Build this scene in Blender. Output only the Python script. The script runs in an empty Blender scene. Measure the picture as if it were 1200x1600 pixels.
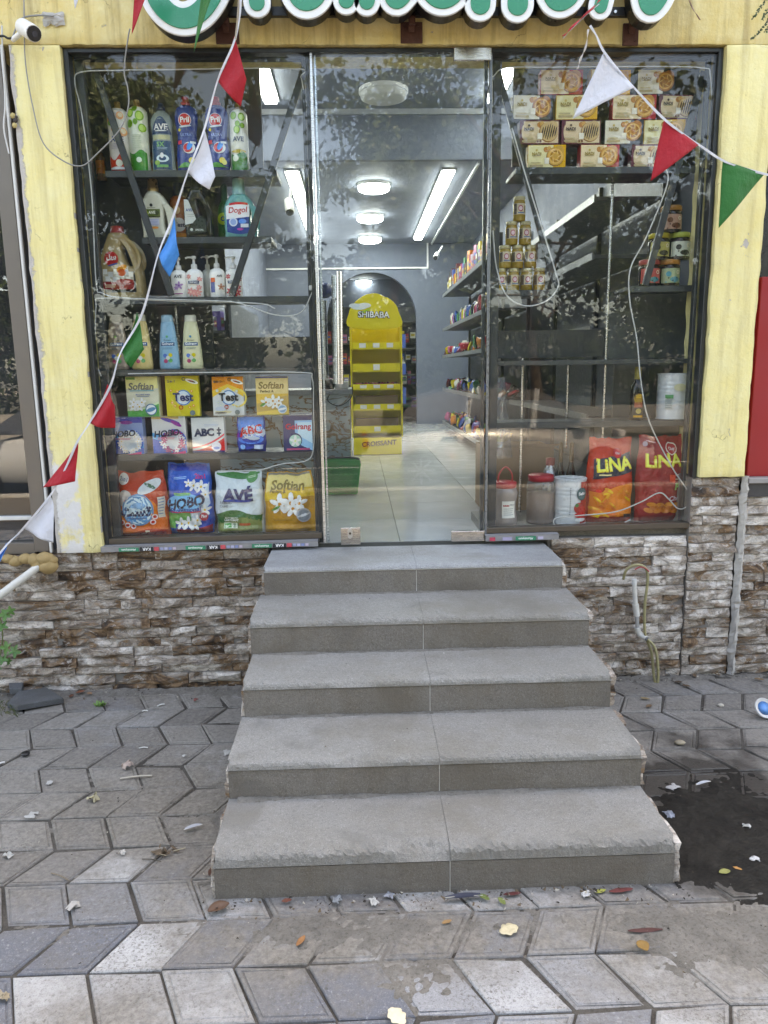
import bpy, bmesh, math, random
from mathutils import Vector, Matrix, noise, geometry
rad = math.radians
SC = bpy.context.scene
COL = SC.collection

# ------------------------------------------------------------------ camera
CAM = Vector((1.4163, -3.9566, .8832))
YAW, PITCH, ROLL, FOC = rad(1.8259), rad(10.6996), rad(-.8066), 1175.6
FW = Vector((math.sin(YAW)*math.cos(PITCH), math.cos(YAW)*math.cos(PITCH), -math.sin(PITCH)))
RT = Vector((math.cos(YAW), -math.sin(YAW), 0)); UP = RT.cross(FW)
RT, UP = math.cos(ROLL)*RT+math.sin(ROLL)*UP, -math.sin(ROLL)*RT+math.cos(ROLL)*UP
cd = bpy.data.cameras.new('camera'); cd.sensor_fit = 'HORIZONTAL'; cd.sensor_width = 36
cd.lens = 36*FOC/1200; cd.clip_start = .05; cd.clip_end = 400
co = bpy.data.objects.new('camera', cd); COL.objects.link(co)
mw = Matrix((RT, UP, -FW)).transposed().to_4x4(); mw.translation = CAM; co.matrix_world = mw
SC.camera = co
SC.render.resolution_x, SC.render.resolution_y = 768, 1024

# ------------------------------------------------------------------ sky, sun, exposure
SUN_EL, SUN_AZ = 50, 14          # the sun stands behind the shop: the front is in open shade
W = bpy.data.worlds.new('World'); SC.world = W; W.use_nodes = True
wn = W.node_tree.nodes; sky = wn.new('ShaderNodeTexSky'); sky.sky_type = 'NISHITA'; sky.sun_disc = False
sky.sun_elevation = rad(SUN_EL); sky.sun_rotation = rad(SUN_AZ)
sky.air_density = .8; sky.dust_density = 2.6; sky.ozone_density = .6
W.node_tree.links.new(sky.outputs[0], wn['Background'].inputs[0]); wn['Background'].inputs[1].default_value = .15
sd = bpy.data.lights.new('sun', 'SUN'); sd.energy = 2.0; sd.angle = rad(.5); sd.color = (1, .95, .87)
so = bpy.data.objects.new('sun', sd); COL.objects.link(so)
sv = Vector((math.sin(rad(SUN_AZ))*math.cos(rad(SUN_EL)), math.cos(rad(SUN_AZ))*math.cos(rad(SUN_EL)), math.sin(rad(SUN_EL))))
so.rotation_euler = sv.to_track_quat('Z', 'Y').to_euler()
SC.view_settings.view_transform = 'Standard'; SC.view_settings.look = 'None'
SC.view_settings.gamma = 1; SC.view_settings.use_curve_mapping = False
SC.view_settings.exposure = 3.25
SC.view_settings.use_white_balance = True; SC.view_settings.white_balance_temperature = 9500; SC.view_settings.white_balance_tint = 12
SC.cycles.use_denoising = True
SC.cycles.max_bounces = 10; SC.cycles.transparent_max_bounces = 16; SC.cycles.glossy_bounces = 4
SC.cycles.diffuse_bounces = 4; SC.cycles.sample_clamp_indirect = 6
SC.cycles.caustics_reflective = False; SC.cycles.caustics_refractive = False

# ------------------------------------------------------------------ helpers
def at(px, py, Y=0.):            # point of the plane y = Y seen at a pixel of the 1200 x 1600 photograph
    d = FW+RT*((px-600)/FOC)-UP*((py-800)/FOC)
    return CAM+d*((Y-CAM.y)/d.y)
G0, GS = -.83, -.02
def gz(y): return G0+GS*y        # the pavement falls slightly towards the wall
def ground(px, py):
    d = FW+RT*((px-600)/FOC)-UP*((py-800)/FOC)
    t = (G0+GS*CAM.y-CAM.z)/(d.z-GS*d.y)
    return CAM+d*t
def nz(x, y=0., z=0., s=1.): return noise.noise(Vector((x*s, y*s, z*s)))

TR = {}                          # accumulated translation of every Empty or mesh
def put(o, parent=None, world=True):
    COL.objects.link(o)
    base = Vector((0, 0, 0))
    if parent is not None:
        o.parent = parent
        if world: o.location = -TR.get(parent.name, base)
    TR[o.name] = TR.get(parent.name, base)+o.location if parent is not None else o.location.copy()
    return o
def thing(name, label, cat, loc=(0, 0, 0), group=None, rotz=0.):
    o = bpy.data.objects.new(name, None); o.location = loc; o.rotation_euler.z = rotz
    o.empty_display_size = .05
    put(o); return tag(o, label, cat, group)
def tag(o, label=None, cat=None, group=None, kind=None):
    if label: o['label'] = label
    if cat: o['category'] = cat
    if group: o['group'] = group
    if kind: o['kind'] = kind
    return o

class MB:
    """collects geometry for ONE mesh"""
    def __init__(s): s.v, s.f, s.m, s.sm = [], [], [], []
    def add(s, vs, fs, mi=0, smooth=False):
        o = len(s.v); s.v += [tuple(v) for v in vs]
        for f in fs: s.f.append(tuple(i+o for i in f)); s.m.append(mi); s.sm.append(smooth)
        return s
    def box(s, x0, x1, y0, y1, z0, z1, mi=0):
        v = [(x, y, z) for z in (z0, z1) for y in (y0, y1) for x in (x0, x1)]
        return s.add(v, [(0, 2, 3, 1), (4, 5, 7, 6), (0, 1, 5, 4), (2, 6, 7, 3), (0, 4, 6, 2), (1, 3, 7, 5)], mi)
    def bar(s, a, b, w, d, mi=0, up=(0, 1, 0)):
        a, b = Vector(a), Vector(b); t = (b-a).normalized(); u = Vector(up)
        sx = t.cross(u).normalized()*w/2; uy = sx.cross(t).normalized()*d/2
        v = [p+i*sx+j*uy for p in (a, b) for i, j in ((-1, -1), (1, -1), (1, 1), (-1, 1))]
        return s.add(v, [(0, 1, 2, 3), (7, 6, 5, 4), (0, 4, 5, 1), (1, 5, 6, 2), (2, 6, 7, 3), (3, 7, 4, 0)], mi)
    def tube(s, pts, r, n=8, mi=0):
        pts = [Vector(p) for p in pts]; vs = []; prev = None
        for i, p in enumerate(pts):
            t = (pts[min(i+1, len(pts)-1)]-pts[max(i-1, 0)]).normalized()
            if prev is None: prev = t.orthogonal().normalized()
            a = (prev-t*prev.dot(t)).normalized(); b = t.cross(a); prev = a
            rr = r[i] if isinstance(r, (list, tuple)) else r
            vs += [p+(a*math.cos(k*math.tau/n)+b*math.sin(k*math.tau/n))*rr for k in range(n)]
        fs = [(i*n+k, i*n+(k+1) % n, (i+1)*n+(k+1) % n, (i+1)*n+k) for i in range(len(pts)-1) for k in range(n)]
        s.add(vs, fs, mi, True)
        return s.add([vs[k] for k in range(n)]+[vs[-n+k] for k in range(n)], [tuple(range(n))[::-1], tuple(range(n, 2*n))], mi)
    def lathe(s, prof, n=20, sx=1., sy=1., c=(0, 0, 0), mi=0, smooth=True):
        vs = [(c[0]+r*sx*math.cos(k*math.tau/n), c[1]+r*sy*math.sin(k*math.tau/n), c[2]+z) for r, z in prof for k in range(n)]
        fs = [(i*n+k, i*n+(k+1) % n, (i+1)*n+(k+1) % n, (i+1)*n+k) for i in range(len(prof)-1) for k in range(n)]
        return s.add(vs, fs, mi, smooth)
    def grid(s, nx, ny, fn, mi=0, smooth=True):
        vs = [fn(i/nx, j/ny) for j in range(ny+1) for i in range(nx+1)]
        fs = [(j*(nx+1)+i, j*(nx+1)+i+1, (j+1)*(nx+1)+i+1, (j+1)*(nx+1)+i) for j in range(ny) for i in range(nx)]
        return s.add(vs, fs, mi, smooth)
    def prism(s, pts, d0, d1, mi=0, axis='y'):           # 2D outline (x,z) extruded along y from d0 to d1
        n = len(pts)
        vs = [(x, d0, z) for x, z in pts]+[(x, d1, z) for x, z in pts]
        fs = [(i, (i+1) % n, n+(i+1) % n, n+i) for i in range(n)]
        s.add(vs, fs, mi)
        tri = geometry.tessellate_polygon([[Vector((x, z, 0)) for x, z in pts]])
        return s.add(vs, [t for t in tri]+[tuple(n+i for i in t[::-1]) for t in tri], mi)
    def mesh(s, name, mats, bevel=0, seg=1):
        me = bpy.data.meshes.new(name); me.from_pydata(s.v, [], s.f)
        for m in (mats if isinstance(mats, (list, tuple)) else [mats]): me.materials.append(m)
        me.polygons.foreach_set('material_index', s.m); me.polygons.foreach_set('use_smooth', s.sm)
        bm = bmesh.new(); bm.from_mesh(me)
        if bevel:
            es = [e for e in bm.edges if len(e.link_faces) == 2 and e.calc_face_angle(0) > .6]
            bmesh.ops.bevel(bm, geom=es, offset=bevel, segments=seg, affect='EDGES', clamp_overlap=True)
        bmesh.ops.recalc_face_normals(bm, faces=bm.faces)
        bm.to_mesh(me); bm.free(); me.update()
        return me
    def build(s, name, mats, parent=None, world=True, bevel=0, seg=1, loc=None):
        o = bpy.data.objects.new(name, s.mesh(name, mats, bevel, seg))
        if loc is not None: o.location = loc
        return put(o, parent, world)
def copy_obj(me, name, loc, parent=None, rot=None, scale=None):
    o = bpy.data.objects.new(name, me); COL.objects.link(o)
    if parent is not None: o.parent = parent; o.location = Vector(loc)-TR.get(parent.name, Vector())
    else: o.location = loc
    if rot: o.rotation_euler = rot
    if scale: o.scale = scale
    TR[o.name] = Vector(loc)
    return o
def smooth_path(pts, n=8):       # Catmull-Rom through the points
    P = [Vector(p) for p in pts]; P = [2*P[0]-P[1]]+P+[2*P[-1]-P[-2]]; out = []
    for i in range(1, len(P)-2):
        a, b, c_, d = P[i-1:i+3]
        for k in range(n):
            t = k/n
            out.append(.5*((2*b)+(c_-a)*t+(2*a-5*b+4*c_-d)*t*t+(3*b-a-3*c_+d)*t**3))
    return out+[P[-2]]
def stroke(pts, w, n=7):         # outline of a thick stroke with round ends (2D)
    P = [Vector((p[0], p[1])) for p in pts]; L, Rr = [], []
    for i, p in enumerate(P):
        t = (P[min(i+1, len(P)-1)]-P[max(i-1, 0)]).normalized(); q = Vector((-t.y, t.x))
        L.append(p+q*w); Rr.append(p-q*w)
    clean = lambda S: [s_ for s_ in S if min((s_-p).length for p in P) > w*.985]
    L, Rr = clean(L), clean(Rr)
    def cap(c, t):
        a0 = math.atan2(t.y, t.x)
        return [c+Vector((math.cos(a0+math.pi/2-math.pi*k/n), math.sin(a0+math.pi/2-math.pi*k/n)))*w for k in range(1, n)]
    t1 = (P[-1]-P[-2]).normalized(); t0 = (P[0]-P[1]).normalized()
    return [(v.x, v.y) for v in L+cap(P[-1], t1)+Rr[::-1]+cap(P[0], t0)]
def curve_mesh(outlines, ext, bev, res=2):   # filled 2D outlines (holes allowed) with rounded edges, in the x-z plane, centred on y = 0
    cu = bpy.data.curves.new('c', 'CURVE'); cu.dimensions = '2D'; cu.fill_mode = 'BOTH'
    cu.extrude = max(ext-bev, 0); cu.bevel_depth = bev; cu.bevel_resolution = res; cu.offset = -bev
    for pts in outlines:
        sp = cu.splines.new('POLY'); sp.points.add(len(pts)-1); sp.use_cyclic_u = True
        for p, q in zip(sp.points, pts): p.co = (q[0], q[1], 0, 1)
    o = bpy.data.objects.new('c', cu); COL.objects.link(o); bpy.context.view_layer.update()
    me = bpy.data.meshes.new_from_object(o.evaluated_get(bpy.context.evaluated_depsgraph_get()))
    COL.objects.unlink(o); bpy.data.objects.remove(o); bpy.data.curves.remove(cu)
    me.transform(Matrix.Rotation(math.pi/2, 4, 'X'))
    return me
TXT = {}
def text_tris(s, bold=.012):     # lettering as triangles, size 1, centred: (verts2d, faces, width, height)
    key = (s, bold)
    if key not in TXT:
        cu = bpy.data.curves.new('t', 'FONT'); cu.body = s; cu.size = 1; cu.offset = bold; cu.resolution_u = 3
        o = bpy.data.objects.new('t', cu); COL.objects.link(o); bpy.context.view_layer.update()
        me = bpy.data.meshes.new_from_object(o.evaluated_get(bpy.context.evaluated_depsgraph_get()))
        vs = [(v.co.x, v.co.y) for v in me.vertices]; fs = [tuple(p.vertices) for p in me.polygons]
        COL.objects.unlink(o); bpy.data.objects.remove(o); bpy.data.curves.remove(cu); bpy.data.meshes.remove(me)
        xs = [v[0] for v in vs]; ys = [v[1] for v in vs]
        x0, x1, y0, y1 = min(xs), max(xs), min(ys), max(ys)
        TXT[key] = ([(x-(x0+x1)/2, y-(y0+y1)/2) for x, y in vs], fs, x1-x0, y1-y0)
    return TXT[key]

# ------------------------------------------------------------------ materials
class NG:
    def __init__(s, name):
        s.mat = bpy.data.materials.new(name); s.mat.use_nodes = True; s.nt = s.mat.node_tree; s.nt.nodes.clear()
        s.o = s.n('ShaderNodeOutputMaterial')
    def n(s, t, ins=None, **props):
        nd = s.nt.nodes.new(t)
        for k, v in props.items(): setattr(nd, k, v)
        for k, v in (ins or {}).items():
            if isinstance(v, bpy.types.NodeSocket): s.nt.links.new(v, nd.inputs[k])
            elif v is not None: nd.inputs[k].default_value = v
        return nd
    def pos(s): return s.n('ShaderNodeNewGeometry').outputs['Position']
    def obj(s): return s.n('ShaderNodeTexCoord').outputs['Object']
    def rnd(s): return s.n('ShaderNodeObjectInfo').outputs['Random']
    def mapv(s, v, scale=(1, 1, 1), loc=(0, 0, 0)): return s.n('ShaderNodeMapping', {'Vector': v, 'Scale': scale, 'Location': loc}).outputs[0]
    def noise(s, v, sc, det=4, ro=.55, dist=0., out=0): return s.n('ShaderNodeTexNoise', {'Vector': v, 'Scale': sc, 'Detail': det, 'Roughness': ro, 'Distortion': dist}).outputs[out]
    def vor(s, v, sc, feature='F1', out=0): return s.n('ShaderNodeTexVoronoi', {'Vector': v, 'Scale': sc}, feature=feature).outputs[out]
    def ramp(s, f, stops, interp='LINEAR'):
        nd = s.n('ShaderNodeValToRGB', {'Fac': f}); cr = nd.color_ramp; cr.interpolation = interp
        while len(cr.elements) < len(stops): cr.elements.new(.5)
        for e, (p, c) in zip(cr.elements, stops): e.position = p; e.color = (c, c, c, 1) if isinstance(c, (int, float)) else (*c, 1)
        return nd.outputs[0]
    def mix(s, f, a, b, mode='MIX'):
        c4 = lambda c: c if isinstance(c, bpy.types.NodeSocket) else ((c, c, c, 1) if isinstance(c, (int, float)) else (*c, 1))
        return s.n('ShaderNodeMix', {0: f, 6: c4(a), 7: c4(b)}, data_type='RGBA', blend_type=mode).outputs[2]
    def math(s, op, a, b=0., c=None, clamp=False):
        return s.n('ShaderNodeMath', {0: a, 1: b, 2: c}, operation=op, use_clamp=clamp).outputs[0]
    def sep(s, v): return s.n('ShaderNodeSeparateXYZ', {0: v}).outputs
    def comb(s, x, y, z): return s.n('ShaderNodeCombineXYZ', {0: x, 1: y, 2: z}).outputs[0]
    def bump(s, h, st=.3, d=.01, nrm=None): return s.n('ShaderNodeBump', {'Height': h, 'Strength': st, 'Distance': d, 'Normal': nrm}).outputs[0]
    def band(s, v, lo, hi, soft):      # 1 between lo and hi
        a = s.n('ShaderNodeMapRange', {0: v, 1: lo-soft, 2: lo+soft}).outputs[0]
        b = s.n('ShaderNodeMapRange', {0: v, 1: hi-soft, 2: hi+soft, 3: 1., 4: 0.}).outputs[0]
        return s.math('MULTIPLY', a, b)
    def out(s, col, rough=.6, metal=0., normal=None, **k):
        c4 = col if isinstance(col, bpy.types.NodeSocket) else (*col, 1)
        ins = {'Base Color': c4, 'Roughness': rough, 'Metallic': metal, 'Normal': normal}
        ins.update({kk: v for kk, v in k.items()})
        b = s.n('ShaderNodeBsdfPrincipled', ins)
        s.nt.links.new(b.outputs[0], s.o.inputs[0]); return s.mat
def hexlin(h):
    f = lambda v: v/12.92 if v <= .04045 else ((v+.055)/1.055)**2.4
    return tuple(f(int(h[i:i+2], 16)/255) for i in (0, 2, 4))
MC = {}
def plain(col, rough=.45, metal=0., var=.12, sc=18., bump=.0, **k):      # one colour with slight wear
    key = ('p', col, rough, metal, var, sc, bump, tuple(k.items()))
    if key in MC: return MC[key]
    c = hexlin(col) if isinstance(col, str) else col
    g = NG('surface'); p = g.pos()
    f = g.noise(p, sc, 5, .6)
    cc = g.mix(f, tuple(x*(1-var) for x in c), tuple(min(1, x*(1+var)) for x in c))
    rr = g.ramp(g.noise(p, sc*2.3, 3), [(.3, max(.02, rough-.08)), (.7, min(1, rough+.1))])
    nb = g.bump(g.noise(p, sc*6, 4), bump, .004) if bump else None
    MC[key] = g.out(cc, rr, metal, nb, **k); return MC[key]
def ink(col):        # printed colours, a little more saturated than the hex notes
    c = hexlin(col); l = sum(c)/3
    return plain(tuple(min(.85, max(.004, (l+(v-l)*1.28)*1.16)) for v in c), .3, 0, .07, 30., 0)
def emit(col, st):
    key = ('e', col, st)
    if key not in MC:
        g = NG('lamp_light'); e = g.n('ShaderNodeEmission', {0: (*col, 1), 1: st}); g.nt.links.new(e.outputs[0], g.o.inputs[0]); MC[key] = g.mat
    return MC[key]
def glass_mat(name, f0=.05, tint=(.93, .95, .95), dust=.03, streak=True):
    g = NG(name); p = g.pos()
    fac = g.n('ShaderNodeLayerWeight', {'Blend': .5}).outputs['Facing']
    fr = g.math('MULTIPLY_ADD', g.math('POWER', fac, 5.), 1-f0, f0)
    tr = g.n('ShaderNodeBsdfTransparent', {0: (*tint, 1)}); gl = g.n('ShaderNodeBsdfGlossy', {0: (1, 1, 1, 1), 1: .0})
    m1 = g.n('ShaderNodeMixShader', {0: fr, 1: tr.outputs[0], 2: gl.outputs[0]})
    df = g.n('ShaderNodeBsdfDiffuse', {0: (.62, .66, .7, 1)})
    d1 = g.ramp(g.noise(p, 2.2, 5, .6), [(.3, .35), (.75, 1.)])
    d2 = g.ramp(g.noise(g.mapv(p, (26, 26, 1.6)), 3., 4, .7), [(.35, .55), (.8, 1.35)])
    d3 = g.ramp(g.noise(p, 170., 2, .5), [(.66, 0.), (.74, 1.)])
    dd = g.math('MULTIPLY', g.math('MULTIPLY', d1, d2), dust)
    dd = g.math('ADD', dd, g.math('MULTIPLY', g.math('MULTIPLY', d3, d1), dust*1.2))
    m2 = g.n('ShaderNodeMixShader', {0: dd, 1: m1.outputs[0], 2: df.outputs[0]})
    g.nt.links.new(m2.outputs[0], g.o.inputs[0]); return g.mat

def mat_plaster(name, dirt=.5, patch=False, ca=(.78, .65, .25), cb=(.84, .76, .39)):
    g = NG(name); p = g.pos(); x, y, z = g.sep(p)[0:3]
    n1 = g.noise(p, 1.6, 6, .6); n2 = g.noise(p, 9., 8, .65); n3 = g.noise(g.mapv(p, (9, 9, .55)), 2.2, 6, .65); n4 = g.noise(p, 38., 5, .7)
    c = g.mix(n1, ca, cb)
    c = g.mix(g.ramp(n2, [(.38, 0.), (.75, .55)]), c, (.80, .76, .47))
    c = g.mix(g.ramp(n3, [(.47, 0.), (.76, dirt)]), c, (.33, .23, .085))
    n8 = g.noise(g.mapv(p, (1, 1, .5)), 3.1, 8, .72, .4); c = g.mix(g.ramp(n8, [(.58, 0.), (.74, .55)]), c, (.52, .43, .22)); c = g.mix(g.ramp(n8, [(.24, .7), (.40, 0.)]), c, (.80, .77, .58))
    fleck = g.ramp(g.noise(p, 60., 3, .6), [(.70, 0.), (.74, .8)]); c = g.mix(g.math('MULTIPLY', fleck, g.ramp(n1, [(.45, 0.), (.6, 1.)])), c, (.16, .11, .05))
    # hairline cracks
    dv = g.n('ShaderNodeVectorMath', {0: p, 1: g.n('ShaderNodeVectorMath', {0: g.noise(p, 7., 4, .6, 0, 1), 3: .22}, operation='SCALE').outputs[0]}, operation='ADD').outputs[0]
    cr = g.vor(dv, 2.1, 'DISTANCE_TO_EDGE')
    crm = g.math('MULTIPLY', g.ramp(cr, [(0., .8), (.0035, 0.)]), g.ramp(g.noise(p, 3.1, 4, .7), [(.54, 0.), (.62, 1.)]))
    c = g.mix(crm, c, (.10, .07, .035))
    # chips down to the grey render
    chip = g.ramp(g.noise(p, 6.5, 8, .62, .6), [(.675, 0.), (.69, 1.)])
    if patch:
        left = g.n('ShaderNodeMapRange', {0: g.math('ADD', x, g.math('MULTIPLY', g.noise(p, 16., 6, .7), .09)), 1: -.118, 2: -.128}).outputs[0]
        chip = g.math('MAXIMUM', chip, left)
        zz = g.math('ADD', z, g.math('MULTIPLY', g.noise(p, 14., 6, .7), .22)); xx = g.math('ADD', x, g.math('MULTIPLY', g.noise(p, 24., 6, .7), .10))
        wp = g.math('MULTIPLY', g.band(zz, -.3, .53, .012), g.band(xx, -.2, .005, .006))
        wp = g.math('MULTIPLY', wp, g.ramp(g.noise(p, 5., 7, .65), [(.40, .1), (.47, 1.)]))
        c = g.mix(wp, c, g.mix(n2, (.62, .6, .58), (.78, .77, .75)))
    c = g.mix(chip, c, g.mix(n4, (.36, .33, .30), (.6, .56, .52)))
    h = g.math('ADD', g.math('MULTIPLY', n2, .6), g.math('MULTIPLY', n4, .3)); h = g.math('SUBTRACT', h, g.math('ADD', g.math('MULTIPLY', chip, .35), g.math('MULTIPLY', crm, .3)))
    br = g.noise(g.mapv(p, (1, 1, .22)), 24., 5, .6)
    h = g.math('ADD', h, g.math('MULTIPLY', br, .25))
    return g.out(c, g.ramp(n4, [(.3, .55), (.7, .8)]), 0, g.bump(h, .8, .016))
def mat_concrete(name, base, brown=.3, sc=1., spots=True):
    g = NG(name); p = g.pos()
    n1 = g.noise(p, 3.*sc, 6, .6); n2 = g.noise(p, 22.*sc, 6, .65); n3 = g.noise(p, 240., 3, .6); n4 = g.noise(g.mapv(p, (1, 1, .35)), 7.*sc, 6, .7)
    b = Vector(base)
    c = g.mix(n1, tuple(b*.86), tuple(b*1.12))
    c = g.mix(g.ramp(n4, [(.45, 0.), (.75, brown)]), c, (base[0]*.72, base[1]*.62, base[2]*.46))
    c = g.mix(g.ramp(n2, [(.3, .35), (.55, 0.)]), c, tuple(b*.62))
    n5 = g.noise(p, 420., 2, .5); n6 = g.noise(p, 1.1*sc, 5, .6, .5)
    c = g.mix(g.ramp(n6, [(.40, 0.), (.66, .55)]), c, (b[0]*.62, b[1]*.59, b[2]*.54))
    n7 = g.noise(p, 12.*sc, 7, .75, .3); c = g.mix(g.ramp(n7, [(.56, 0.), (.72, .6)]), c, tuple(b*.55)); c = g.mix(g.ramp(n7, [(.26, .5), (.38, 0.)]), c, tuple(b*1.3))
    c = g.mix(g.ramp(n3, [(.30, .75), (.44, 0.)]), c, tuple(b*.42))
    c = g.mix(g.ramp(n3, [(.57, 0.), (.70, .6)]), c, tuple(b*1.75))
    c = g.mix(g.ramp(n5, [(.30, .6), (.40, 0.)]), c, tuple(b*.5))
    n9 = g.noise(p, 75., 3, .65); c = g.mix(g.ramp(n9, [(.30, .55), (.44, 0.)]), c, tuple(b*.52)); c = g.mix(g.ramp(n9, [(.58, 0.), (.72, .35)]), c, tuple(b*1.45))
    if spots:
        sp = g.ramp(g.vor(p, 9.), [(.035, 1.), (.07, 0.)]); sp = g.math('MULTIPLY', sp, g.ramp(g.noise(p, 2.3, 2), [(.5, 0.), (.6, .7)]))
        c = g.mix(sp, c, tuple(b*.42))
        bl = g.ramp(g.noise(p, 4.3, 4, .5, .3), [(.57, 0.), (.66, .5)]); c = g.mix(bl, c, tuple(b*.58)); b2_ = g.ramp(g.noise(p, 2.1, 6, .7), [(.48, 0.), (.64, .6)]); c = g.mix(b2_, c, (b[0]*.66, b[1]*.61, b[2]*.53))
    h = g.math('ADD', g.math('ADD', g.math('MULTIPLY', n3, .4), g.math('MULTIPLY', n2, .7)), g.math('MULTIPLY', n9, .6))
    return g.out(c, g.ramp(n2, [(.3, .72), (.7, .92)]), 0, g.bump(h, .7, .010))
def mat_stone(name, white=0.):
    g = NG(name); p = g.pos(); r = g.rnd()
    off = g.comb(g.math('MULTIPLY', r, 37.), g.math('MULTIPLY', r, 11.), g.math('MULTIPLY', r, 23.))
    q = g.n('ShaderNodeVectorMath', {0: p, 1: off}, operation='ADD').outputs[0]
    q2 = g.mapv(q, (1, 1, 1.7))
    n1 = g.noise(q2, 5., 8, .66, 1.1); n2 = g.noise(q2, 13., 8, .7, 1.5); n3 = g.noise(p, 110., 4, .65)
    sh = g.math('ADD', g.math('MULTIPLY_ADD', n1, 1.45, -.225), g.math('MULTIPLY_ADD', r, .24, -.12+white))
    c = g.ramp(sh, [(.18, (.03, .019, .013)), (.30, (.12, .066, .034)), (.39, (.30, .185, .10)), (.45, (.21, .18, .16)), (.51, (.46, .37, .29)), (.56, (.33, .285, .245)), (.62, (.62, .55, .485)), (.74, (.82, .765, .70))])
    vein = g.ramp(n2, [(.57, 0.), (.60, .6), (.63, .6), (.66, 0.)])
    c = g.mix(vein, c, (.68, .64, .60))
    dk = g.ramp(n2, [(.36, .85), (.44, 0.)]); c = g.mix(g.math('MULTIPLY', dk, .7), c, (.06, .05, .044))
    rust = g.ramp(g.noise(q, 11., 4, .6), [(.6, 0.), (.7, .6)]); c = g.mix(rust, c, (.28, .15, .06))
    c = g.mix(g.ramp(n3, [(.3, .35), (.5, 0.)]), c, (.06, .05, .045))
    h = g.math('ADD', g.math('MULTIPLY', n2, 1.), g.math('MULTIPLY', n3, .25))
    return g.out(c, .68, 0, g.bump(h, 1., .022))
def mat_paver(name):
    g = NG(name); p = g.pos(); r = g.rnd(); x, y, z = g.sep(p)[0:3]
    tone = g.ramp(r, [(0., (.50, .505, .505)), (.22, (.42, .425, .43)), (.38, (.30, .307, .32)), (.54, (.135, .147, .175)), (.74, (.20, .212, .237)), (.88, (.47, .472, .47))], 'CONSTANT')
    n1 = g.noise(p, 5., 6, .6); n2 = g.noise(p, 30., 6, .7); n3 = g.noise(p, 260., 3, .6); big = g.noise(p, 1.5, 5, .6)
    c = g.mix(g.ramp(n1, [(.3, .45), (.6, 0.)]), tone, (.17, .165, .16))
    c = g.mix(g.ramp(n3, [(.3, .5), (.45, 0.)]), c, (.09, .09, .09)); c = g.mix(g.ramp(n3, [(.58, 0.), (.72, .4)]), c, (.5, .5, .5))
    n9 = g.noise(p, 85., 3, .65); c = g.mix(g.ramp(n9, [(.30, .6), (.44, 0.)]), c, (.09, .09, .09)); c = g.mix(g.ramp(n9, [(.58, 0.), (.72, .4)]), c, (.55, .55, .54))
    sc_ = g.ramp(g.noise(g.mapv(p, (1, 3, 1)), 7., 6, .75, .5), [(.58, 0.), (.70, .5)]); c = g.mix(sc_, c, (.10, .095, .09))
    near = g.n('ShaderNodeMapRange', {0: y, 1: -2.0, 2: -1.45, 3: .0, 4: .23}).outputs[0]      # trampled earth on the farther stones
    dsum = g.math('ADD', g.math('ADD', big, g.math('MULTIPLY', n2, .30)), near)
    dcol = g.mix(g.ramp(g.noise(p, 55., 6, .75), [(.3, 0.), (.7, 1.)]), (.10, .088, .072), (.28, .255, .22))
    c = g.mix(g.ramp(dsum, [(.58, 0.), (.84, .8)]), c, dcol)
    gr = g.ramp(g.noise(p, 95., 5, .75), [(.52, 0.), (.62, .8)]); gm_ = g.ramp(g.noise(p, 3.4, 4, .6), [(.42, 0.), (.62, 1.)])
    c = g.mix(g.math('MULTIPLY', gr, gm_), c, (.12, .108, .092))
    def spotm(cx, cy, rx, ry):
        dx = g.math('DIVIDE', g.math('SUBTRACT', x, cx), rx); dy = g.math('DIVIDE', g.math('SUBTRACT', y, cy), ry)
        return g.math('POWER', 2.718, g.math('MULTIPLY', g.math('ADD', g.math('MULTIPLY', dx, dx), g.math('MULTIPLY', dy, dy)), -1.))
    em = g.math('ADD', g.math('ADD', spotm(1.42, -1.98, .55, .20), spotm(2.42, -2.02, .45, .20)), g.math('ADD', g.math('MULTIPLY', spotm(.55, -1.2, .6, .42), .85), g.math('MULTIPLY', spotm(.86, -1.5, .16, .5), .6)))
    em = g.math('ADD', em, g.math('ADD', g.math('MULTIPLY', spotm(0., -.02, 1.4, .22), .9), g.math('MULTIPLY', spotm(3.2, -.02, .9, .16), .7)))
    en = g.math('MULTIPLY', em, g.math('MULTIPLY_ADD', g.noise(p, 6., 7, .72), 2.1, -.35))
    c = g.mix(g.ramp(en, [(.22, 0.), (.62, .92)]), c, dcol)
    wn_ = g.math('ADD', g.math('MULTIPLY', spotm(2.72, -1.48, .50, .40), 1.), g.math('MULTIPLY', spotm(2.95, -.75, .75, .55), .38)); wn_ = g.math('MULTIPLY', wn_, g.math('MULTIPLY_ADD', g.noise(p, 5., 6, .65), 1.6, .1))
    wet = g.ramp(wn_, [(.30, 0.), (.46, .85)])
    c = g.mix(wet, c, g.mix(.5, g.mix(1., c, (.16, .15, .145), 'MULTIPLY'), (.022, .020, .018)))
    sp = g.ramp(g.vor(p, 8.), [(.03, 1.), (.06, 0.)]); c = g.mix(g.math('MULTIPLY', sp, .7), c, (.07, .065, .055))
    h = g.math('ADD', g.math('MULTIPLY', n3, .45), g.math('MULTIPLY', n2, .7))
    return g.out(c, g.mix(wet, g.ramp(n2, [(.3, .62), (.7, .9)]), .34), 0, g.bump(h, .7, .007))
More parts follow.
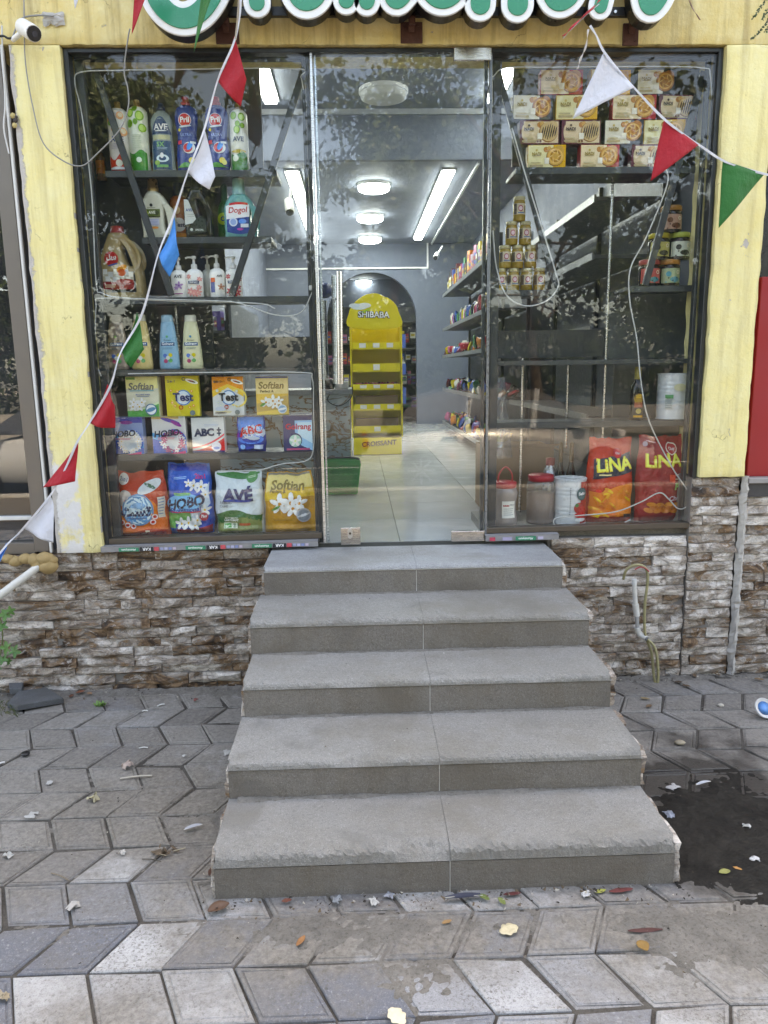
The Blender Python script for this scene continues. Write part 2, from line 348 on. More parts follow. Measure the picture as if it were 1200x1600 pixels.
def mat_dirt(name, a=(.125, .115, .10), b=(.27, .25, .222), rough=.95, sc=1.):
    g = NG(name); p = g.pos()
    n1 = g.noise(p, 9.*sc, 7, .7); n2 = g.noise(p, 85.*sc, 6, .7); n3 = g.noise(p, 330., 3, .6)
    c = g.mix(g.ramp(n1, [(.25, 0.), (.75, 1.)]), a, b); c = g.mix(g.ramp(n2, [(.32, .6), (.5, 0.)]), c, tuple(v*.5 for v in a)); c = g.mix(g.ramp(n3, [(.62, 0.), (.75, .5)]), c, tuple(v*1.8 for v in b))
    h = g.math('ADD', g.math('MULTIPLY', n2, 1.), g.math('MULTIPLY', n3, .4))
    return g.out(c, rough, 0, g.bump(h, .9, .008), **{'Specular IOR Level': .25})
def mat_metal(name, col, rough=.3, metal=1., brushed=True, axis=(1, 1, 40)):
    g = NG(name); p = g.pos(); n1 = g.noise(g.mapv(p, axis), 12., 4, .6); n2 = g.noise(p, 7., 5, .6)
    c = g.mix(n2, tuple(v*.8 for v in col), tuple(min(1, v*1.15) for v in col))
    return g.out(c, g.ramp(n1, [(.25, max(.03, rough-.1)), (.75, rough+.14)]), metal, g.bump(n1, .06, .002) if brushed else None)
def mat_leaf(name, a, b, rough=.5):
    g = NG(name); p = g.pos(); r = g.n('ShaderNodeNewGeometry').outputs['Random Per Island']
    c = g.mix(r, a, b); c = g.mix(g.ramp(g.noise(p, 40., 3), [(.4, 0.), (.7, .4)]), c, tuple(v*.6 for v in a))
    return g.out(c, rough, 0, None, **{'Transmission Weight': 0.})

PLASTER = mat_plaster('yellow_plaster', .5, True); PLASTER_TOP = mat_plaster('lintel_plaster', .9, False, (.62, .46, .15), (.74, .59, .25))
CONC = mat_concrete('step_concrete', (.285, .278, .262), .25); RISER = mat_concrete('riser_concrete', (.195, .178, .157), .75); CONC_TOP = mat_concrete('landing_concrete', (.345, .355, .365), .1)  # risers browner by stain; their shade is also put into the colour
STONE = mat_stone('split_stone_brown', -.03); STONE_W = mat_stone('split_stone_pale', .03)
JOINTM = plain((.20, .185, .17), .95, 0, .3, 20., .5)
PAVER = mat_paver('paving_concrete'); DIRT = mat_dirt('dry_earth'); JOINT = mat_dirt('joint_earth', (.055, .05, .044), (.14, .128, .112))
MUD = mat_dirt('wet_mud', (.004, .0036, .003), (.034, .030, .025), .72)
MORTAR = plain((.42, .40, .37), .9, 0, .2, 20., .5); WHITE_MORTAR = plain((.62, .6, .56), .9, 0, .2, 40., .4)
FRAME = plain((.028, .033, .036), .38, .3, .15, 6.); DARKM = plain((.035, .04, .044), .42, .2, .2, 8.)
ALU = mat_metal('brushed_aluminium', (.62, .64, .66), .28); STEEL = mat_metal('satin_steel', (.55, .52, .48), .22)
CHROME = mat_metal('chrome', (.46, .46, .47), .22, brushed=False); BRONZE = plain((.105, .088, .07), .45, .55, .2, 5.)
RUST = plain((.075, .028, .018), .72, .25, .5, 30., .5)
GLASS = glass_mat('window_glass', .021, (.96, .975, .97), .011); DOORGLASS = glass_mat('door_glass', .032, (.93, .96, .975), .02)
SHELFGLASS = glass_mat('shelf_glass', .06, (.8, .86, .86), .06)
BLACK = plain((.012, .012, .013), .4); WHITE = plain((.74, .74, .73), .4, 0, .06); PWHITE = plain((.62, .62, .60), .45, 0, .1)
WALLPAINT = plain((.12, .14, .185), .75, 0, .08, 2.5, .15); CEIL = plain((.20, .225, .275), .7, 0, .06, 1.5)
CABLE_W = plain((.55, .55, .54), .5); CABLE_G = plain((.25, .25, .24), .55)
# ================================================================== SETTING: pavement
TILT = math.atan(GS)
TW, TH, SHF = .2085, .1985, .0935
def paver_mesh(sgn, seed, gd=.0036):
    rnd = random.Random(seed); k = -sgn*SHF/TH
    def ring(d, z):
        w, h = TW/2-.0035-d, TH/2-.0035-d
        return [(u*w+k*v*h, v*h, z) for u, v in ((-1, -1), (1, -1), (1, 1), (-1, 1))]
    rings = [ring(0, -.035), ring(.0, -.004), ring(.003, 0), ring(.012, 0), ring(.0145, -gd), ring(.017, -gd), ring(.0195, -.0002)]
    for j in range(4):           # knocked-off corners and sunken edges
        if rnd.random() < .3:
            d_ = rnd.uniform(.002, .012); cz = rnd.uniform(.002, .007)
            for i_ in (1, 2, 3): x_, y_, z_ = rings[i_][j]; rings[i_][j] = (x_*(1-d_*6), y_*(1-d_*6), z_-cz)
    mb = MB(); vs = [v for r_ in rings for v in r_]
    fs = [(i*4+j, i*4+(j+1) % 4, i*4+4+(j+1) % 4, i*4+4+j) for i in range(len(rings)-1) for j in range(4)]
    fs.append(tuple(len(vs)-4+j for j in range(4)))
    mb.add(vs, fs)
    return mb.mesh('paving_stone', PAVER)
PM = {s_: [paver_mesh(s_, 10*k+s_, [.0036, .0026, .0014, .0008, .003][k % 5]) for k in range(10)] for s_ in (1, -1)}
mb = MB()
mb.add([(x, y, gz(y)-.0085) for y in (-6, .1) for x in (-9, 12)], [(0, 1, 3, 2)])
pavement = tag(mb.build('pavement', JOINT), kind='structure')
rnd = random.Random(5); far_mb = MB()
def seen_pix(P):
    v = Vector(P)-CAM; d = v.dot(FW)
    return None if d < .2 else (600+FOC*v.dot(RT)/d, 800-FOC*v.dot(UP)/d)
n_pav = 0
for k in range(-11, 10):
    yn, yf = -1.87+TH*k, -1.87+TH*(k+1)
    pn, pf = (.497, .4035) if k % 2 == 0 else (.4035, .497)
    sgn = 1 if pn > pf else -1
    yc = (yn+yf)/2
    if yc > -.02: continue
    for i in range(-28, 34):
        xc = (pn+pf)/2+TW*(i+.5)
        if xc < -5 or xc > 7.2: continue
        if .93+.12 < xc < 2.43-.12 and yc > -1.7: continue
        P = (xc+rnd.uniform(-.0025, .0025), yc+rnd.uniform(-.0025, .0025), gz(yc)+rnd.uniform(-.003, .002))
        q = seen_pix(P)
        rot = (TILT+rnd.gauss(0, .005), rnd.gauss(0, .005), rnd.gauss(0, .006))
        if q and -60 < q[0] < 1260 and q[1] < 1665:
            copy_obj(rnd.choice(PM[sgn]), 'paving_stone', P, pavement, rot); n_pav += 1
        else:
            me = PM[sgn][0]; far_mb.add([(v.co.x+P[0], v.co.y+P[1], v.co.z+P[2]) for v in me.vertices], [tuple(p.vertices) for p in me.polygons])
tag(far_mb.build('paving_beyond', PAVER, pavement), kind='stuff')

def gauss(x, y, cx, cy, rx, ry): return math.exp(-(((x-cx)/rx)**2+((y-cy)/ry)**2))
def earth_mask(x, y):
    m = 1.05*gauss(x, y, 1.36, -1.93, .46, .10)+.75*gauss(x, y, 1.62, -2.13, .22, .10)+.95*gauss(x, y, 2.35, -1.97, .36, .10)+.8*gauss(x, y, 2.55, -2.12, .30, .09)
    m += 1.1*max(0, 1-abs(y)/.21)*(1. if x < .93 else .55)
    m += .55*gauss(x, y, .88, -1.55, .10, .35)+.42*gauss(x, y, .55, -1.2, .45, .25)+.5*gauss(x, y, 2.85, -1.95, .4, .08)
    return m
def sheet(name, x0, x1, y0, y1, st, fh, mat, parent=None):
    nx, ny = int((x1-x0)/st), int((y1-y0)/st); vs, keep = [], {}
    for j in range(ny+1):
        for i in range(nx+1):
            x, y = x0+i*st, y0+j*st; vs.append((x, y, gz(y)+fh(x, y)))
    fs = [(j*(nx+1)+i, j*(nx+1)+i+1, (j+1)*(nx+1)+i+1, (j+1)*(nx+1)+i) for j in range(ny) for i in range(nx)]
    fs = [f for f in fs if max(vs[a][2]-gz(vs[a][1]) for a in f) > -.009]
    used = sorted({a for f in fs for a in f}); ix = {a: n for n, a in enumerate(used)}
    return MB().add([vs[a] for a in used], [tuple(ix[a] for a in f) for f in fs], 0, True).build(name, mat, parent)
def fbm(x, y, s, o=4):
    return sum(nz(x*s*2**k, y*s*2**k, 3.1*k)*.5**k for k in range(o))
def h_earth(x, y):
    m = earth_mask(x, y)+.42*fbm(x, y, 5.)-.34
    return min(.007, max(-.03, m*.020-.008))+.0065*fbm(x, y, 34., 3)
tag(sheet('loose_earth', -1.2, 4.2, -2.6, -.005, .011, h_earth, DIRT), 'thin dry grey-brown earth lying over the paving stones', 'earth', kind='stuff')
def h_mud(x, y):
    m = 1.15*gauss(x, y, 2.70, -1.50, .40, .33)+.6*gauss(x, y, 3.15, -1.42, .3, .20)+.45*gauss(x, y, 2.48, -1.72, .14, .10)+.42*fbm(x, y, 5., 5)-.60
    return min(.0055, max(-.03, m*.026))+.0055*fbm(x, y, 30., 3)+.001
tag(sheet('wet_mud', 2.43, 3.9, -2.05, -1.0, .010, h_mud, MUD), 'dark wet mud spread over the paving beside the steps', 'mud', kind='stuff')

# street behind the camera (seen mirrored in the panes)
ROADM = mat_concrete('asphalt', (.055, .055, .058), .1, .5, False); KERBM = mat_concrete('kerb_concrete', (.33, .33, .32), .2)
tag(MB().box(-30, 34, -6.2, -6, gz(-6)-.3, gz(-6)+.02).build('kerb', KERBM, bevel=.01), kind='structure')
mb = MB(); mb.add([(x, y, -.86) for y in (-13, -6.2) for x in (-40, 44)], [(0, 1, 3, 2)])
tag(mb.build('road', ROADM), kind='structure')
mb = MB()
for a in range(9): mb.box(-20+a*5, -17.5+a*5, -9.7, -9.58, -.859, -.855)
tag(mb.build('road_marking', WHITE), kind='structure')
mb = MB(); mb.box(-40, 44, -60, -13, -1.2, -.72)
tag(mb.build('far_pavement', mat_dirt('far_verge', (.04, .045, .03), (.08, .075, .055))), kind='structure')
mb = MB(); mb.add([(x, y, -1.25) for y in (-120, 120) for x in (-120, 120)], [(0, 1, 3, 2)])
tag(mb.build('ground', mat_dirt('far_ground', (.12, .11, .09), (.2, .18, .15))), kind='structure')

# ================================================================== SHOP BUILDING
shop = thing('shop_building', 'yellow plastered shop front with dark framed display windows and glass door', 'building', (1.63, 0, -.83))
XL, XR, ZB, ZT = .052, 3.229, 0., 2.40
# plaster: pillars, lintel (front face at y = -.03, slightly uneven grids)
def rough_wall(x0, x1, z0, z1, y, dep, amp=.0045, st=.02, edge=.007):
    nx, nz_ = max(2, int((x1-x0)/st)), max(2, int((z1-z0)/st))
    def fn(u, v):
        x, z = x0+(x1-x0)*u, z0+(z1-z0)*v
        e = edge*(fbm(x*3+z, z, 6., 2)) if u in (0, 1) or v in (0, 1) else 0
        return (x+(e if u in (0, 1) else 0), y+amp*fbm(x, z, 4., 4)+(.006 if u in (0, 1) or v in (0, 1) else 0), z+(e*.5 if v in (0, 1) else 0))
    mb = MB().grid(nx, nz_, fn)
    # returns
    for us, flip in ((0, 0), (1, 0)):
        a = [fn(us, j/nz_) for j in range(nz_+1)]; b = [(p[0], y+dep, p[2]) for p in a]
        mb.add(a+b, [(j, j+1, nz_+2+j, nz_+1+j) for j in range(nz_)], 0, True)
    for vs_ in (0, 1):
        a = [fn(i/nx, vs_) for i in range(nx+1)]; b = [(p[0], y+dep, p[2]) for p in a]
        mb.add(a+b, [(i, i+1, nx+2+i, nx+1+i) for i in range(nx)], 0, True)
    return mb
rough_wall(-.19, XL-.004, -.045, 2.402, -.035, .3).build('pillar', PLASTER, shop)
rough_wall(XR+.004, 3.475, .295, 2.402, -.035, .3).build('pillar', PLASTER, shop)
rough_wall(-.30, 4.4, 2.407, 3.3, -.03, .3, .005).build('lintel', PLASTER_TOP, shop)
MB().box(-.185, .045, -.018, .25, -.04, 2.41).build('pillar_core', MORTAR, shop)
MB().box(3.24, 3.465, -.014, .25, .298, 2.41).build('pillar_core', MORTAR, shop)
MB().box(-4.2, 7.5, .0, .2, 2.42, 4.6).build('parapet_wall', PLASTER_TOP, shop)
MB().box(-4.4, 7.6, .0, 14.2, 4.6, 4.8).build('roof_slab', MORTAR, shop)
# dark outer frame of the opening; the sill hangs a little lower on the left
ZLb, ZRb = -.012, .012
def zsill(x): return ZLb+(ZRb-ZLb)*(x-XL)/(XR-XL)
FY = .03
def frame_bar(pts_a, pts_b, w, name='window_frame', mat=FRAME, d=.06, y=FY, parent=shop):
    return MB().bar((pts_a[0], y, pts_a[1]), (pts_b[0], y, pts_b[1]), w, d).build(name, mat, parent, bevel=.002)
frame_bar((XL+.011, ZLb), (XL+.011, ZT), .022); frame_bar((XR-.011, ZRb), (XR-.011, ZT), .022)
frame_bar((XL+.022, ZT-.009), (XR-.022, ZT-.009), .018)
D0, D1 = 1.218, 2.084
frame_bar((XL+.022, zsill(XL)+.016), (D0-.012, zsill(D0)+.016), .03, mat=BRONZE); frame_bar((D1+.012, zsill(D1)+.016), (XR-.022, zsill(XR)+.016), .03, mat=BRONZE)
# panes
def pane(x0, x1, z0, z1, y, name, mat, parent=shop):
    return MB().box(x0, x1, y-.005, y+.005, z0, z1).build(name, mat, parent)
pane(XL+.02, D0-.006, .0, ZT-.012, .02, 'window_pane', GLASS); pane(D1+.006, XR-.02, .01, ZT-.012, .02, 'window_pane', GLASS)
door = pane(D0+.006, D1-.004, -.03, ZT-.016, .018, 'glass_door', DOORGLASS)
# channels between door and panes
frame_bar((D0-.016, -.03), (D0-.016, ZT-.02), .02, 'door_channel', FRAME, .04, .045)
frame_bar((D0+.004, -.03), (D0+.004, ZT-.02), .013, 'door_channel', ALU, .03, .014)
frame_bar((D0+.022, -.03), (D0+.022, ZT-.02), .010, 'door_channel', ALU, .012, .030)
frame_bar((D1-.012, -.03), (D1-.012, ZT-.02), .016, 'door_channel', FRAME, .03, .040)
frame_bar((D1+.008, -.03), (D1+.008, ZT-.02), .012, 'door_channel', plain((.16, .18, .20), .3, .6), .03, .014)
# door hardware
def plate(px0, py0, px1, py1, name, mat, y=.005, d=.018, parent=door):
    a, b = at(px0, py1, y), at(px1, py0, y)
    return MB().box(a.x, b.x, y-d/2, y+d/2, a.z, b.z).build(name, mat, parent, bevel=.002)
plate(709, 75, 768, 95, 'hinge_plate', STEEL); plate(705, 829, 757, 846, 'hinge_plate', STEEL)
lock = plate(533, 824, 563, 851, 'lock_plate', STEEL)
a = at(547, 834, -.006)
MB().prism(stroke([(a.x, a.z-.012), (a.x, a.z+.014)], .013), -.014, -.004).build('lock_cylinder', ALU, door, bevel=.001)
MB().tube([(a.x, -.0145, a.z+.004), (a.x, -.019, a.z+.004)], .006, 12).build('keyhole', BLACK, door)
h0, h1 = at(530, 424, -.06), at(532, 600, -.06)
mbh = MB().tube([(h0.x, -.06, h0.z), (h1.x, -.06, h1.z)], .0155, 16)
mbh.tube([(h0.x, -.06, h0.z-.12), (h0.x, .01, h0.z-.12)], .008, 8); mbh.tube([(h1.x, -.06, h1.z+.12), (h1.x, .01, h1.z+.12)], .008, 8)
mbh.build('pull_handle', CHROME, door)
mbh = MB().tube([(h0.x-.03, .10, h0.z), (h1.x-.03, .10, h1.z)], .014, 16)
mbh.tube([(h0.x-.03, .10, h0.z-.12), (h0.x-.03, .02, h0.z-.12)], .008, 8); mbh.tube([(h1.x-.03, .10, h1.z+.12), (h1.x-.03, .02, h1.z+.12)], .008, 8)
mbh.build('pull_handle', ALU, door)
# sill strips with the upside-down printed film of the frame maker
SILLM = plain((.27, .265, .27), .5, 0, .25, 30.)
def sill(x0, x1, side):
    mb = MB(); n = 30
    def fn(u, v):
        x = x0+(x1-x0)*u
        return (x, -.038-.004*v+.002*fbm(x, v, 20., 2), zsill(x)-.033+.030*v+.0015*fbm(x, v+5, 14., 2))
    mb.grid(n, 2, fn); mb.grid(n, 1, lambda u, v: (x0+(x1-x0)*u, -.042+.07*v, zsill(x0+(x1-x0)*u)-.002+.001*v))
    s = mb.build('window_sill', SILLM, shop)
    return s
def film_print(sl, items):
  for it in items:
    mats, mb = [], MB()
    def mi(c):
        if c not in mats: mats.append(c)
        return mats.index(c)
    for _ in (0,):
        x, w, h, col, txt, tcol = it
        z = zsill(x)-.020
        def P(u, v, l): return (x+u, -.0455-.0006*l, z+v)
        n = 5
        vs = [P(-w/2+w*i/n, s_*h/2, 0) for s_ in (-1, 1) for i in range(n+1)]
        mb.add(vs, [(i, i+1, n+2+i, n+1+i) for i in range(n)], mi(col))
        if txt:
            v2, f2, tw, th = text_tris(txt, .02); sc = min(h*.75/th, w*.9/tw)
            mb.add([P(-vx*sc, -vy*sc, 1.5) for vx, vy in v2], f2, mi(tcol))
    mb.build('film_label', [ink(c) for c in mats], shop)
def film_items(x0, x1, rnd):
    it, x = [], x0
    while x < x1:
        it.append((x+.055, .105, .021, '2f6f58', 'Aluminyum', 'd5ddd8')); it.append((x+.148, .07, .022, '20242a', 'KAR', 'e8e8e8'))
        it.append((x+.20, .026, .021, 'b05a60', None, None))
        for j in range(4): it.append((x+.228+j*.022, .017, .014, ['8f94ad', 'a9a9bd', '7d86a6', 'b4a9b4'][j], None, None))
        x += .35
    return [i for i in it if i[0]+i[1]/2 < x1]
sill(XL-.01, D0-.03, 0); sill(D1-.0, 2.48, 1)
film_print(None, film_items(.135, 1.21, random.Random(2)))
film_print(None, [(2.12, .03, .02, 'a8505c', None, None), (2.2, .05, .018, '9a94a8', None, None), (2.30, .11, .022, '2f6f58', 'Aluminyum', 'd5ddd8'), (2.38, .03, .016, 'a7a3b4', None, None)])

# interior shell
MB().box(-.25, -.05, .26, 14, -.3, 4.5).build('side_wall', WALLPAINT, shop)
MB().box(3.34, 3.54, .26, 14, -.3, 4.5).build('side_wall', WALLPAINT, shop)
MB().box(-.25, 3.54, 14, 14.2, -.3, 4.5).build('rear_wall', WALLPAINT, shop)
MB().box(-.05, 3.34, .2, 4.05, 3.38, 3.5).build('ceiling', CEIL, shop)
MB().box(-.05, 3.34, 4.05, 14, 2.92, 3.5).build('ceiling', CEIL, shop)
MB().box(-.05, 3.34, 3.98, 4.05, 2.92, 3.38).build('ceiling_beam', WALLPAINT, shop)
MB().box(-.05, 3.34, 3.955, 3.98, 3.33, 3.38).build('ceiling_trim', plain((.4, .42, .45), .6), shop)
MB().box(2.66, 2.685, 4.05, 9, 2.895, 2.92).build('cable_duct', WHITE, shop)
# arch wall at y = 9
xc, ra, spr, Y9 = 1.67, .75, 1.72, 9.
arch = [(-.05, 0-.06), (xc-ra, -.06), (xc-ra, spr)]+[(xc+ra*math.cos(math.pi-math.pi*i/20), spr+ra*math.sin(math.pi-math.pi*i/20)) for i in range(1, 20)]+[(xc+ra, spr), (xc+ra, -.06), (3.34, -.06), (3.34, 2.92), (-.05, 2.92)]
MB().prism(arch, Y9, Y9+.18).build('arch_wall', WALLPAINT, shop)
MB().box(-.05, 2.62, Y9-.03, Y9, 2.52, 2.545).build('conduit', WHITE, shop); MB().box(2.595, 2.62, Y9-.03, Y9, 2.545, 2.92).build('conduit', WHITE, shop)
# floor of tiles
TILEF = plain((.50, .495, .48), .12, 0, .07, 3.)
shopfloor = tag(MB().box(-.05, 3.34, .06, 14, -.2, -.046).build('shop_floor', plain((.12, .12, .11), .8)), kind='structure')
tm = MB().box(-.2985, .2985, -.2985, .2985, -.006, 0).mesh('floor_tile', TILEF, .002)
for j in range(23):
    for i in range(6):
        x, y = 1.63-.9+(i-1)*.6+.3-.3, .36+j*.6
        if -.35 < x < 3.6: copy_obj(tm, 'floor_tile', (x, y, -.0395), shopfloor)
# display floors
MB().box(XL+.022, D0-.03, .06, .62, -.044, -.002).build('display_plinth', DARKM, shop)
MB().box(D1+.02, XR-.022, .06, .62, -.044, .012).build('display_plinth', mat_concrete('plinth_stone', (.24, .225, .2), .4, 1., False), shop)

# ceiling lamps
def round_lamp(px, py, z, dia, lit):
    d = FW+RT*((px-600)/FOC)-UP*((py-800)/FOC); P = CAM+d*((z-CAM.z)/d.z)
    lb = 'unlit round white ceiling lamp above the shop door' if not lit else lit
    t = thing('ceiling_lamp', lb, 'ceiling lamp', (P.x, P.y, z), 'round ceiling lamps')
    r = dia/2
    MB().lathe([(r*1.02, 0), (r*1.02, -.03), (r, -.034), (r*.96, -.034)], 32).build('lamp_rim', WHITE, t, False)
    MB().lathe([(r*.97, -.03), (r*.94, -.07), (r*.75, -.085), (0, -.088)], 32).build('diffuser', emit((.66, .84, 1), 6.5) if lit else PWHITE, t, False)
round_lamp(599, 140, 3.38, .44, None)
round_lamp(584, 287, 2.92, .36, 'lit round ceiling lamp nearest the beam'); round_lamp(578, 336, 2.92, .36, 'lit round ceiling lamp between two others in the middle'); round_lamp(578, 370, 2.92, .36, 'lit round ceiling lamp closest to the arch wall')
round_lamp(568, 437, 2.92, .36, 'lit round lamp seen through the top of the arch'); round_lamp(567, 450, 2.92, .36, 'lower round lamp seen deep through the arch')
def strip_lamp(x, y0, y1, z, label, grp='long ceiling strip lamps', st=7.):
    t = thing('strip_lamp', label, 'strip lamp', (x, (y0+y1)/2, z), grp)
    MB().box(x-.075, x+.075, y0, y1, z-.02, z-.001).build('lamp_tray', WHITE, t)
    n = max(1, round((y1-y0)/1.25))
    for i in range(n):
        a_, b_ = y0+(y1-y0)*i/n+.025, y0+(y1-y0)*(i+1)/n-.025
        MB().box(x-.055, x+.055, a_, b_, z-.045, z-.0205).build('tube_cover', emit((.66, .84, 1), st), t)
strip_lamp(2.40, 4.3, 8.4, 2.92, 'row of lit strip lamps on the right half of the ceiling'); strip_lamp(.78, 4.3, 8.4, 2.92, 'row of lit strip lamps seen left of the door edge')
strip_lamp(.66, 1.75, 3.7, 3.38, 'lit strip lamp behind the upper left window'); strip_lamp(2.74, 1.75, 3.7, 3.38, 'lit strip lamp behind the upper right window')
strip_lamp(2.22, 9.4, 12.5, 2.92, 'lit strip lamp seen through the arch')

# ================================================================== STAIRS
steps = thing('concrete_steps', 'five grey concrete steps with worn noses leading up to the shop door', 'steps', (1.68, -.9, -.8))
SX0, SX1, SM = .922, 2.43, 1.685
SD = [0, .4016, .7827, 1.0988, 1.4582, 1.7781]; SZ = [-.055, -.1935, -.348, -.494, -.637, -.83]
def slab(x0, x1, yf, yb, zt, th, wear, seed, side):
    n = max(12, int((x1-x0)/.0085)); mb = MB()
    prof = [(yb, zt-th), (yb, zt), (yf+.06, zt), (yf+.03, zt), (yf+.012, zt-.002), (yf+.004, zt-.007), (yf, zt-.016), (yf, zt-th)]
    ring = []
    for i in range(n+1):
        x = x0+(x1-x0)*i/n; row = []
        ch = max(0, nz(x*4, seed, 0)-.25)*.06*wear
        for j, (y, z) in enumerate(prof):
            k = {3: .6, 4: 1, 5: 1, 6: .7}.get(j, 0)
            dy = k*(wear*.007*abs(nz(x*24, seed, j))+wear*.006*nz(x*95, seed+3, j*2.1)+ch*.8); dz = -k*(wear*.006*abs(nz(x*30, seed+9, j*.7))+wear*.0055*nz(x*120, seed, j*2.3)+ch*.5)
            ex = 0
            if j in (4, 5, 6) and ((i == 0 and side < 0) or (i == n and side > 0)): dy += .012; dz -= .004; ex = -.008*side
            row.append((x+ex, y+dy, z+dz))
        ring += row
    m = len(prof)
    fs = [(i*m+j, i*m+j+1, (i+1)*m+j+1, (i+1)*m+j) for i in range(n) for j in range(m-1)]
    fs += [tuple(range(m)), tuple(n*m+j for j in range(m))[::-1]]
    fs += [(i*m, (i+1)*m, (i+1)*m+m-1, i*m+m-1) for i in range(n)]
    mb.add(ring, fs, 0, False); return mb
for i in range(5):
    yf, yb, zt, zl = -SD[i+1], -SD[i]+.02, SZ[i], SZ[i+1]
    if i == 0: yb = .012
    jl, jr = random.Random(i).uniform(-.006, .006), random.Random(i+9).uniform(-.006, .006)
    X0, X1 = SX0+jl+(.012 if i == 0 else 0), SX1+jr-(.02 if i == 0 else 0)
    wear = [.25, .6, .5, .55, 1.25][i]; th = [.022, .030, .028, .030, .046][i]
    tm_ = CONC_TOP if i == 0 else CONC
    slab(X0, SM-.0006, yf, yb, zt, th, wear, i*3.1, -1).build('tread_slab', tm_, steps); slab(SM+.0006, X1, yf, yb, zt+.0003, th, wear, i*3.1+1.7, 1).build('tread_slab', tm_, steps)
    ri = .006 if 0 < i < 4 else .003
    zb = zl-.01
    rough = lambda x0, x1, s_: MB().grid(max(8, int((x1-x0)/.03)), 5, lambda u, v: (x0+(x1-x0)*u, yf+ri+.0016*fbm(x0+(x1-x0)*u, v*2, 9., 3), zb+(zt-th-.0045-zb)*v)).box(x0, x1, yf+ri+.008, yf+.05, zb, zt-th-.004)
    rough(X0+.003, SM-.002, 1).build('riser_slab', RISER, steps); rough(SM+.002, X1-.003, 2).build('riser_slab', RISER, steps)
    MB().box(X0+.004, X1-.004, yf+ri+.0015, yf+.05, zt-th-.0035, zt-th-.0005).build('mortar_joint', WHITE_MORTAR, steps)
    MB().box(SM-.0012, SM+.0012, yf+ri+.001, yf+.05, zb, zt-th-.006).build('mortar_joint', WHITE_MORTAR, steps)
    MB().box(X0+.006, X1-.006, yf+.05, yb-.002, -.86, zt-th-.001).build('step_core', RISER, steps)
    # thin split-stone cladding on the flanks
    for sgn, xe in ((1, X1), (-1, X0)):
        yy = yf+.008; q = random.Random(i*7+sgn)
        while yy < yb-.04:
            L = q.uniform(.10, .24); y2 = min(yb-.006, yy+L)
            zz = max(zl+.005, -.81)
            while zz < zt-.035:
                hh = q.uniform(.04, .06); z2 = min(zt-.016, zz+hh)
                mbx = MB(); t_ = q.uniform(.014, .034) if sgn > 0 else q.uniform(.006, .015)
                g_ = [(xe+sgn*(t_*(1 if 0 < a < 3 else .55)+q.uniform(-.006, .006)), yy+(y2-yy)*a/3, zz+(z2-zz)*b/2) for b in range(3) for a in range(4)]
                b_ = [(xe-sgn*.004, yy+(y2-yy)*a/3, zz+(z2-zz)*b/2) for b in range(3) for a in range(4)]
                fs = [(b*4+a, b*4+a+1, b*4+a+5, b*4+a+4) for b in range(2) for a in range(3)]
                rim = [0, 1, 2, 3, 7, 11, 10, 9, 8, 4]
                mbx.add(g_+b_, fs+[(rim[k], rim[(k+1) % 10], 12+rim[(k+1) % 10], 12+rim[k]) for k in range(10)])
                mbx.build('cladding_stone', STONE_W, steps); zz = z2+.003
            yy = y2+.004
# patched corner on the lowest steps
for (px, py, px1, py1, yf) in ():
    a, b = at(px, py1, yf), at(px1, py, yf)
    MB().grid(8, 6, lambda u, v: (a.x+(b.x-a.x)*u+.006*nz(u*3, v*3, 1), yf-.002-.006*abs(fbm(u, v, 3., 3))+.012*((2*u-1)**4+(2*v-1)**4), a.z+(b.z-a.z)*v+.006*nz(u*3, v*3, 5))).build('repair_patch', MORTAR, steps)

# earth gathered in the inner corners of the steps
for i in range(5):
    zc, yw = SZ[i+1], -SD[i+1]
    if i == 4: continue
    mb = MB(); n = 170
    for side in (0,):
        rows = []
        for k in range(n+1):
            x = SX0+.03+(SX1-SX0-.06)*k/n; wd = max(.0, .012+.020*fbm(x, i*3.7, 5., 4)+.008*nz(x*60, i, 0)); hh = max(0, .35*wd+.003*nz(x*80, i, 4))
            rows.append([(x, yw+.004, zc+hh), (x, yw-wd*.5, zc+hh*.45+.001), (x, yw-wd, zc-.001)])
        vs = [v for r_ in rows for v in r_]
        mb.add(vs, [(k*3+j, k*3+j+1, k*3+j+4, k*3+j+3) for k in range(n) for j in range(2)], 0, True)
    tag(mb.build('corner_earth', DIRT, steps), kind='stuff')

# ================================================================== STONE WALLS
def stone_mesh(L, H, D, rnd):
    nx = max(2, min(6, round(L/.05))); nzv = 3; s = rnd.uniform(0, 99); tilt = rnd.uniform(-.007, .007); tl2 = rnd.uniform(-.007, .007)
    def fn(u, v):
        e = (u in (0, 1)) or (v in (0, 1))
        y = -D-.015*nz(u*L*14+s, v*1.6, s)-.011*nz(u*L*38+s, v*4., 2+s)+tilt*(u-.5)*2+tl2*(v-.5)*2+(.008 if e else 0)
        return (u*L-L/2+(rnd.uniform(-.002, .002) if u in (0, 1) else rnd.uniform(-.008, .008)), y, v*H-H/2+(rnd.uniform(-.003, .002) if v in (0, 1) else rnd.uniform(-.005, .005)))
    mb = MB().grid(nx, nzv, fn, 0, False); n = len(mb.v)
    rim = [i for i in range(nx+1)]+[(j+1)*(nx+1)-1 for j in range(1, nzv+1)]+[nzv*(nx+1)+i for i in range(nx-1, -1, -1)]+[j*(nx+1) for j in range(nzv-1, 0, -1)]
    vs = [mb.v[i] for i in rim]; k = len(vs)
    mb.add(vs+[(x, .004, z) for x, y, z in vs], [(i, k+i, k+(i+1) % k, (i+1) % k) for i in range(k)])
    return mb
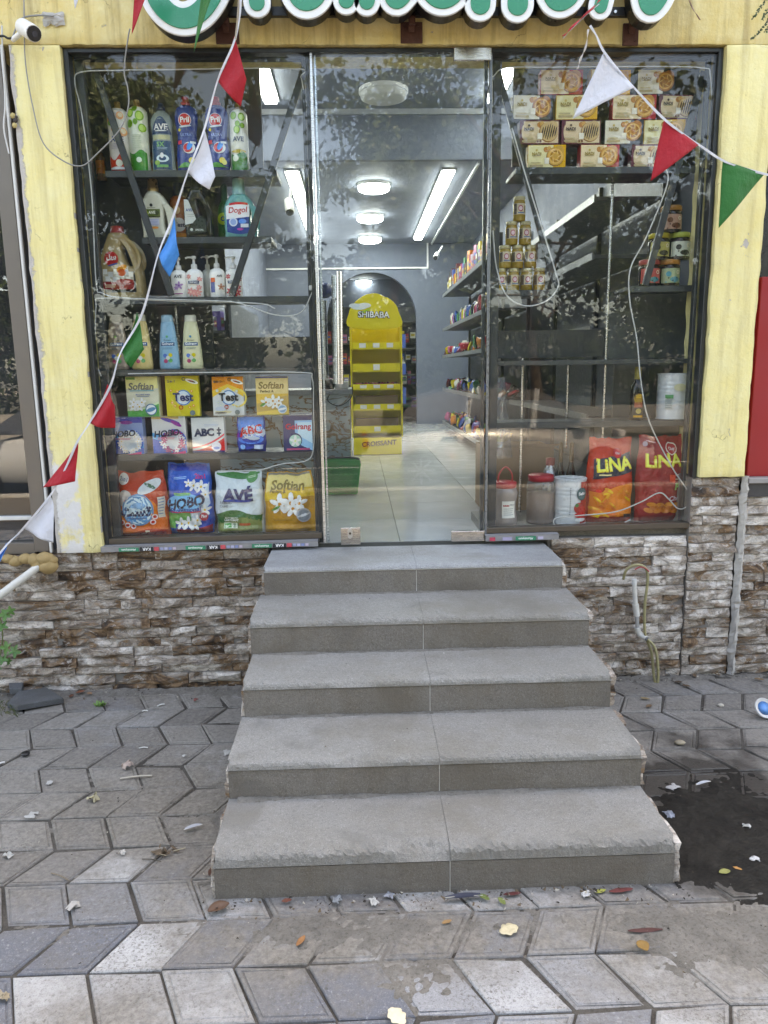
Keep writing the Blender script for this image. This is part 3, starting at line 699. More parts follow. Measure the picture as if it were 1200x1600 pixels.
def ledger(name, label, x0, x1, ztop, zbot, yface, mat, seed, hh=.0545, step_fn=None):
    t = thing(name, label, 'stone wall', ((x0+x1)/2, yface, zbot)); rnd = random.Random(seed)
    MB().box(x0, x1, yface+.004, yface+.25, zbot, ztop).build('mortar_bed', JOINTM, t)
    z = ztop; row = 0
    while z > zbot+.02:
        h = hh*rnd.uniform(.9, 1.08); zc = z-h/2; x = x0-rnd.uniform(0, .1)
        while x < x1-.03:
            L = rnd.choice([.13, .18, .24, .3, .36, .45])*rnd.uniform(.85, 1.15)
            xa, xb = max(x, x0), min(x+L, x1)
            if xb-xa > .03 and xb > x1-.05: xb = x1
            if xb-xa > .03:
                me = stone_mesh(xb-xa-.003, h-.003, rnd.choice([.010, .014, .018, .024, .020]), rnd).mesh('stone', mat)
                copy_obj(me, 'stone', ((xa+xb)/2, yface, zc), t)
            x += L
        z -= h; row += 1
    return t
ledger('stone_wall', 'brown and grey split-stone wall left of the steps', -1.35, .918, -.052, -.85, .012, STONE, 11)
ledger('stone_wall', 'pale brown and white split-stone wall right of the steps, behind the hose', 2.435, 3.20, -.030, -.85, .012, STONE_W, 23)
ledger('stone_pier', 'split-stone pier of pale stones under the right yellow pillar', 3.205, 3.462, .288, -.85, -.004, STONE_W, 31)
ledger('stone_wall', 'split-stone wall of the neighbouring shop beyond the upright joint', 3.51, 4.7, .18, -.85, .02, STONE_W, 47)
# bed of brown-grey stones low along the ground, upright mortar joint
t = thing('mortar_seam', 'rough upright mortar seam between the two stone walls at right', 'mortar seam', (3.487, 0, -.84))
mb = MB(); q = random.Random(8)
mb.grid(4, 60, lambda u, v: (3.466+.045*u+.012*fbm(v*3, u, 4., 3), -.012-.030*math.sin(math.pi*u)+.012*fbm(u*2, v*8, 5., 3), -.83+1.13*v), 0, False)
mb.build('mortar', MORTAR, t)

# ================================================================== NEIGHBOURS
nb = thing('neighbour_window', 'brown-grey aluminium shop window left of the yellow pillar', 'shop window', (-.6, 0, -.05))
TAUPE = plain((.165, .145, .125), .42, .35, .08, 4.)
frame_bar((-.275, -.04), (-.275, 2.9), .075, 'window_frame', TAUPE, .07, .02, nb); frame_bar((-2.2, -.02), (-.312, -.02), .06, 'window_frame', TAUPE, .07, .02, nb)
frame_bar((-.2265, -.045), (-.2265, 2.9), .012, 'white_seal', PWHITE, .02, -.012, nb)
frame_bar((-2.2, .14), (-.312, .14), .02, 'glazing_bar', PWHITE, .05, .03, nb)
pane(-2.2, -.312, .01, 2.9, .03, 'window_pane', glass_mat('neighbour_glass', .09, (.6, .62, .63), .05), nb)
MB().box(-2.2, -.26, .9, .95, -.3, 3).build('back_panel', plain((.05, .05, .055), .7), nb)
MB().box(-2.2, -.25, .06, .9, -.06, -.05).build('window_shelf', plain((.10, .10, .11), .6), nb)
MB().box(-4.3, -.255, .05, .3, -.86, -.055).build('base_wall', MORTAR, nb)
MB().box(-4.3, -2.2, -.02, .3, -.86, 4.5).build('side_wall', PLASTER_TOP, nb)
nr = thing('neighbour_shop', 'neighbouring shop front with red panel above a dark stone ledge', 'shop front', (4.0, 0, .18))
MB().box(3.52, 5.2, .03, .07, .285, 1.33).build('red_panel', plain((.33, .012, .018), .38, 0, .06, 3.), nr, bevel=.003)
MB().box(3.52, 5.2, .06, .12, 1.33, 2.41).build('dark_pane', plain((.012, .012, .013), .2), nr)
MB().box(3.50, 5.2, -.03, .1, .255, .285).build('ledge', plain((.30, .28, .27), .6, 0, .2), nr, bevel=.004)
MB().box(3.50, 5.2, -.01, .1, .18, .255).build('ledge_face', plain((.05, .048, .05), .55, 0, .4, 12.), nr)
MB().box(3.55, 7.5, .12, .3, -.86, 2.42).build('side_wall', PLASTER_TOP, nr)
# ================================================================== STREET BEHIND THE CAMERA (mirrored in the panes)
BARK = plain((.10, .075, .05), .9, 0, .3, 10., .6)
LEAFM = [mat_leaf('tree_leaf', (.045, .085, .020), (.10, .13, .035)), mat_leaf('tree_leaf_dark', (.022, .045, .013), (.05, .075, .022))]
def tree(x, y, zb, h, cr, ch, n, leaf, label, mi=0, seed=0, lean=(0, 0), group='street trees mirrored in the glass'):
    rnd = random.Random(seed); t = thing('street_tree', label, 'tree', (x, y, zb), group)
    mb = MB(); top = Vector((x+lean[0], y+lean[1], zb+h-ch*.45))
    mid = Vector((x+lean[0]*.3, y+lean[1]*.3, zb+(h-ch)*.6))
    mb.tube(smooth_path([(x, y, zb-.1), mid, top], 5), [.13-.09*i/10 for i in range(11)], 8)
    tips = []
    for k in range(11):
        a = rnd.uniform(0, math.tau); r_ = cr*rnd.uniform(.45, .9); f_ = rnd.uniform(.35, 1)
        s_ = mid.lerp(top, f_); e = Vector((x+lean[0]+r_*math.cos(a), y+lean[1]+r_*math.sin(a), zb+h-ch+ch*rnd.uniform(.15, .95)))
        mb.tube(smooth_path([s_, s_.lerp(e, .5)+Vector((0, 0, .2)), e], 4), [.045-.035*i/8 for i in range(9)], 5); tips += [e, s_.lerp(e, .6)]
    mb.build('trunk', BARK, t)
    cb = MB(); cl = [p+Vector((rnd.gauss(0, .25), rnd.gauss(0, .25), rnd.gauss(0, .2)))*cr*.4 for p in tips for _ in range(2)]
    for i in range(n):
        c_ = cl[rnd.randrange(len(cl))]; sg = cr*.10
        p = c_+Vector((rnd.gauss(0, sg), rnd.gauss(0, sg), rnd.gauss(0, sg*.8)))
        d = Vector((rnd.gauss(0, 1), rnd.gauss(0, 1), rnd.gauss(-.5, .7))).normalized(); w_ = d.orthogonal().normalized(); w_.rotate(Matrix.Rotation(rnd.uniform(0, 6.3), 3, d))
        L = leaf*rnd.uniform(.6, 1.2)
        cb.add([p, p+d*L*.5+w_*L*.3, p+d*L, p+d*L*.5-w_*L*.3], [(0, 1, 2, 3)])
    cb.build('crown', LEAFM[mi], t)
tree(-1.4, -6.9, -.9, 6.2, 2.3, 3.9, 15000, .105, 'leafy street tree by the kerb mirrored in the left window', 0, 3, (.3, .3))
tree(4.3, -7.4, -.9, 6.6, 2.2, 4.0, 15000, .105, 'leafy street tree by the kerb mirrored in the right window', 0, 7, (-.8, .5))
tree(1.9, -9.3, -.9, 7.2, 1.9, 3.3, 10000, .115, 'thin leafy tree mirrored above the shop door', 0, 12, (.4, 0))
for i, (x, y, h, r_) in enumerate([(-9, -17, 9, 4), (-3.6, -18.5, 10.5, 4.2), (1.2, -20, 8, 3.6), (6.5, -18, 10, 4.2), (12.5, -17.5, 9, 4), (-16, -18, 10, 4.5), (19, -19, 10, 4.5)]):
    tree(x, y, -.8, h, r_, h*.95, 8000, .30, ['broad dark tree across the road, far left of the row', 'tall dark tree across the road, left of the middle gap', 'lower dark tree across the road in the middle of the row', 'tall dark tree across the road, right of the middle gap', 'broad dark tree across the road, far right of the row', 'outermost dark tree across the road at the left end', 'outermost dark tree across the road at the right end'][i], 1, 40+i, group='dark trees across the road')
tag(MB().box(-40, 44, -14.6, -14.3, -.75, -.05).build('low_wall', plain((.22, .21, .19), .7, 0, .1, 2.)), 'low pale wall along the far side of the road', 'wall')
q = random.Random(77)
for i in range(9):
    x = -14+i*4+q.uniform(-.8, .8); r_ = q.uniform(1.5, 2.1); hgt = q.uniform(3.0, 4.4); t = thing('shrub', 'dense dark shrub behind the low wall across the road, '+['at the far left', 'second from left', 'third from left', 'fourth from left', 'in the middle', 'fourth from right', 'third from right', 'second from right', 'at the far right'][i], 'shrub', (x, -15.8, -.8), 'shrubs behind the low wall')
    mb = MB(); ms = MB()
    for k in range(3200):
        d = Vector((q.gauss(0, 1), q.gauss(0, .6), q.gauss(0, 1))).normalized()*q.random()**.35; p_ = Vector((x+d.x*r_*1.2, -15.8+d.y*r_*.6, -.8+hgt*.5+d.z*hgt*.5)); d2 = Vector((q.gauss(0, 1), q.gauss(0, 1), q.gauss(0, 1))).normalized(); w_ = d2.orthogonal().normalized()
        mb.add([p_, p_+d2*.1+w_*.06, p_+d2*.2, p_+d2*.1-w_*.06], [(0, 1, 2, 3)])
    mb.build('crown', LEAFM[1], t)
    for k in range(3): ms.tube([(x+.2*k-.2, -15.8, -.85), (x+.3*k-.3, -15.8, .4)], .03, 5)
    ms.build('trunk', BARK, t)
# parked cars
CARGLASS = plain((.02, .024, .028), .06)
def car(x, y, rotz, label, col):
    t = thing('parked_car', label, 'car', (x, y, -.86), 'pale cars parked along the kerb', rotz)
    body = plain(col, .22, .0, .03, 2.); L, Wd = 4.3, 1.72
    def section(X):                # lower body half width, bottom, shoulder height
        u = X/L+.5
        sh = .62+.30*math.sin(math.pi*min(1, max(0, (u*1.12+.02))))**.5; wdt = Wd/2*(1-.16*abs(2*u-1)**3.2)
        return wdt, .24+.10*abs(2*u-1)**4, min(.93, sh)
    mb = MB(); prof = []
    for i in range(29):
        X = -L/2+L*i/28; w_, b_, s_ = section(X)
        prof.append([(X, -w_*.9, b_), (X, -w_, b_+.12), (X, -w_*1.0, (b_+s_)/2), (X, -w_*.95, s_-.05), (X, -w_*.86, s_), (X, 0, s_+.03), (X, w_*.86, s_), (X, w_*.95, s_-.05), (X, w_, (b_+s_)/2), (X, w_, b_+.12), (X, w_*.9, b_)])
    vs = [v for r_ in prof for v in r_]; m = 11
    mb.add(vs, [(i*m+j, (i+1)*m+j, (i+1)*m+j+1, i*m+j+1) for i in range(28) for j in range(m-1)], 0, True)
    mb.add(prof[0], [tuple(range(m))]); mb.add(prof[-1], [tuple(range(m))[::-1]])
    mb.build('body', body, t, False)
    cab = [(-1.75, .90), (-1.35, 1.32), (-.9, 1.44), (.2, 1.45), (.55, 1.37), (1.25, .92)]
    def loft(inset, dz, mat, nm, a, b):
        mb = MB(); rows = []
        for X, Z in cab[a:b]:
            wt = Wd/2*(.93-.22*((Z-.9)/.55))+inset; rows.append([(X, -wt, Z+dz), (X, wt, Z+dz)])
        return rows
    rows = []
    for X, Z in cab:
        wt = Wd/2*(.92-.22*((Z-.9)/.55)); rows.append((X, Z, wt))
    mb = MB()
    for (X, Z, w1), (X2, Z2, w2) in zip(rows[:-1], rows[1:]):
        mb.add([(X, -w1, Z), (X2, -w2, Z2), (X2, w2, Z2), (X, w1, Z)], [(0, 1, 2, 3)], 0, True)
    mb.build('roof', body, t, False)
    for s_ in (-1, 1):
        mb = MB(); mb.add([(X, s_*w_, Z) for X, Z, w_ in rows], [tuple(range(6))]); side = mb.build('side_window', CARGLASS, t, False)
        for X0 in (-.55, .42):
            MB().bar((X0-.1, s_*(Wd/2*.925), .9), (X0, s_*(Wd/2*.70+.0), 1.44), .08, .02).build('pillar_trim', body, side, False)
        MB().box(-1.0, -.8, s_*.86-.012, s_*.86+.012, .76, .79).build('door_handle', BLACK, t, False)
        MB().box(.95, 1.12, s_*.93-.07, s_*.93+.07, .92, 1.04).build('mirror', body, t, False, bevel=.02)
    MB().add([(-1.72, -.66, .94), (-1.38, -.58, 1.30), (-1.38, .58, 1.30), (-1.72, .66, .94)], [(0, 1, 2, 3)]).build('rear_window', CARGLASS, t, False, loc=(-.012, 0, .012))
    MB().add([(.6, -.58, 1.34), (1.2, -.68, .95), (1.2, .68, .95), (.6, .58, 1.34)], [(0, 1, 2, 3)]).build('windscreen', CARGLASS, t, False, loc=(.012, 0, .012))
    for X in (-1.3, 1.35):
        for s_ in (-1, 1):
            c_ = (X, s_*.78, .31)
            wmb = MB(); n = 22
            wmb.tube([(X, s_*.68, .31), (X, s_*.875, .31)], .31, n); wh = wmb.build('wheel', plain((.02, .02, .02), .8), t, False)
            rm = MB().tube([(X, s_*.86, .31), (X, s_*.885, .31)], .06, 10)
            for k in range(8):
                a = k*math.tau/8; rm.bar((X, s_*.882, .31), (X+.2*math.cos(a), s_*.882, .31+.2*math.sin(a)), .035, .012)
            rm.build('rim', ALU, wh, False)
    for s_ in (-1, 1):
        MB().box(2.02, 2.13, s_*.62-.16, s_*.62+.16, .62, .74).build('headlight', plain((.7, .7, .72), .1), t, False, bevel=.02)
        MB().box(-2.14, -2.05, s_*.66-.12, s_*.66+.12, .62, .78).build('tail_light', plain((.35, .01, .01), .2), t, False, bevel=.02)
    return t
car(3.6, -7.6, 0, 'white parked car at the kerb mirrored in the right window', (.34, .35, .37)); car(-2.6, -7.5, math.pi, 'silver parked car at the kerb mirrored in the left window', (.30, .32, .34))
# ================================================================== DISPLAY FITTINGS
def zat(px, py, Y): return at(px, py, Y).z
def shelf(name, label, pxa, pxb, pyt, Y0, Y1, th=.022, mat=DARKM, rail=True, group='dark display shelves'):
    ym = Y0
    a, b = at(pxa, pyt, ym), at(pxb, pyt, ym); z = (a.z+b.z)/2
    t = thing(name, label, 'shelf', ((a.x+b.x)/2, (Y0+Y1)/2, z), group)
    MB().box(a.x, b.x, Y0, Y1, z-th, z).build('board', mat, t, bevel=.002)
    if rail: MB().box(a.x, b.x, Y0-.008, Y0-.0005, z-th-.012, z-.001).build('front_rail', plain((.055, .062, .066), .35, .4), t, bevel=.0015)
    return z
YS = .16                         # front of the left shelves
zA = shelf('display_shelf', 'dark shelf carrying the upright dish soap bottles, highest at left', 165, 432, 266, YS, .42)
zB = shelf('display_shelf', 'short dark shelf carrying the handled detergent bottles', 222, 424, 370, YS, .42)
zC = shelf('display_shelf', 'long dark shelf under the jug and the pump bottles', 147, 482, 464, YS, .42)
zD = shelf('display_shelf', 'long dark shelf under the four tall shampoo bottles', 157, 488, 576, YS, .42)
zE = shelf('display_shelf', 'thin glass shelf under the upper row of powder boxes', 176, 494, 650, YS, .40, .008, SHELFGLASS, False)
zF = shelf('display_shelf', 'dark shelf under the lower row of powder boxes', 172, 494, 708, YS, .42)
zG = -.002
zR1 = shelf('display_shelf', 'dark shelf carrying the stacked cookie boxes at right', 806, 1086, 261, YS, .42)
zR2 = shelf('display_shelf', 'dark shelf under the pyramid of honey jars', 771, 872, 453, YS, .42)
zR3 = shelf('display_shelf', 'short dark shelf under the five pickle jars', 985, 1088, 446, YS, .42)
zR4 = shelf('display_shelf', 'long empty dark shelf across the right window', 768, 1092, 562, YS, .42, .014)
zR5 = shelf('display_shelf', 'dark shelf carrying the oil bottle and the white tin', 776, 1090, 658, YS, .42)
zH = .012
def strut(name, label, pa, pb, Y, w=.034, mat=DARKM, d=.02, group=None):
    a, b = at(*pa, Y), at(*pb, Y)
    t = tag(MB().bar(a, b, w, d).build(name, mat, bevel=.002), label, 'strut', group)
strut('slanted_strut', 'slanted dark strut left of the dish soap shelf', (150, 112), (268, 462), .15, group='slanted struts framing the window displays')
strut('slanted_strut', 'slanted dark strut right of the dish soap shelf', (474, 112), (362, 462), .15, group='slanted struts framing the window displays')
strut('slanted_strut', 'slanted dark strut right of the honey jar pyramid', (778, 112), (868, 450), .15, .03, group='slanted struts framing the window displays')
strut('slanted_strut', 'slanted dark strut left of the pickle jars', (1100, 112), (1008, 446), .15, group='slanted struts framing the window displays')
for i, (px, y0, y1, Y, lb) in enumerate([(297, 470, 835, .30, 'thin steel post behind the powder boxes'), (170, 262, 830, .33, 'thin steel post at the left side of the left window'), (936, 268, 820, .30, 'bright steel post in the middle of the right window'), (1068, 258, 660, .30, 'dark steel post behind the pickle jars'), (812, 560, 800, .40, 'thin steel post right of the plastic bag'), (884, 560, 700, .55, 'thin steel post behind the steel middle post')]):
    a, b = at(px, y1, Y), at(px, y0, Y)
    tag(MB().tube([(a.x, Y, a.z), (a.x, Y, b.z)], .008, 8).build('steel_post', CHROME), lb, 'post', 'steel posts of the displays')
# cabinet surrounds of the two displays (dark side, top and bottom boards)
def surround(label, x0, x1, pxs):
    t = thing('display_surround', label, 'display cabinet', ((x0+x1)/2, .3, 0), 'dark surrounds of the two window displays')
    zt = zat(300, 96, .1)
    MB().box(x0, x0+.045, .075, .115, .0, zt).build('side_board', DARKM, t, bevel=.004); MB().box(x1-.018, x1, .075, .115, .0, zt).build('side_board', DARKM, t, bevel=.004)
    MB().box(x0, x1, .075, .115, zt, zt+.05).build('top_board', DARKM, t, bevel=.004)
    return t
surround('dark surround of the left window display', XL+.02, D0-.03, 0); surround('dark surround of the right window display', D1+.03, XR-.022, 0)
# added sheets: dimness and dark reflections behind the displays, put into colour
def sheet_back(name, label, pxa, pya, pxb, pyb, Y, mat):
    a, b = at(pxa, pyb, Y), at(pxb, pya, Y)
    return tag(MB().box(a.x, b.x, Y, Y+.015, a.z, b.z).build(name, mat), label, 'panel', 'added dark sheets behind the displays')
GREYP = plain((.075, .085, .092), .35, 0, .1, 2.); DGREY = plain((.03, .034, .037), .4, 0, .2, 3.)
sheet_back('darkening_sheet', 'added sheet for the dimness behind the shampoo bottles and powder boxes', 150, 470, 330, 836, .46, DGREY)
sheet_back('darkening_sheet', 'added sheet for the dimness behind the jug at the upper left', 150, 96, 235, 462, .46, DGREY)
sheet_back('darkening_sheet', 'added sheet for the dimness behind the dish soap bottles', 236, 96, 405, 266, .47, GREYP)
sheet_back('darkening_sheet', 'added sheet for the blue-grey dimness behind the cookie boxes', 800, 96, 1100, 260, .47, GREYP)
sheet_back('darkening_sheet', 'added sheet for the dimness behind the handled bottles and pumps', 236, 275, 345, 462, .49, DGREY)
sheet_back('darkening_sheet', 'added low sheet for the dark mirrored band at the middle of the left window', 330, 526, 486, 580, .50, DGREY)
sheet_back('darkening_sheet', 'added sheet for the dim wall behind the steel post in the right window', 944, 455, 1092, 560, .46, GREYP)
sheet_back('darkening_sheet', 'added low sheet for the dark mirrored band across the right window', 775, 514, 1000, 560, .47, DGREY)
sheet_back('darkening_sheet', 'added sheet for the dim wall behind the oil bottle and white tin', 950, 566, 1092, 800, .47, GREYP)
# white light cable laid inside the panes
def cable(name, label, pts, r, mat, cat='cable', n=6, group=None):
    P = smooth_path(pts, n)
    return tag(MB().tube(P, r, 6).build(name, mat), label, cat, group)
def cpts(pix, Y): return [at(p[0], p[1], p[2] if len(p) > 2 else Y) for p in pix]
LG = 'thin pale cables behind the panes'
cable('light_cable', 'pale cable looping round the upper part of the left window', cpts([(490, 452), (470, 488), (430, 492), (375, 474), (330, 470), (200, 466), (160, 458), (150, 440), (143, 300), (128, 180), (117, 130), (125, 113), (180, 110), (250, 109), (460, 107), (470, 120), (474, 140)], .055), .0032, CABLE_W, group=LG)
cable('light_cable', 'pale cable framing the lower part of the left window', cpts([(158, 588), (150, 560), (150, 480), (160, 466), (260, 470), (400, 474), (430, 482)], .06), .003, CABLE_W, group=LG)
cable('light_cable', 'pale cable round the powder boxes at the left window', cpts([(200, 584), (330, 582), (470, 582), (488, 592), (490, 640), (490, 700), (478, 720), (440, 725), (400, 735), (340, 736)], .06), .003, CABLE_W, group=LG)
cable('light_cable', 'pale cable sagging below the honey jars', cpts([(770, 360), (776, 420), (792, 462), (822, 478), (854, 470), (872, 448), (868, 425), (845, 350), (820, 270), (800, 200)], .055), .0036, CABLE_W, group=LG)
cable('light_cable', 'long pale cable hanging across the right window', cpts([(1040, 260), (1042, 290), (1010, 370), (985, 420), (984, 470), (995, 530), (1002, 600), (1015, 660), (1050, 730), (1076, 770), (1074, 790), (1060, 795), (1045, 780), (1030, 770), (1000, 785), (960, 800), (900, 806), (868, 810), (870, 822), (910, 826), (960, 822), (985, 812)], .055), .0034, CABLE_W, group=LG)
cable('light_cable', 'pale cable along the right edge of the right window', cpts([(770, 120), (790, 106), (860, 105), (1000, 104), (1095, 106), (1110, 120), (1112, 200), (1104, 300), (1098, 420), (1092, 520)], .055), .003, CABLE_W, group=LG)
MB_ = MB(); a = at(487, 450, .05)
tag(MB_.box(a.x-.014, a.x+.014, .035, .055, a.z-.012, a.z+.012).build('cable_clip', CABLE_W, bevel=.004), 'white stick-on clip holding the cable beside the door', 'clip')

# ================================================================== PRODUCTS
def split_tris(vs, fs, lim):     # breaks long triangles up so that lettering follows a curved surface
    vs, out, mid = list(vs), [], {}
    st = [t for f in fs for t in [(f[0], f[i], f[i+1]) for i in range(1, len(f)-1)]]
    while st:
        a, b, c_ = st.pop(); e = [((vs[p][0]-vs[q][0])**2+(vs[p][1]-vs[q][1])**2, p, q, r_) for p, q, r_ in ((a, b, c_), (b, c_, a), (c_, a, b))]
        d, p, q, r_ = max(e)
        if d <= lim*lim: out.append((a, b, c_)); continue
        k = (min(p, q), max(p, q))
        if k not in mid: mid[k] = len(vs); vs.append(((vs[p][0]+vs[q][0])/2, (vs[p][1]+vs[q][1])/2))
        m = mid[k]; st += [(p, m, r_), (m, q, r_)]
    return vs, out
class Print:
    """flat print on the front of a product: shapes in units of its width (u, -.5 .. .5) and height (v, 0 .. 1)"""
    sub = 0; lay = .00025; fine = 1
    def __init__(s, w, h, surf, eps=.0007):
        s.w, s.h, s.surf, s.eps, s.l = w, h, surf, eps, 0; s.mb = MB(); s.cols = []
    def put(s, uv, fs, col):
        s.l += 1
        if col not in s.cols: s.cols.append(col)
        vs = []
        for u, v in uv:
            x, y, z = s.surf(u*s.w, v*s.h); vs.append((x, y-s.eps-s.lay*s.l, z))
        s.mb.add(vs, fs, s.cols.index(col), True); return s
    def rect(s, u0, v0, u1, v1, col, nx=8, ny=6, f=None):
        if s.fine > 1: nx, ny = max(nx, int(abs(u1-u0)*24)+1), max(ny, int(abs(v1-v0)*24)+1)
        uv = [(u0+(u1-u0)*i/nx, v0+(v1-v0)*j/ny) for j in range(ny+1) for i in range(nx+1)]
        if f: uv = [f(u, v) for u, v in uv]
        return s.put(uv, [(j*(nx+1)+i, j*(nx+1)+i+1, (j+1)*(nx+1)+i+1, (j+1)*(nx+1)+i) for j in range(ny) for i in range(nx)], col)
    def area(s, lo, hi, col, u0=-.5, u1=.5, n=14, ny=4):   # between two functions of u
        if s.fine > 1: n, ny = 26, 12
        uv = [(u0+(u1-u0)*i/n, lo(u0+(u1-u0)*i/n)+(hi(u0+(u1-u0)*i/n)-lo(u0+(u1-u0)*i/n))*j/ny) for j in range(ny+1) for i in range(n+1)]
        return s.put(uv, [(j*(n+1)+i, j*(n+1)+i+1, (j+1)*(n+1)+i+1, (j+1)*(n+1)+i) for j in range(ny) for i in range(n)], col)
    def ell(s, u, v, ru, rv, col, n=18, rings=3, a0=0, rot=0., hole=0.):
        uv = []; c_, si = math.cos(rot), math.sin(rot); asp = s.h/s.w; rings *= s.fine
        for k in range(rings+1):
            f = hole+(1-hole)*k/rings
            for i in range(n):
                a = i*math.tau/n; x, z = ru*f*math.cos(a), rv*f*math.sin(a)*asp
                uv.append((u+x*c_-z*si, v+(x*si+z*c_)/asp))
        return s.put(uv, [(k*n+i, k*n+(i+1) % n, (k+1)*n+(i+1) % n, (k+1)*n+i) for k in range(rings) for i in range(n)], col)
    def txt(s, t, u, v, wd, col, bold=.02, rot=0., shear=0., hmax=None):
        vs, fs, tw, th = text_tris(t, bold)
        if s.sub: vs, fs = split_tris(vs, fs, s.sub*tw/wd)
        sc = wd/tw; asp = s.w/s.h
        if hmax and th*sc*asp > hmax: sc = hmax/(th*asp)
        c_, si = math.cos(rot), math.sin(rot)
        uv = []
        for x, y in vs:
            x += shear*y; x, y = x*c_-y*si, x*si+y*c_
            uv.append((u+x*sc, v+y*sc*asp))
        s.l += 1
        return s.put(uv, fs, col)
    def lines(s, u0, v0, u1, n, dv, col, th=.008):   # rows of tiny unreadable print
        for i in range(n): s.rect(u0, v0-i*dv, u1-(i % 3)*.06*(u1-u0), v0-i*dv+th, col, 3, 1)
        return s
    def flower(s, u, v, r, col, mid, n=5, rot=.3):
        for k in range(n):
            a = rot+k*math.tau/n
            s.ell(u+r*.55*math.cos(a), v+r*.55*math.sin(a)*s.w/s.h, r*.5, r*.26*s.w/s.h, col, 8, 1, 0, a)
        return s.ell(u, v, r*.2, r*.2*s.w/s.h, mid, 8, 1)
    def circ(s, u, v, r, col, n=18, hole=0.): return s.ell(u, v, r, r*s.w/s.h, col, n, 3, 0, 0., hole)
    def build(s, parent, name='front_print'):
        return s.mb.build(name, [ink(c) for c in s.cols], parent, False)
def flat(y): return lambda x, z: (x, y, z)
def lathe_surf(prof, w, h, sy):
    def r_at(v):
        for (r0, z0), (r1, z1) in zip(prof[:-1], prof[1:]):
            if z0 <= v <= z1 and z1 > z0: return r0+(r1-r0)*(v-z0)/(z1-z0)
        return prof[-1][0]
    def f(x, z):
        r = max(.05, r_at(z/h))*w/2; x = max(-.985*r, min(.985*r, x))
        return (x, -sy*math.sqrt(max(r*r-x*x, 1e-9)), z)
    return f
def spot(px0, px1, pyb, pyt, Y, zb=None):
    b, t_ = at((px0+px1)/2, pyb, Y), at((px0+px1)/2, pyt, Y)
    w = (at(px1, (pyb+pyt)/2, Y)-at(px0, (pyb+pyt)/2, Y)).x
    z = b.z if zb is None else zb
    return Vector((b.x, Y, z)), w, t_.z-z
def lathe_part(name, prof, w, h, sy, mat, parent, n=24, c=(0, 0, 0)):
    return MB().lathe([(r*w/2, z*h) for r, z in prof], n, 1, sy, c).build(name, mat, parent, False)
# ---- bottles turned on a lathe -------------------------------------------------
PRIL = [(0, 0), (.84, 0), (.93, .02), (.97, .14), (.95, .27), (.84, .43), (.80, .50), (.86, .58), (.97, .68), (1, .74), (.95, .80), (.78, .855), (.5, .885), (.36, .893)]
AVEB = [(0, 0), (.90, 0), (.98, .02), (1, .15), (.95, .35), (.87, .5), (.90, .62), (.96, .7), (.93, .77), (.72, .84), (.42, .88), (.34, .90)]
CAN = [(0, 0), (.9, 0), (1, .015), (1, .80), (.95, .845), (.72, .885), (.55, .90)]
SHAM = [(0, 0), (.9, 0), (.99, .02), (1, .1), (.93, .35), (.78, .66), (.66, .82), (.60, .87), (.56, .875)]
PUMP = [(0, 0), (.93, 0), (1, .02), (1, .55), (.95, .61), (.72, .66), (.40, .69), (.34, .70)]
def bottle(name, label, cat, px, prof, sy, col, Y, zb, cap=None, group=None, rough=.28, rz=0.):
    P, w, h = spot(*px, Y, zb); t = thing(name, label, cat, P, group, rz)
    lathe_part('body', prof, w, h, sy, plain(col, rough, 0, .05, 8.), t)
    if cap:
        cp, cc, ce = cap; cs = sy if ce else 1
        lathe_part('cap', cp, w, h, cs, cc if not isinstance(cc, str) else plain(cc, .35), t, 18)
    return t, Print(w, h, lathe_surf(prof, w, h, sy)), w, h
GOLD = plain((.42, .26, .09), .32, .6, .08)
cap_s = [(.36, .885), (.40, .90), (.40, .935), (.26, .945), (.24, .985), (.20, 1), (0, 1)]
cap_c = [(.58, .895), (.60, .90), (.58, .905), (.30, .91), (.30, .985), (.27, 1), (0, 1)]
YP = .25
BG = 'dish soap bottles and spray cans on the upper left shelf'
t, p, w, h = bottle('spray_can', 'white and orange air spray can, first from the left on its shelf', 'spray can', (174, 207, 266, 160), CAN, 1, 'e6e2dc', YP, zA, (cap_c, GOLD, 0), BG)
p.area(lambda u: 0.02, lambda u: .22+.05*math.sin(9*u), 'b4472b', -.49, .49); 
for q in [(-.25, .72, .2), (.2, .78, .16), (-.1, .6, .14), (.28, .56, .18)]: p.ell(q[0], q[1], q[2], q[2]*.34, 'd9a07c'); p.ell(q[0]+.03, q[1]+.01, q[2]*.6, q[2]*.2, 'f0cdb6')
p.ell(-.3, .68, .09, .04, '5f8a3c', rot=.6); p.txt('AVE', 0, .46, .62, '23406e', .03); p.lines(-.3, .39, .3, 4, .02, 'a9a6b5', .006); p.circ(.05, .13, .16, 'efdccf'); p.ell(0, .06, .4, .02, 'd7dbe0'); p.build(t)
t, p, w, h = bottle('spray_can', 'white air spray can with lime slices and green foot, second from the left', 'spray can', (205, 236, 266, 157), CAN, 1, 'dfe6d6', YP, zA, (cap_c, GOLD, 0), BG)
p.area(lambda u: .02, lambda u: .28+.03*math.sin(8*u), '2f7d33', -.49, .49)
for q in [(-.25, .8, .17, 1), (.2, .76, .2, 1), (-.02, .86, .13, 0), (-.3, .66, .16, 0), (.3, .6, .17, 1), (.0, .68, .12, 0)]: p.ell(q[0], q[1], q[2], q[2]*.34, '6d9a3a'); p.ell(q[0], q[1], q[2]*.75, q[2]*.25, 'a9c873' if q[3] else '57822c')
p.lines(-.2, .5, .25, 8, .025, 'b7c2b0', .008); p.circ(.08, .17, .13, 'cfe3cf'); p.build(t)
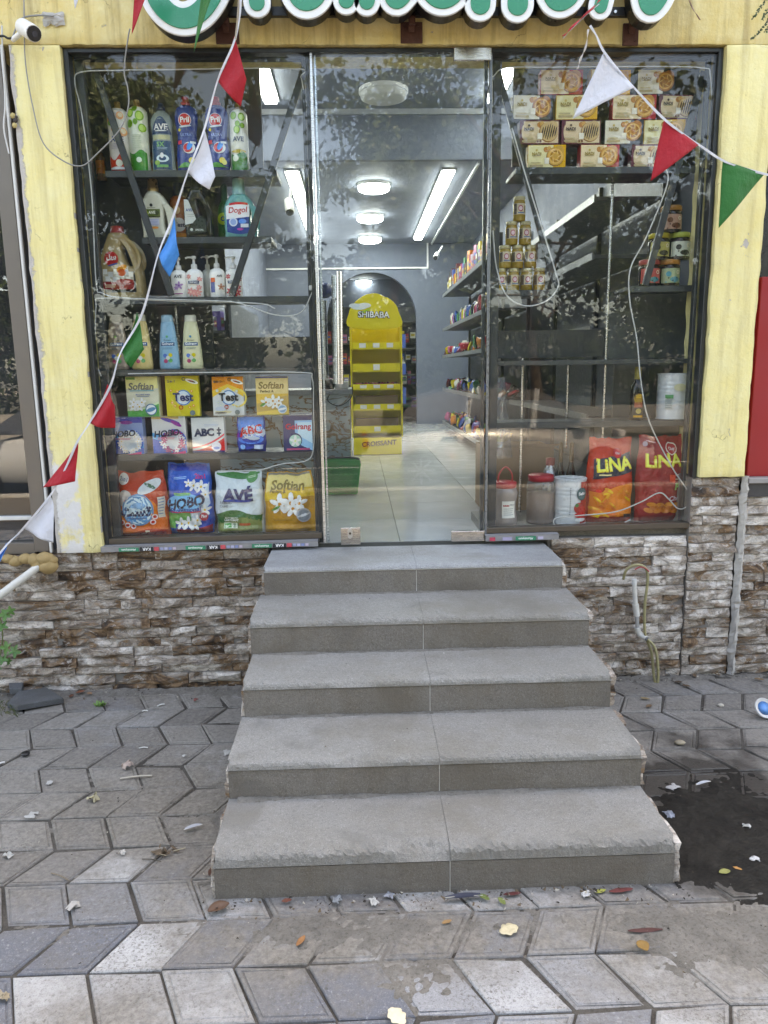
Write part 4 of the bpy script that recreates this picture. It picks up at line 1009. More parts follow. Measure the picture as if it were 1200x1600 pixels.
t, p, w, h = bottle('dish_soap', 'clear grey dish soap bottle with dark blue label', 'dish soap', (239, 275, 264, 162), AVEB, .6, '8d9a99', YP, zA, ([(.34, .895), (.38, .90), (.37, .94), (.24, .95), (.26, .985), (.2, 1), (0, 1)], '22304f', 0), BG, .18)
p.area(lambda u: .555, lambda u: .80-1.3*u*u, '1d3556', -.42, .42); p.txt('AVE', 0, .655, .6, 'e9edf0', .03); p.ell(.0, .60, .26, .008, 'e9edf0')
p.rect(-.36, .48, .36, .54, 'a7a98d', 6, 2); p.rect(-.4, .055, .4, .46, '1f3f5c', 8, 6); p.txt('5X', -.04, .41, .34, '6fa06a', .03); p.lines(-.2, .36, .25, 2, .02, '9fb3bd', .006)
p.ell(.02, .21, .27, .055, 'c9d7dc', hole=.6); p.ell(0, .25, .08, .04, 'dfe8ea'); p.ell(-.22, .15, .12, .035, '7ea152'); p.rect(-.25, .085, .25, .12, '5f9a62', 4, 1); p.build(t)
for i, (x0, x1, lb) in enumerate([(277, 314, 'blue dish soap bottle with red cap, the one nearer the middle'), (324, 361, 'blue dish soap bottle with red cap beside the lime spray can')]):
    t, p, w, h = bottle('dish_soap', lb, 'dish soap', (x0, x1, 264, 152), PRIL, .58, '1d3a86', YP, zA, ([(.36, .885), (.40, .89), (.40, .925), (.30, .935), (.27, .96), (.30, .985), (.24, 1), (0, 1)], 'a01f2b', 0), BG, .22)
    p.circ(-.02, .685, .27, 'd9d3dc'); p.circ(-.02, .685, .25, 'b3202e'); p.txt('Pril', -.02, .69, .38, 'f2eff0', .03); p.ell(-.02, .608, .26, .012, 'c6d4ee', rot=.1); p.circ(-.27, .565, .06, 'c9b94a')
    p.txt('ULTRA', 0, .50, .44, '8ea3d4', .012); p.ell(.1, .33, .25, .075, 'd7dced', rot=.35); p.ell(.05, .33, .19, .06, 'b42a3a', rot=.9); p.ell(.13, .355, .10, .062, '4c8ed0', rot=-.5); p.rect(-.36, .38, -.2, .43, 'c8505a', 2, 2); p.rect(.16, .385, .38, .415, 'cfd6e8', 3, 1)
    p.ell(.2, .165, .13, .04, 'dcc97a'); p.ell(.28, .14, .10, .035, 'e4d793'); p.area(lambda u: .075, lambda u: .11+.03*math.sin(7*u+2), '4c8a4a', -.42, .42); p.build(t)
t, p, w, h = bottle('spray_can', 'lime printed air spray can at the right end of its shelf', 'spray can', (362, 390, 262, 162), CAN, 1, 'dfe2d4', YP, zA, (cap_c, GOLD, 0), BG)
p.area(lambda u: .02, lambda u: .27+.03*math.sin(8*u), '1f6b2c', -.49, .49); p.ell(0, .3, .4, .025, 'b3a25a')
for q in [(-.22, .8, .18, 0), (.22, .78, .18, 1), (.0, .68, .14, 0), (-.05, .6, .18, 1), (.25, .66, .12, 0)]: p.ell(q[0], q[1], q[2], q[2]*.33, '5f8d33'); p.ell(q[0], q[1], q[2]*.72, q[2]*.24, 'a5c46c' if q[3] else '7aa542')
p.txt('AVE', .0, .47, .62, '1d2d3c', .035); p.circ(-.18, .2, .17, 'd5e8d0'); p.build(t)
for i, (x0, x1, yb, yt) in enumerate([(150, 166, 262, 232), (232, 243, 262, 232), (276, 284, 262, 234)]):
    P, w, h = spot(x0, x1, yb, yt, .37, zA)
    t = thing('amber_bottle', ['brown bottle at the left end behind the slanted strut', 'brown bottle between the lime can and the grey soap bottle', 'brown bottle half hidden behind the nearer blue soap bottle'][i], 'bottle', P, 'brown bottles behind the dish soap')
    lathe_part('body', [(0, 0), (.95, 0), (1, .03), (1, .7), (.5, .85), (.4, .87)], w, h, 1, plain((.10, .035, .01), .15), t, 14); lathe_part('cap', [(.45, .87), (.45, 1), (0, 1)], w, h, 1, BLACK, t, 12)
    Print(w, h, lathe_surf([(1, 0), (1, 1)], w, h, 1)).rect(-.42, .2, .42, .6, 'a86a2c', 6, 2).build(t)
# ---- handled bottles (outline with a hole) -------------------------------------
def smooth2(pts, n=6): return [(p.x, p.y) for p in smooth_closed(pts, n)]
def smooth_closed(pts, n=6):
    P = [Vector((p[0], p[1], 0)) for p in pts]; m = len(P); out = []
    for i in range(m):
        a, b, c_, d = P[(i-1) % m], P[i], P[(i+1) % m], P[(i+2) % m]
        for k in range(n):
            t = k/n; out.append(.5*((2*b)+(c_-a)*t+(2*a-5*b+4*c_-d)*t*t+(3*b-a-3*c_+d)*t**3))
    return out
def jug(name, label, cat, px, outer, hole, dep, col, cap, capc, Y, zb, group=None, rough=.25):
    P, w, h = spot(*px, Y, zb); t = thing(name, label, cat, P, group)
    sc = lambda pts: [(u*w, v*h) for u, v in pts]
    me = curve_mesh([sc(smooth2(outer, 5))]+([sc(smooth2(hole, 5))] if hole else []), dep/2, dep*.30, 3)
    me.materials.clear(); me.materials.append(plain(col, rough, 0, .06, 9.) if not isinstance(col, bpy.types.Material) else col)
    for pl in me.polygons: pl.use_smooth = abs(pl.normal.y) < .98
    put(bpy.data.objects.new('body', me), t, False)
    cu, cv0, cv1, cr = cap
    MB().lathe([(cr*w*1.05, 0), (cr*w*1.05, (cv1-cv0)*h*.3), (cr*w, (cv1-cv0)*h*.32), (cr*w*.93, (cv1-cv0)*h*.95), (cr*w*.8, (cv1-cv0)*h), (0, (cv1-cv0)*h)], 20, 1, 1, (cu*w, 0, cv0*h)).build('cap', capc if not isinstance(capc, str) else plain(capc, .35), t, False)
    return t, Print(w, h, flat(-dep/2)), w, h
HB = 'handled detergent bottles on the short left shelf'
o_c = [(-.42, 0), (.46, 0), (.5, .08), (.5, .3), (.42, .52), (.22, .72), (.0, .80), (-.18, .80), (-.32, .74), (-.46, .58), (-.5, .4), (-.46, .1)]
h_c = [(.30, .14), (.40, .18), (.40, .40), (.33, .50), (.26, .44), (.25, .22)]
t, p, w, h = jug('detergent_bottle', 'cream handled detergent bottle with gold cap', 'detergent bottle', (224, 273, 370, 280), o_c, h_c, .075, 'c9c8b6', (-.09, .79, 1, .165), GOLD, YP, zB, HB)
p.circ(-.13, .555, .05, '17181a'); p.lines(-.26, .51, .0, 1, .02, '4a4a44', .006); p.rect(-.40, .36, .14, .49, '4d5a2b', 6, 3); p.ell(-.3, .42, .08, .04, '8d9a4a'); p.ell(.02, .43, .09, .04, '2f3a1c'); p.txt('AVE', -.12, .435, .22, 'e9e6d2', .03); p.rect(-.36, .355, .14, .37, '22261a', 4, 1)
p.rect(-.32, .22, .1, .33, 'b6b9c6', 4, 2); p.lines(-.3, .31, .08, 4, .025, '8d92b0', .008); p.ell(-.05, .185, .12, .018, 'c98a5a'); p.build(t)
t, p, w, h = bottle('detergent_bottle', 'orange detergent bottle with dark blue cap half behind the black one', 'detergent bottle', (267, 298, 367, 283), [(0, 0), (.95, 0), (1, .03), (1, .35), (.85, .5), (.92, .65), (.85, .72), (.5, .76)], .6, 'b5622a', .34, zB, ([(.55, .75), (.55, .95), (.45, 1), (0, 1)], '1c2540', 0), HB)
p.circ(0, .28, .34, 'd6d2cc'); p.txt('Test', .02, .28, .55, '20263a', .03); p.ell(-.1, .52, .2, .07, 'd7b58c'); p.rect(-.4, .04, .4, .14, 'd88b32', 6, 1); p.build(t)
o_b = [(-.40, 0), (.44, 0), (.5, .06), (.5, .3), (.40, .55), (.22, .74), (.15, .80), (-.2, .80), (-.3, .72), (-.46, .55), (-.5, .36), (-.45, .08)]
h_b = [(.20, .30), (.34, .33), (.26, .46), (.08, .60), (.02, .585), (.06, .48)]
t, p, w, h = jug('detergent_bottle', 'black handled detergent bottle with silver label', 'detergent bottle', (290, 334, 370, 276), o_b, h_b, .07, '101113', (-.03, .79, 1, .175), BLACK, YP, zB, HB, .15)
p.area(lambda u: .22+.1*(u+.45), lambda u: .62-1.2*max(0, u+.3), 'b9bdb9', -.44, .06, 10); p.area(lambda u: .10, lambda u: .23+.12*math.sin(5*(u+.2)), '1c2521', -.40, .30, 10)
p.txt('AVE', -.28, .455, .24, '26386c', .03); p.lines(-.34, .38, -.08, 2, .03, '8a908c', .008); p.circ(-.22, .145, .05, 'c6ccc8'); p.txt('SPECIAL', .06, .14, .3, 'c6ccc8', .02); p.build(t)
o_d = [(-.42, 0), (.44, 0), (.5, .06), (.5, .40), (.42, .58), (.26, .70), (.14, .745), (-.18, .745), (-.36, .66), (-.48, .50), (-.48, .1)]
h_d = [(.34, .18), (.42, .22), (.42, .42), (.36, .48), (.32, .42), (.31, .24)]
t, p, w, h = bottle('detergent_bottle', 'green detergent bottle half hidden behind the teal one', 'detergent bottle', (341, 366, 368, 288), [(0, 0), (.95, 0), (1, .03), (1, .45), (.8, .62), (.4, .72)], .6, '1f6a33', .35, zB, ([(.42, .71), (.42, .97), (.3, 1), (0, 1)], '2a6b44', 0), HB)
p.circ(-.1, .4, .36, '9db02e'); p.txt('O', -.1, .4, .3, '1d3a6b', .04); p.build(t)
t, p, w, h = jug('detergent_bottle', 'teal handled detergent bottle with blue and white label', 'detergent bottle', (352, 403, 368, 280), o_d, h_d, .075, '5aa3a0', (-.03, .735, 1, .19), '8cc0c4', YP, zB, HB)
p.area(lambda u: .13-.06*math.cos(3*u), lambda u: .52, '20427f', -.40, .28); p.area(lambda u: .34+.06*u, lambda u: .535+.05*math.cos(4*u), 'dcdde2', -.41, .30); p.area(lambda u: .53+.03*math.cos(4*u), lambda u: .60-.9*u*u*.3, 'b32a39', -.30, .26)
p.txt('Dogol', -.05, .455, .55, 'b32a39', .014, .04, .18); p.circ(-.245, .50, .016, 'b32a39', 8); p.circ(-.20, .505, .016, 'b32a39', 8); p.circ(-.2, .27, .13, 'c9d2e2'); p.circ(-.2, .27, .09, '8fa3c8'); p.rect(.02, .18, .26, .24, 'd5d9e6', 3, 1); p.ell(.08, .28, .12, .04, '5f8fd0'); p.ell(.0, .15, .1, .02, 'b25fa0'); p.build(t)
o_j = [(-.44, 0), (.44, 0), (.5, .04), (.5, .28), (.48, .40), (.44, .52), (.34, .70), (.20, .84), (.10, .905), (-.18, .905), (-.26, .84), (-.40, .64), (-.48, .42), (-.5, .2), (-.49, .04)]
h_j = [(.18, .48), (.30, .46), (.36, .52), (.32, .64), (.18, .74), (.10, .73), (.08, .64)]
JUGM = plain((.36, .26, .12), .18, 0, .08, 6.)
t, p, w, h = jug('liquid_jug', 'large golden dishwashing liquid jug with red cap and label', 'jug', (160, 228, 461, 354), o_j, h_j, .11, JUGM, (-.05, .895, 1, .15), '9c2b26', .26, zC)
p.circ(-.16, .545, .16, 'a3262c'); p.txt('\uFEDE\uFBFE\uFEAE\uFB58', -.16, .56, .22, 'f0ecea', .05); p.ell(-.14, .465, .12, .012, '39507e', rot=.25)
p.rect(-.38, .22, .32, .37, 'a7a294', 8, 3)
for k, (u, v) in enumerate([(-.32, .37), (-.2, .33), (-.08, .37), (.05, .33), (.16, .36), (.26, .33), (-.27, .27), (-.1, .26), (.2, .26)]): p.rect(u-.05, v-.035, u+.05, v+.035, ['c9cac8', 'b3b6b6', 'd8d6cc'][k % 3], 2, 2)
p.ell(.06, .41, .13, .045, 'c98a3a', rot=.5); p.ell(.06, .355, .09, .05, 'b5562a'); p.area(lambda u: .125, lambda u: .235, '7d2626', -.38, .32, 8); p.lines(-.34, .18, -.1, 2, .025, 'd8c6b0', .012); p.ell(.12, .24, .2, .03, '8a2d28'); p.build(t)
# ---- pump bottles ---------------------------------------------------------------
PG = 'white pump bottles on the long left shelf'
for i, (px, Y, lb, cols) in enumerate([((269, 294, 464, 402), .22, 'white pump bottle with purple flower, first from the left', 'a'), ((293, 319, 465, 400), .22, 'white pump bottle with pink blossom and navy label, second from the left', 'b'), ((317, 336, 463, 399), .34, 'white pump bottle standing behind the others', 'c'), ((329, 353, 464, 398), .23, 'white pump bottle with orange side label, right of the middle', 'd'), ((354, 380, 465, 400), .22, 'white pump bottle with red flowers at the right end', 'e')]):
    P, w, h = spot(*px, Y, zC); t = thing('pump_bottle', lb, 'pump bottle', P, PG)
    lathe_part('body', PUMP, w, h, .7, plain('eeece6' if cols != 'c' else 'dddcd4', .3, 0, .04), t)
    mbp = MB().lathe([(.36*w/2, .695*h), (.38*w/2, .75*h), (.34*w/2, .80*h), (.16*w/2, .81*h), (.15*w/2, .93*h), (.30*w/2, .935*h), (.30*w/2, .985*h), (.2*w/2, h), (0, h)], 14)
    mbp.tube([(0, 0, .965*h), (-.35*w, 0, .97*h), (-.5*w, 0, .945*h)], .055*w, 6); mbp.build('pump', PWHITE, t, False)
    p = Print(w, h, lathe_surf(PUMP, w, h, .7))
    if cols == 'a': p.txt('AVE', 0, .52, .5, '23272c', .03); p.flower(.05, .30, .25, '9a7fa5', '6d4f80'); p.flower(-.14, .24, .16, 'b59abc', '7d5f90'); p.lines(-.25, .09, .25, 1, .02, '9d4f86', .02)
    elif cols in 'be': 
        c2 = 'c98f8a' if cols == 'b' else '9c2f3c'
        for q in [(-.3, .5, .16), (.34, .44, .15), (-.2, .14, .25), (.2, .12, .25), (.3, .24, .16), (0, .1, .2)]: p.flower(q[0], q[1], q[2], c2, 'dcb9a8', 6)
        p.rect(-.32, .325, .32, .395, '22324f', 6, 1); p.txt('Golrang', 0, .36, .5, 'e5e8ee', .02)
    elif cols == 'd': p.rect(-.5, .12, -.12, .42, '4f5a86', 3, 4); p.rect(-.5, .36, -.1, .46, 'c4622e', 3, 1); p.flower(.28, .25, .22, 'b88a78', '9a5f4a'); p.txt('AVE', .2, .5, .34, '2a2a30', .03)
    p.build(t)
# ---- shampoo ---------------------------------------------------------------
SG = 'tall shampoo bottles in a row on the long shelf'
for i, (px, col, cc, lb) in enumerate([((170, 203, 574, 492), '8f8074', '6d665f', 'brown-grey shampoo bottle at the left end of its row'), ((207, 240, 575, 491), 'd4bb7a', 'ccc7b4', 'yellow shampoo bottle half behind the green flag'), ((250, 282, 575, 492), '7fb3cf', '8fbcd4', 'light blue shampoo bottle'), ((286, 318, 575, 492), 'd6d3ac', 'd4d4c4', 'cream shampoo bottle at the right end of its row')]):
    t, p, w, h = bottle('shampoo_bottle', lb, 'shampoo bottle', px, SHAM, .6, col, .24, zD, ([(.56, .87), (.58, .88), (.56, .975), (.48, 1), (0, 1)], cc, 1), SG, .32)
    p.txt('Protein', 0, .535, .34, '33483f', .012); p.rect(-.33, .43, .33, .495, '2c4a6e', 6, 1); p.txt('Golrang', 0, .462, .56, 'dfe6ee', .02); p.lines(-.25, .39, .25, 2, .02, '54707c', .007)
    for k, (u, v, c_) in enumerate([(-.14, .25, '4b6aa8'), (.12, .26, 'b5a83a'), (-.12, .15, 'a04a66'), (.12, .16, '4f8f5c'), (0, .21, 'c0c6c0')]): p.circ(u, v, .10, c_, 10)
    p.circ(0, .60, .06, ['7a9c64', '7a9c64', '5b9a72', '4b7f9a'][i], 8); p.build(t)
# ---- powder boxes -----------------------------------------------------------
def carton(name, label, cat, px, dep, col, Y, zb, group, rz=0., side=None):
    P, w, h = spot(*px, Y, zb); t = thing(name, label, cat, P, group, rz)
    MB().box(-w/2, w/2, -dep/2, dep/2, 0, h).build('carton', plain(col, .38, 0, .05, 12.), t, False, bevel=.0015)
    return t, Print(w, h, flat(-dep/2)), w, h
UG = 'washing powder boxes on the thin glass shelf'
t, p, w, h = carton('powder_box', 'white, yellow and green washing powder box, first in the upper row', 'powder box', (202, 253, 650, 588), .05, 'd9d6bd', .22, zE, UG, rad(-4))
p.area(lambda u: .70, lambda u: .995, 'd8cf9a', -.495, .495); p.area(lambda u: .005, lambda u: .17+.28*max(0, u+.2)**1.3, '4f9a58', -.495, .495); p.area(lambda u: .15+.28*max(0, u+.2)**1.3, lambda u: .19+.3*max(0, u+.2)**1.3, 'c9d8b5', -.495, .495)
p.rect(-.48, .92, -.2, .98, '6a8f4a', 2, 1); p.txt('Softian', -.02, .755, .78, '6d6a62', .03, 0, .15); p.lines(-.38, .635, .36, 1, .02, '5f9aa8', .022); p.txt('MACHINE WASH', .02, .55, .44, '4b5f8a', .02); p.lines(-.18, .50, .2, 1, .02, '6b7a9a', .012)
for u, v in ((-.28, .36), (-.16, .30), (-.02, .36), (-.1, .25), (-.3, .25)): p.flower(u, v, .14, 'eef0e6', 'c9a85a')
p.circ(.26, .18, .18, '3d6f8a'); p.circ(.26, .18, .15, 'dbe4e8'); p.ell(.26, .18, .15, .05, '4d7f9f', rot=.3); p.build(t)
t, p, w, h = carton('powder_box', 'bright yellow washing powder box, second in the upper row', 'powder box', (263, 314, 650, 587), .05, 'd6c424', .22, zE, UG, rad(3))
def test_art(p, letters, ring):
    p.circ(.02, .46, .24, '5c7fa6', hole=.8); p.circ(.02, .46, .20, 'c8d3dc'); p.circ(.02, .45, .13, 'e3e8ea'); p.ell(.30, .86, .20, .05, 'e4e0d4', rot=-.3); p.ell(.30, .86, .12, .02, '3a3a3a', rot=-.3); p.ell(.26, .875, .10, .008, 'b5433a', rot=-.3); p.circ(.06, .92, .055, letters, 12, .7)
    for u, v in ((-.34, .64), (-.15, .62), (.28, .62), (-.32, .34), (-.24, .26), (.32, .26), (.2, .22)): p.circ(u, v, .045, ring, 8); p.circ(u, v, .02, 'efe6b0', 6)
    p.txt('Test', .02, .475, .62, letters, .03); p.circ(-.06, .22, .07, 'a8432f', 10, .6); p.txt('2 in 1', -.32, .87, .22, letters, .02); p.circ(.28, .08, .08, '5d6a6a'); p.lines(-.42, .1, .1, 2, .03, 'b5a83a', .01)
test_art(p, '1f2a55', 'c98f2e'); p.build(t)
t, p, w, h = carton('powder_box', 'white and orange washing powder box, third in the upper row', 'powder box', (335, 384, 650, 588), .05, 'd4d6d4', .22, zE, UG, rad(-2))
p.area(lambda u: .80-.35*abs(u), lambda u: .995, 'd98b2f', -.495, .495); p.area(lambda u: .72-.5*abs(u), lambda u: .81-.35*abs(u), 'e0b566', -.495, .495); p.circ(.3, .45, .3, 'dfc27a', 18, .8); test_art(p, '16181c', 'b9c2c6'); p.ell(-.25, .17, .17, .06, 'b5bcc6'); p.ell(-.25, .07, .2, .015, '22262c'); p.txt('MILD 3 in 1', -.26, .87, .34, '2a2318', .02); p.build(t)
t, p, w, h = carton('powder_box', 'golden washing powder box with white blossom, last in the upper row', 'powder box', (402, 452, 648, 588), .05, 'cfa95c', .22, zE, UG, rad(3))
def soft_gold(p, bag=False):
    p.txt('Softian', -.02, .77, .78, '7d6a42', .03, 0, .15); p.txt('Perfect &', -.16, .62, .42, '5f4f30', .02)
    for u, v, r in ((-.2, .33, .17), (.02, .36, .2), (.2, .36, .15), (.08, .28, .16)): p.flower(u, v, r, 'eceadb', 'c08a3a')
    p.ell(-.3, .27, .1, .03, '5d8a4a', rot=.5); p.circ(.30, .15, .14, 'c9d2d6'); p.circ(.30, .15, .11, '7f9fb5'); p.ell(.30, .15, .13, .03, 'e2e6e8', rot=.2)
p.area(lambda u: .45+.1*math.sin(3*u), lambda u: .995, 'd6c294', -.495, .495); p.area(lambda u: .40+.1*math.sin(3*u), lambda u: .55, 'd2b06a', -.495, .495); p.area(lambda u: .005, lambda u: .12+.1*u, 'd9bb72', -.495, .495); soft_gold(p); p.rect(-.495, .955, .495, .995, '4d4a6a', 4, 1); p.build(t)
LG2 = 'washing powder boxes and pouch on the dark shelf'
def hobo(p, fl, petal):
    p.area(lambda u: .005, lambda u: .30-.25*u, '2f5fae', -.495, .495); p.area(lambda u: .28-.25*u, lambda u: .42-.3*u, '5fa0c9', -.495, .495, ny=2); p.ell(.12, .33, .38, .33, '4a6fb5'); p.ell(.12, .33, .33, .28, 'cfd8e6')
    r_ = random.Random(7)
    for k in range(26): a = k*.55; u, v = .12+.29*math.cos(a), .33+.25*math.sin(a); p.flower(u+r_.uniform(-.05, .05), v, .09, fl if k % 3 else 'e8e6ea', petal)
    p.txt('HOBO', -.02, .56, .74, '1c1f33', .035, .08, .2); p.lines(-.3, .43, .2, 2, .03, 'b5486a', .012); p.area(lambda u: .005, lambda u: .16*max(0, u), 'b03a6a', .0, .495)
t, p, w, h = carton('powder_box', 'blue washing powder box with white daisies, first in the lower row', 'powder box', (178, 229, 709, 651), .05, '8fa3cf', .22, zF, LG2, rad(-4)); p.area(lambda u: .84, lambda u: .995, '4a4f9c', -.495, .495); p.ell(0, .85, .2, .05, '8a4f8a'); hobo(p, 'e6e8ec', 'c9b04a'); p.build(t)
t, p, w, h = carton('powder_box', 'white washing powder box with purple berries, second in the lower row', 'powder box', (242, 294, 709, 650), .05, 'dcd8d4', .22, zF, LG2, rad(3)); p.area(lambda u: .93, lambda u: .995, 'd9b07a', -.495, .3); p.ell(.05, .88, .3, .05, '5a4f9c', rot=-.3); p.ell(.22, .80, .18, .05, '8a3f86', rot=-.5); hobo(p, '8a3a6a', 'c85a7a'); p.build(t)
t, p, w, h = carton('powder_box', 'white and red washing powder box, third in the lower row', 'powder box', (303, 354, 709, 652), .05, 'd9d9d8', .22, zF, LG2, rad(-2))
p.area(lambda u: .005, lambda u: .14+.32*(u+.3)**2+.18*u, 'b5303c', -.495, .495); p.area(lambda u: .20+.32*(u+.3)**2+.18*u, lambda u: .25+.32*(u+.3)**2+.2*u, 'c8525a', -.495, .495, ny=1); p.rect(-.495, .005, .495, .06, '22305f', 4, 1); p.txt('ABC', -.12, .58, .62, '1f2a44', .055, .03); p.txt('‡', .34, .60, .14, '1f2a44', .04); p.lines(-.1, .80, .35, 2, .04, '9aa6bd', .01); p.circ(.24, .17, .15, 'dcd8e0'); p.ell(.24, .13, .1, .04, '7a8fc0'); p.build(t)
t, p, w, h = carton('powder_box', 'dark blue washing powder box beside the door, last in the lower row', 'powder box', (444, 489, 704, 648), .05, '27306a', .22, zF, LG2, rad(4))
p.area(lambda u: .2-.4*u, lambda u: .85, '8fb5d0', -.1, .495); p.area(lambda u: .45-.5*u, lambda u: .8, 'b9d0de', .0, .495); p.txt('Golrang', .02, .66, .88, 'b03448', .03); p.circ(-.12, .30, .26, '1f2a5a'); p.circ(-.1, .29, .21, '9fc4b4'); p.flower(-.1, .28, .2, 'dfe8dc', 'cfd8a0'); p.rect(-.4, .03, .4, .08, 'b05a7a', 4, 1); p.build(t)

# ---- bags -----------------------------------------------------------------
def bag(name, label, cat, px, dep, col, Y, zb, group, seed=0, topw=.9, rough=.22, rz=0., crimp=.05):
    P, w, h = spot(*px, Y, zb); t = thing(name, label, cat, P, group, rz)
    def wid(v): return (1-(1-topw)*v+.05*math.sin(v*math.pi)+.022*math.sin(v*11+seed)+.012*math.sin(v*23+seed*2))*.97
    def surf(x, z, s_=-1):
        u = max(-1., min(1., x/(w/2))); v = max(0, min(1, z/h))
        prof = max(0, 1-abs(u)**3.0)**.6*max(0., min(1, (v+.012)/.10))**.5*max(.0, min(1, (1-v-crimp*.4)/.35))**.75
        wr = .017*(nz(u*2.2+seed, v*3.2, seed)+.6*abs(nz(u*4+v*3, v*6.-u*3, seed+4))+.35*nz(u*11-v*6, v*13, seed))
        fold = .006*math.exp(-((v-.09-.03*u)/.035)**2)-.005*math.exp(-((v-.16+.04*u)/.03)**2)
        return (x*wid(v), s_*(dep/2*prof+.003)+s_*(wr+fold)*min(1, prof*1.6), z+.045*h*nz(u*1.6, seed, 3)*v*v+.012*h*nz(u*6, seed, 5)*v*v)
    mb = MB(); nx, ny = 26, 36
    mb.grid(nx, ny, lambda u, v: surf((u-.5)*w, v*h)); mb.grid(nx, ny, lambda u, v: surf((u-.5)*w, v*h, 1))
    g = NG('foil_bag'); pp = g.obj(); nn = g.noise(pp, 30., 5, .65, 1.)
    c = hexlin(col); l_ = sum(c)/3; c = tuple(min(.85, max(.004, (l_+(v-l_)*1.28)*1.16)) for v in c); cc = g.mix(nn, tuple(x*.82 for x in c), tuple(min(1, x*1.12) for x in c))
    mb.build('pouch', g.out(cc, rough, 0, g.bump(nn, .5, .03)), t, False)
    pr = Print(w, h, surf, .0028); pr.sub = .04; pr.lay = .00045; pr.fine = 2; return t, pr, w, h
BAGG = 'washing powder bags on the floor of the left display'
t, p, w, h = bag('powder_bag', 'orange washing powder bag, first of the four bags on the display floor', 'powder bag', (182, 269, 838, 736), .15, 'b04a1c', .20, zG, BAGG, 1, .90)
p.area(lambda u: .10+.03*math.sin(7*u), lambda u: .38+.1*math.sin(4*u), 'c86a26', -.48, .48, 20, 8); p.ell(0, .40, .36, .25, 'cf7a33', 24, 5); p.circ(-.30, .90, .1, 'c9c2ba'); p.txt('2in1', -.30, .90, .15, '44506a', .02)
p.ell(-.22, .60, .13, .15, 'b0aaa6', rot=.1, rings=5); p.ell(.22, .78, .24, .085, 'c3c6c6', rot=.45, rings=5); p.ell(.22, .79, .12, .03, '3f5f4a', rot=-.4); p.circ(.0, .43, .29, '5f87a8', 24); p.circ(.0, .43, .26, 'c4d6e0', 24); p.ell(0, .30, .22, .06, '5d95c2', rings=4); p.ell(.02, .50, .14, .05, '7fa3c0')
p.txt('\uFE96\uFEB4\uFE97', -.04, .41, .74, '0c2348', .05, 0, 0, .16); p.lines(-.2, .29, .16, 1, .02, '4f6f95', .02)
for u, v in ((-.3, .24), (-.2, .2), (-.1, .18), (.3, .32), (.26, .24)): p.circ(u, v, .05, 'dccfd0', 10); p.circ(u, v, .03, 'a83a2e', 8)
p.area(lambda u: .03, lambda u: .075+.02*math.sin(6*u), '8d1f2f', -.45, .45, 20, 3); p.rect(.12, .075, .2, .115, 'd8cdbd', 2, 2); p.rect(.36, .30, .47, .62, 'c3bdb2', 3, 5); p.lines(.37, .58, .46, 6, .045, '4f6a8a', .012); p.build(t)
t, p, w, h = bag('powder_bag', 'tall bright blue washing powder bag, second of the four bags', 'powder bag', (266, 338, 838, 723), .14, '1f66b8', .23, zG, BAGG, 5, .90)
p.area(lambda u: .90, lambda u: .985, '17469a', -.44, .44, 14, 3); p.area(lambda u: .10, lambda u: .36+.05*math.sin(5*u), '5f9a5a', -.47, .25, 16, 6); p.area(lambda u: .07, lambda u: .16+.12*max(0, u), '1d4a9a', -.3, .48, 16, 5); p.area(lambda u: .02, lambda u: .09+.12*max(0, u-.1), 'a02a3c', -.3, .48, 16, 3)
p.area(lambda u: .15+.8*max(0, u-.1), lambda u: .35+1.1*max(0, u-.1), 'c9d4e0', .05, .46, 14, 6)
for u, v, r in ((.14, .70, .13), (.30, .68, .14), (.40, .57, .10), (-.16, .17, .14), (.0, .18, .15), (.14, .15, .13), (.2, .22, .12), (.36, .36, .13), (.04, .74, .09)): p.flower(u, v, r, 'e8ecec', 'cfae5a')
p.ell(-.08, .47, .40, .13, '7fb4dc', 24, 4, rot=.1); p.txt('HOBO', -.02, .475, .84, '0a1030', .045, .16, .22); p.txt('Professional', -.04, .375, .66, '23478f', .02, .06, .2); p.rect(-.38, .335, .28, .35, 'b03044', 6, 1); p.lines(-.3, .60, .1, 2, .02, '6fb06a', .015); p.txt('2in1', .3, .83, .22, 'b8446a', .02); p.lines(-.3, .82, .0, 2, .02, '8fb5e0', .01); p.circ(.34, .27, .09, '8f2038'); p.txt('7kg', .34, .27, .12, 'f0e8ea', .02); p.build(t)
t, p, w, h = bag('powder_bag', 'white and green washing powder bag, third of the four bags', 'powder bag', (340, 415, 836, 736), .14, 'cfd8dc', .20, zG, BAGG, 9, .97)
p.area(lambda u: .93-.04*math.cos(5*u), lambda u: .985, '2c6a38', -.46, .46, 16, 3); p.circ(.30, .92, .12, '3f7a46'); p.lines(.22, .93, .38, 2, .02, 'bcd0b8', .008)
p.area(lambda u: .02, lambda u: .26+.05*math.sin(6*u+1.2), '707a4c', -.47, .47, 22, 8); p.area(lambda u: .24+.05*math.sin(6*u+1.2), lambda u: .36+.05*math.sin(6*u+2.2), '24582e', -.48, .48, 22, 5)
p.txt('AVÉ', .0, .665, .62, '1b2350', .05); p.ell(.0, .555, .28, .022, '2a3f86', 18, 3, rot=-.03); p.txt('FABRIC', -.24, .53, .24, '59606a', .015); p.txt('CARE', -.28, .475, .17, '59606a', .015); p.txt('AUTOMATIC', -.14, .285, .28, 'dfe2d4', .015); p.txt('LAKTOMAT', -.14, .25, .3, 'e6e8dc', .04)
p.rect(-.31, .12, -.02, .21, 'd6dccf', 5, 3); p.rect(-.295, .13, -.15, .2, '4f9a58', 3, 2); p.circ(-.08, .165, .05, '8a9a8a'); p.rect(.02, .16, .25, .20, 'b86a52', 4, 2); p.build(t)
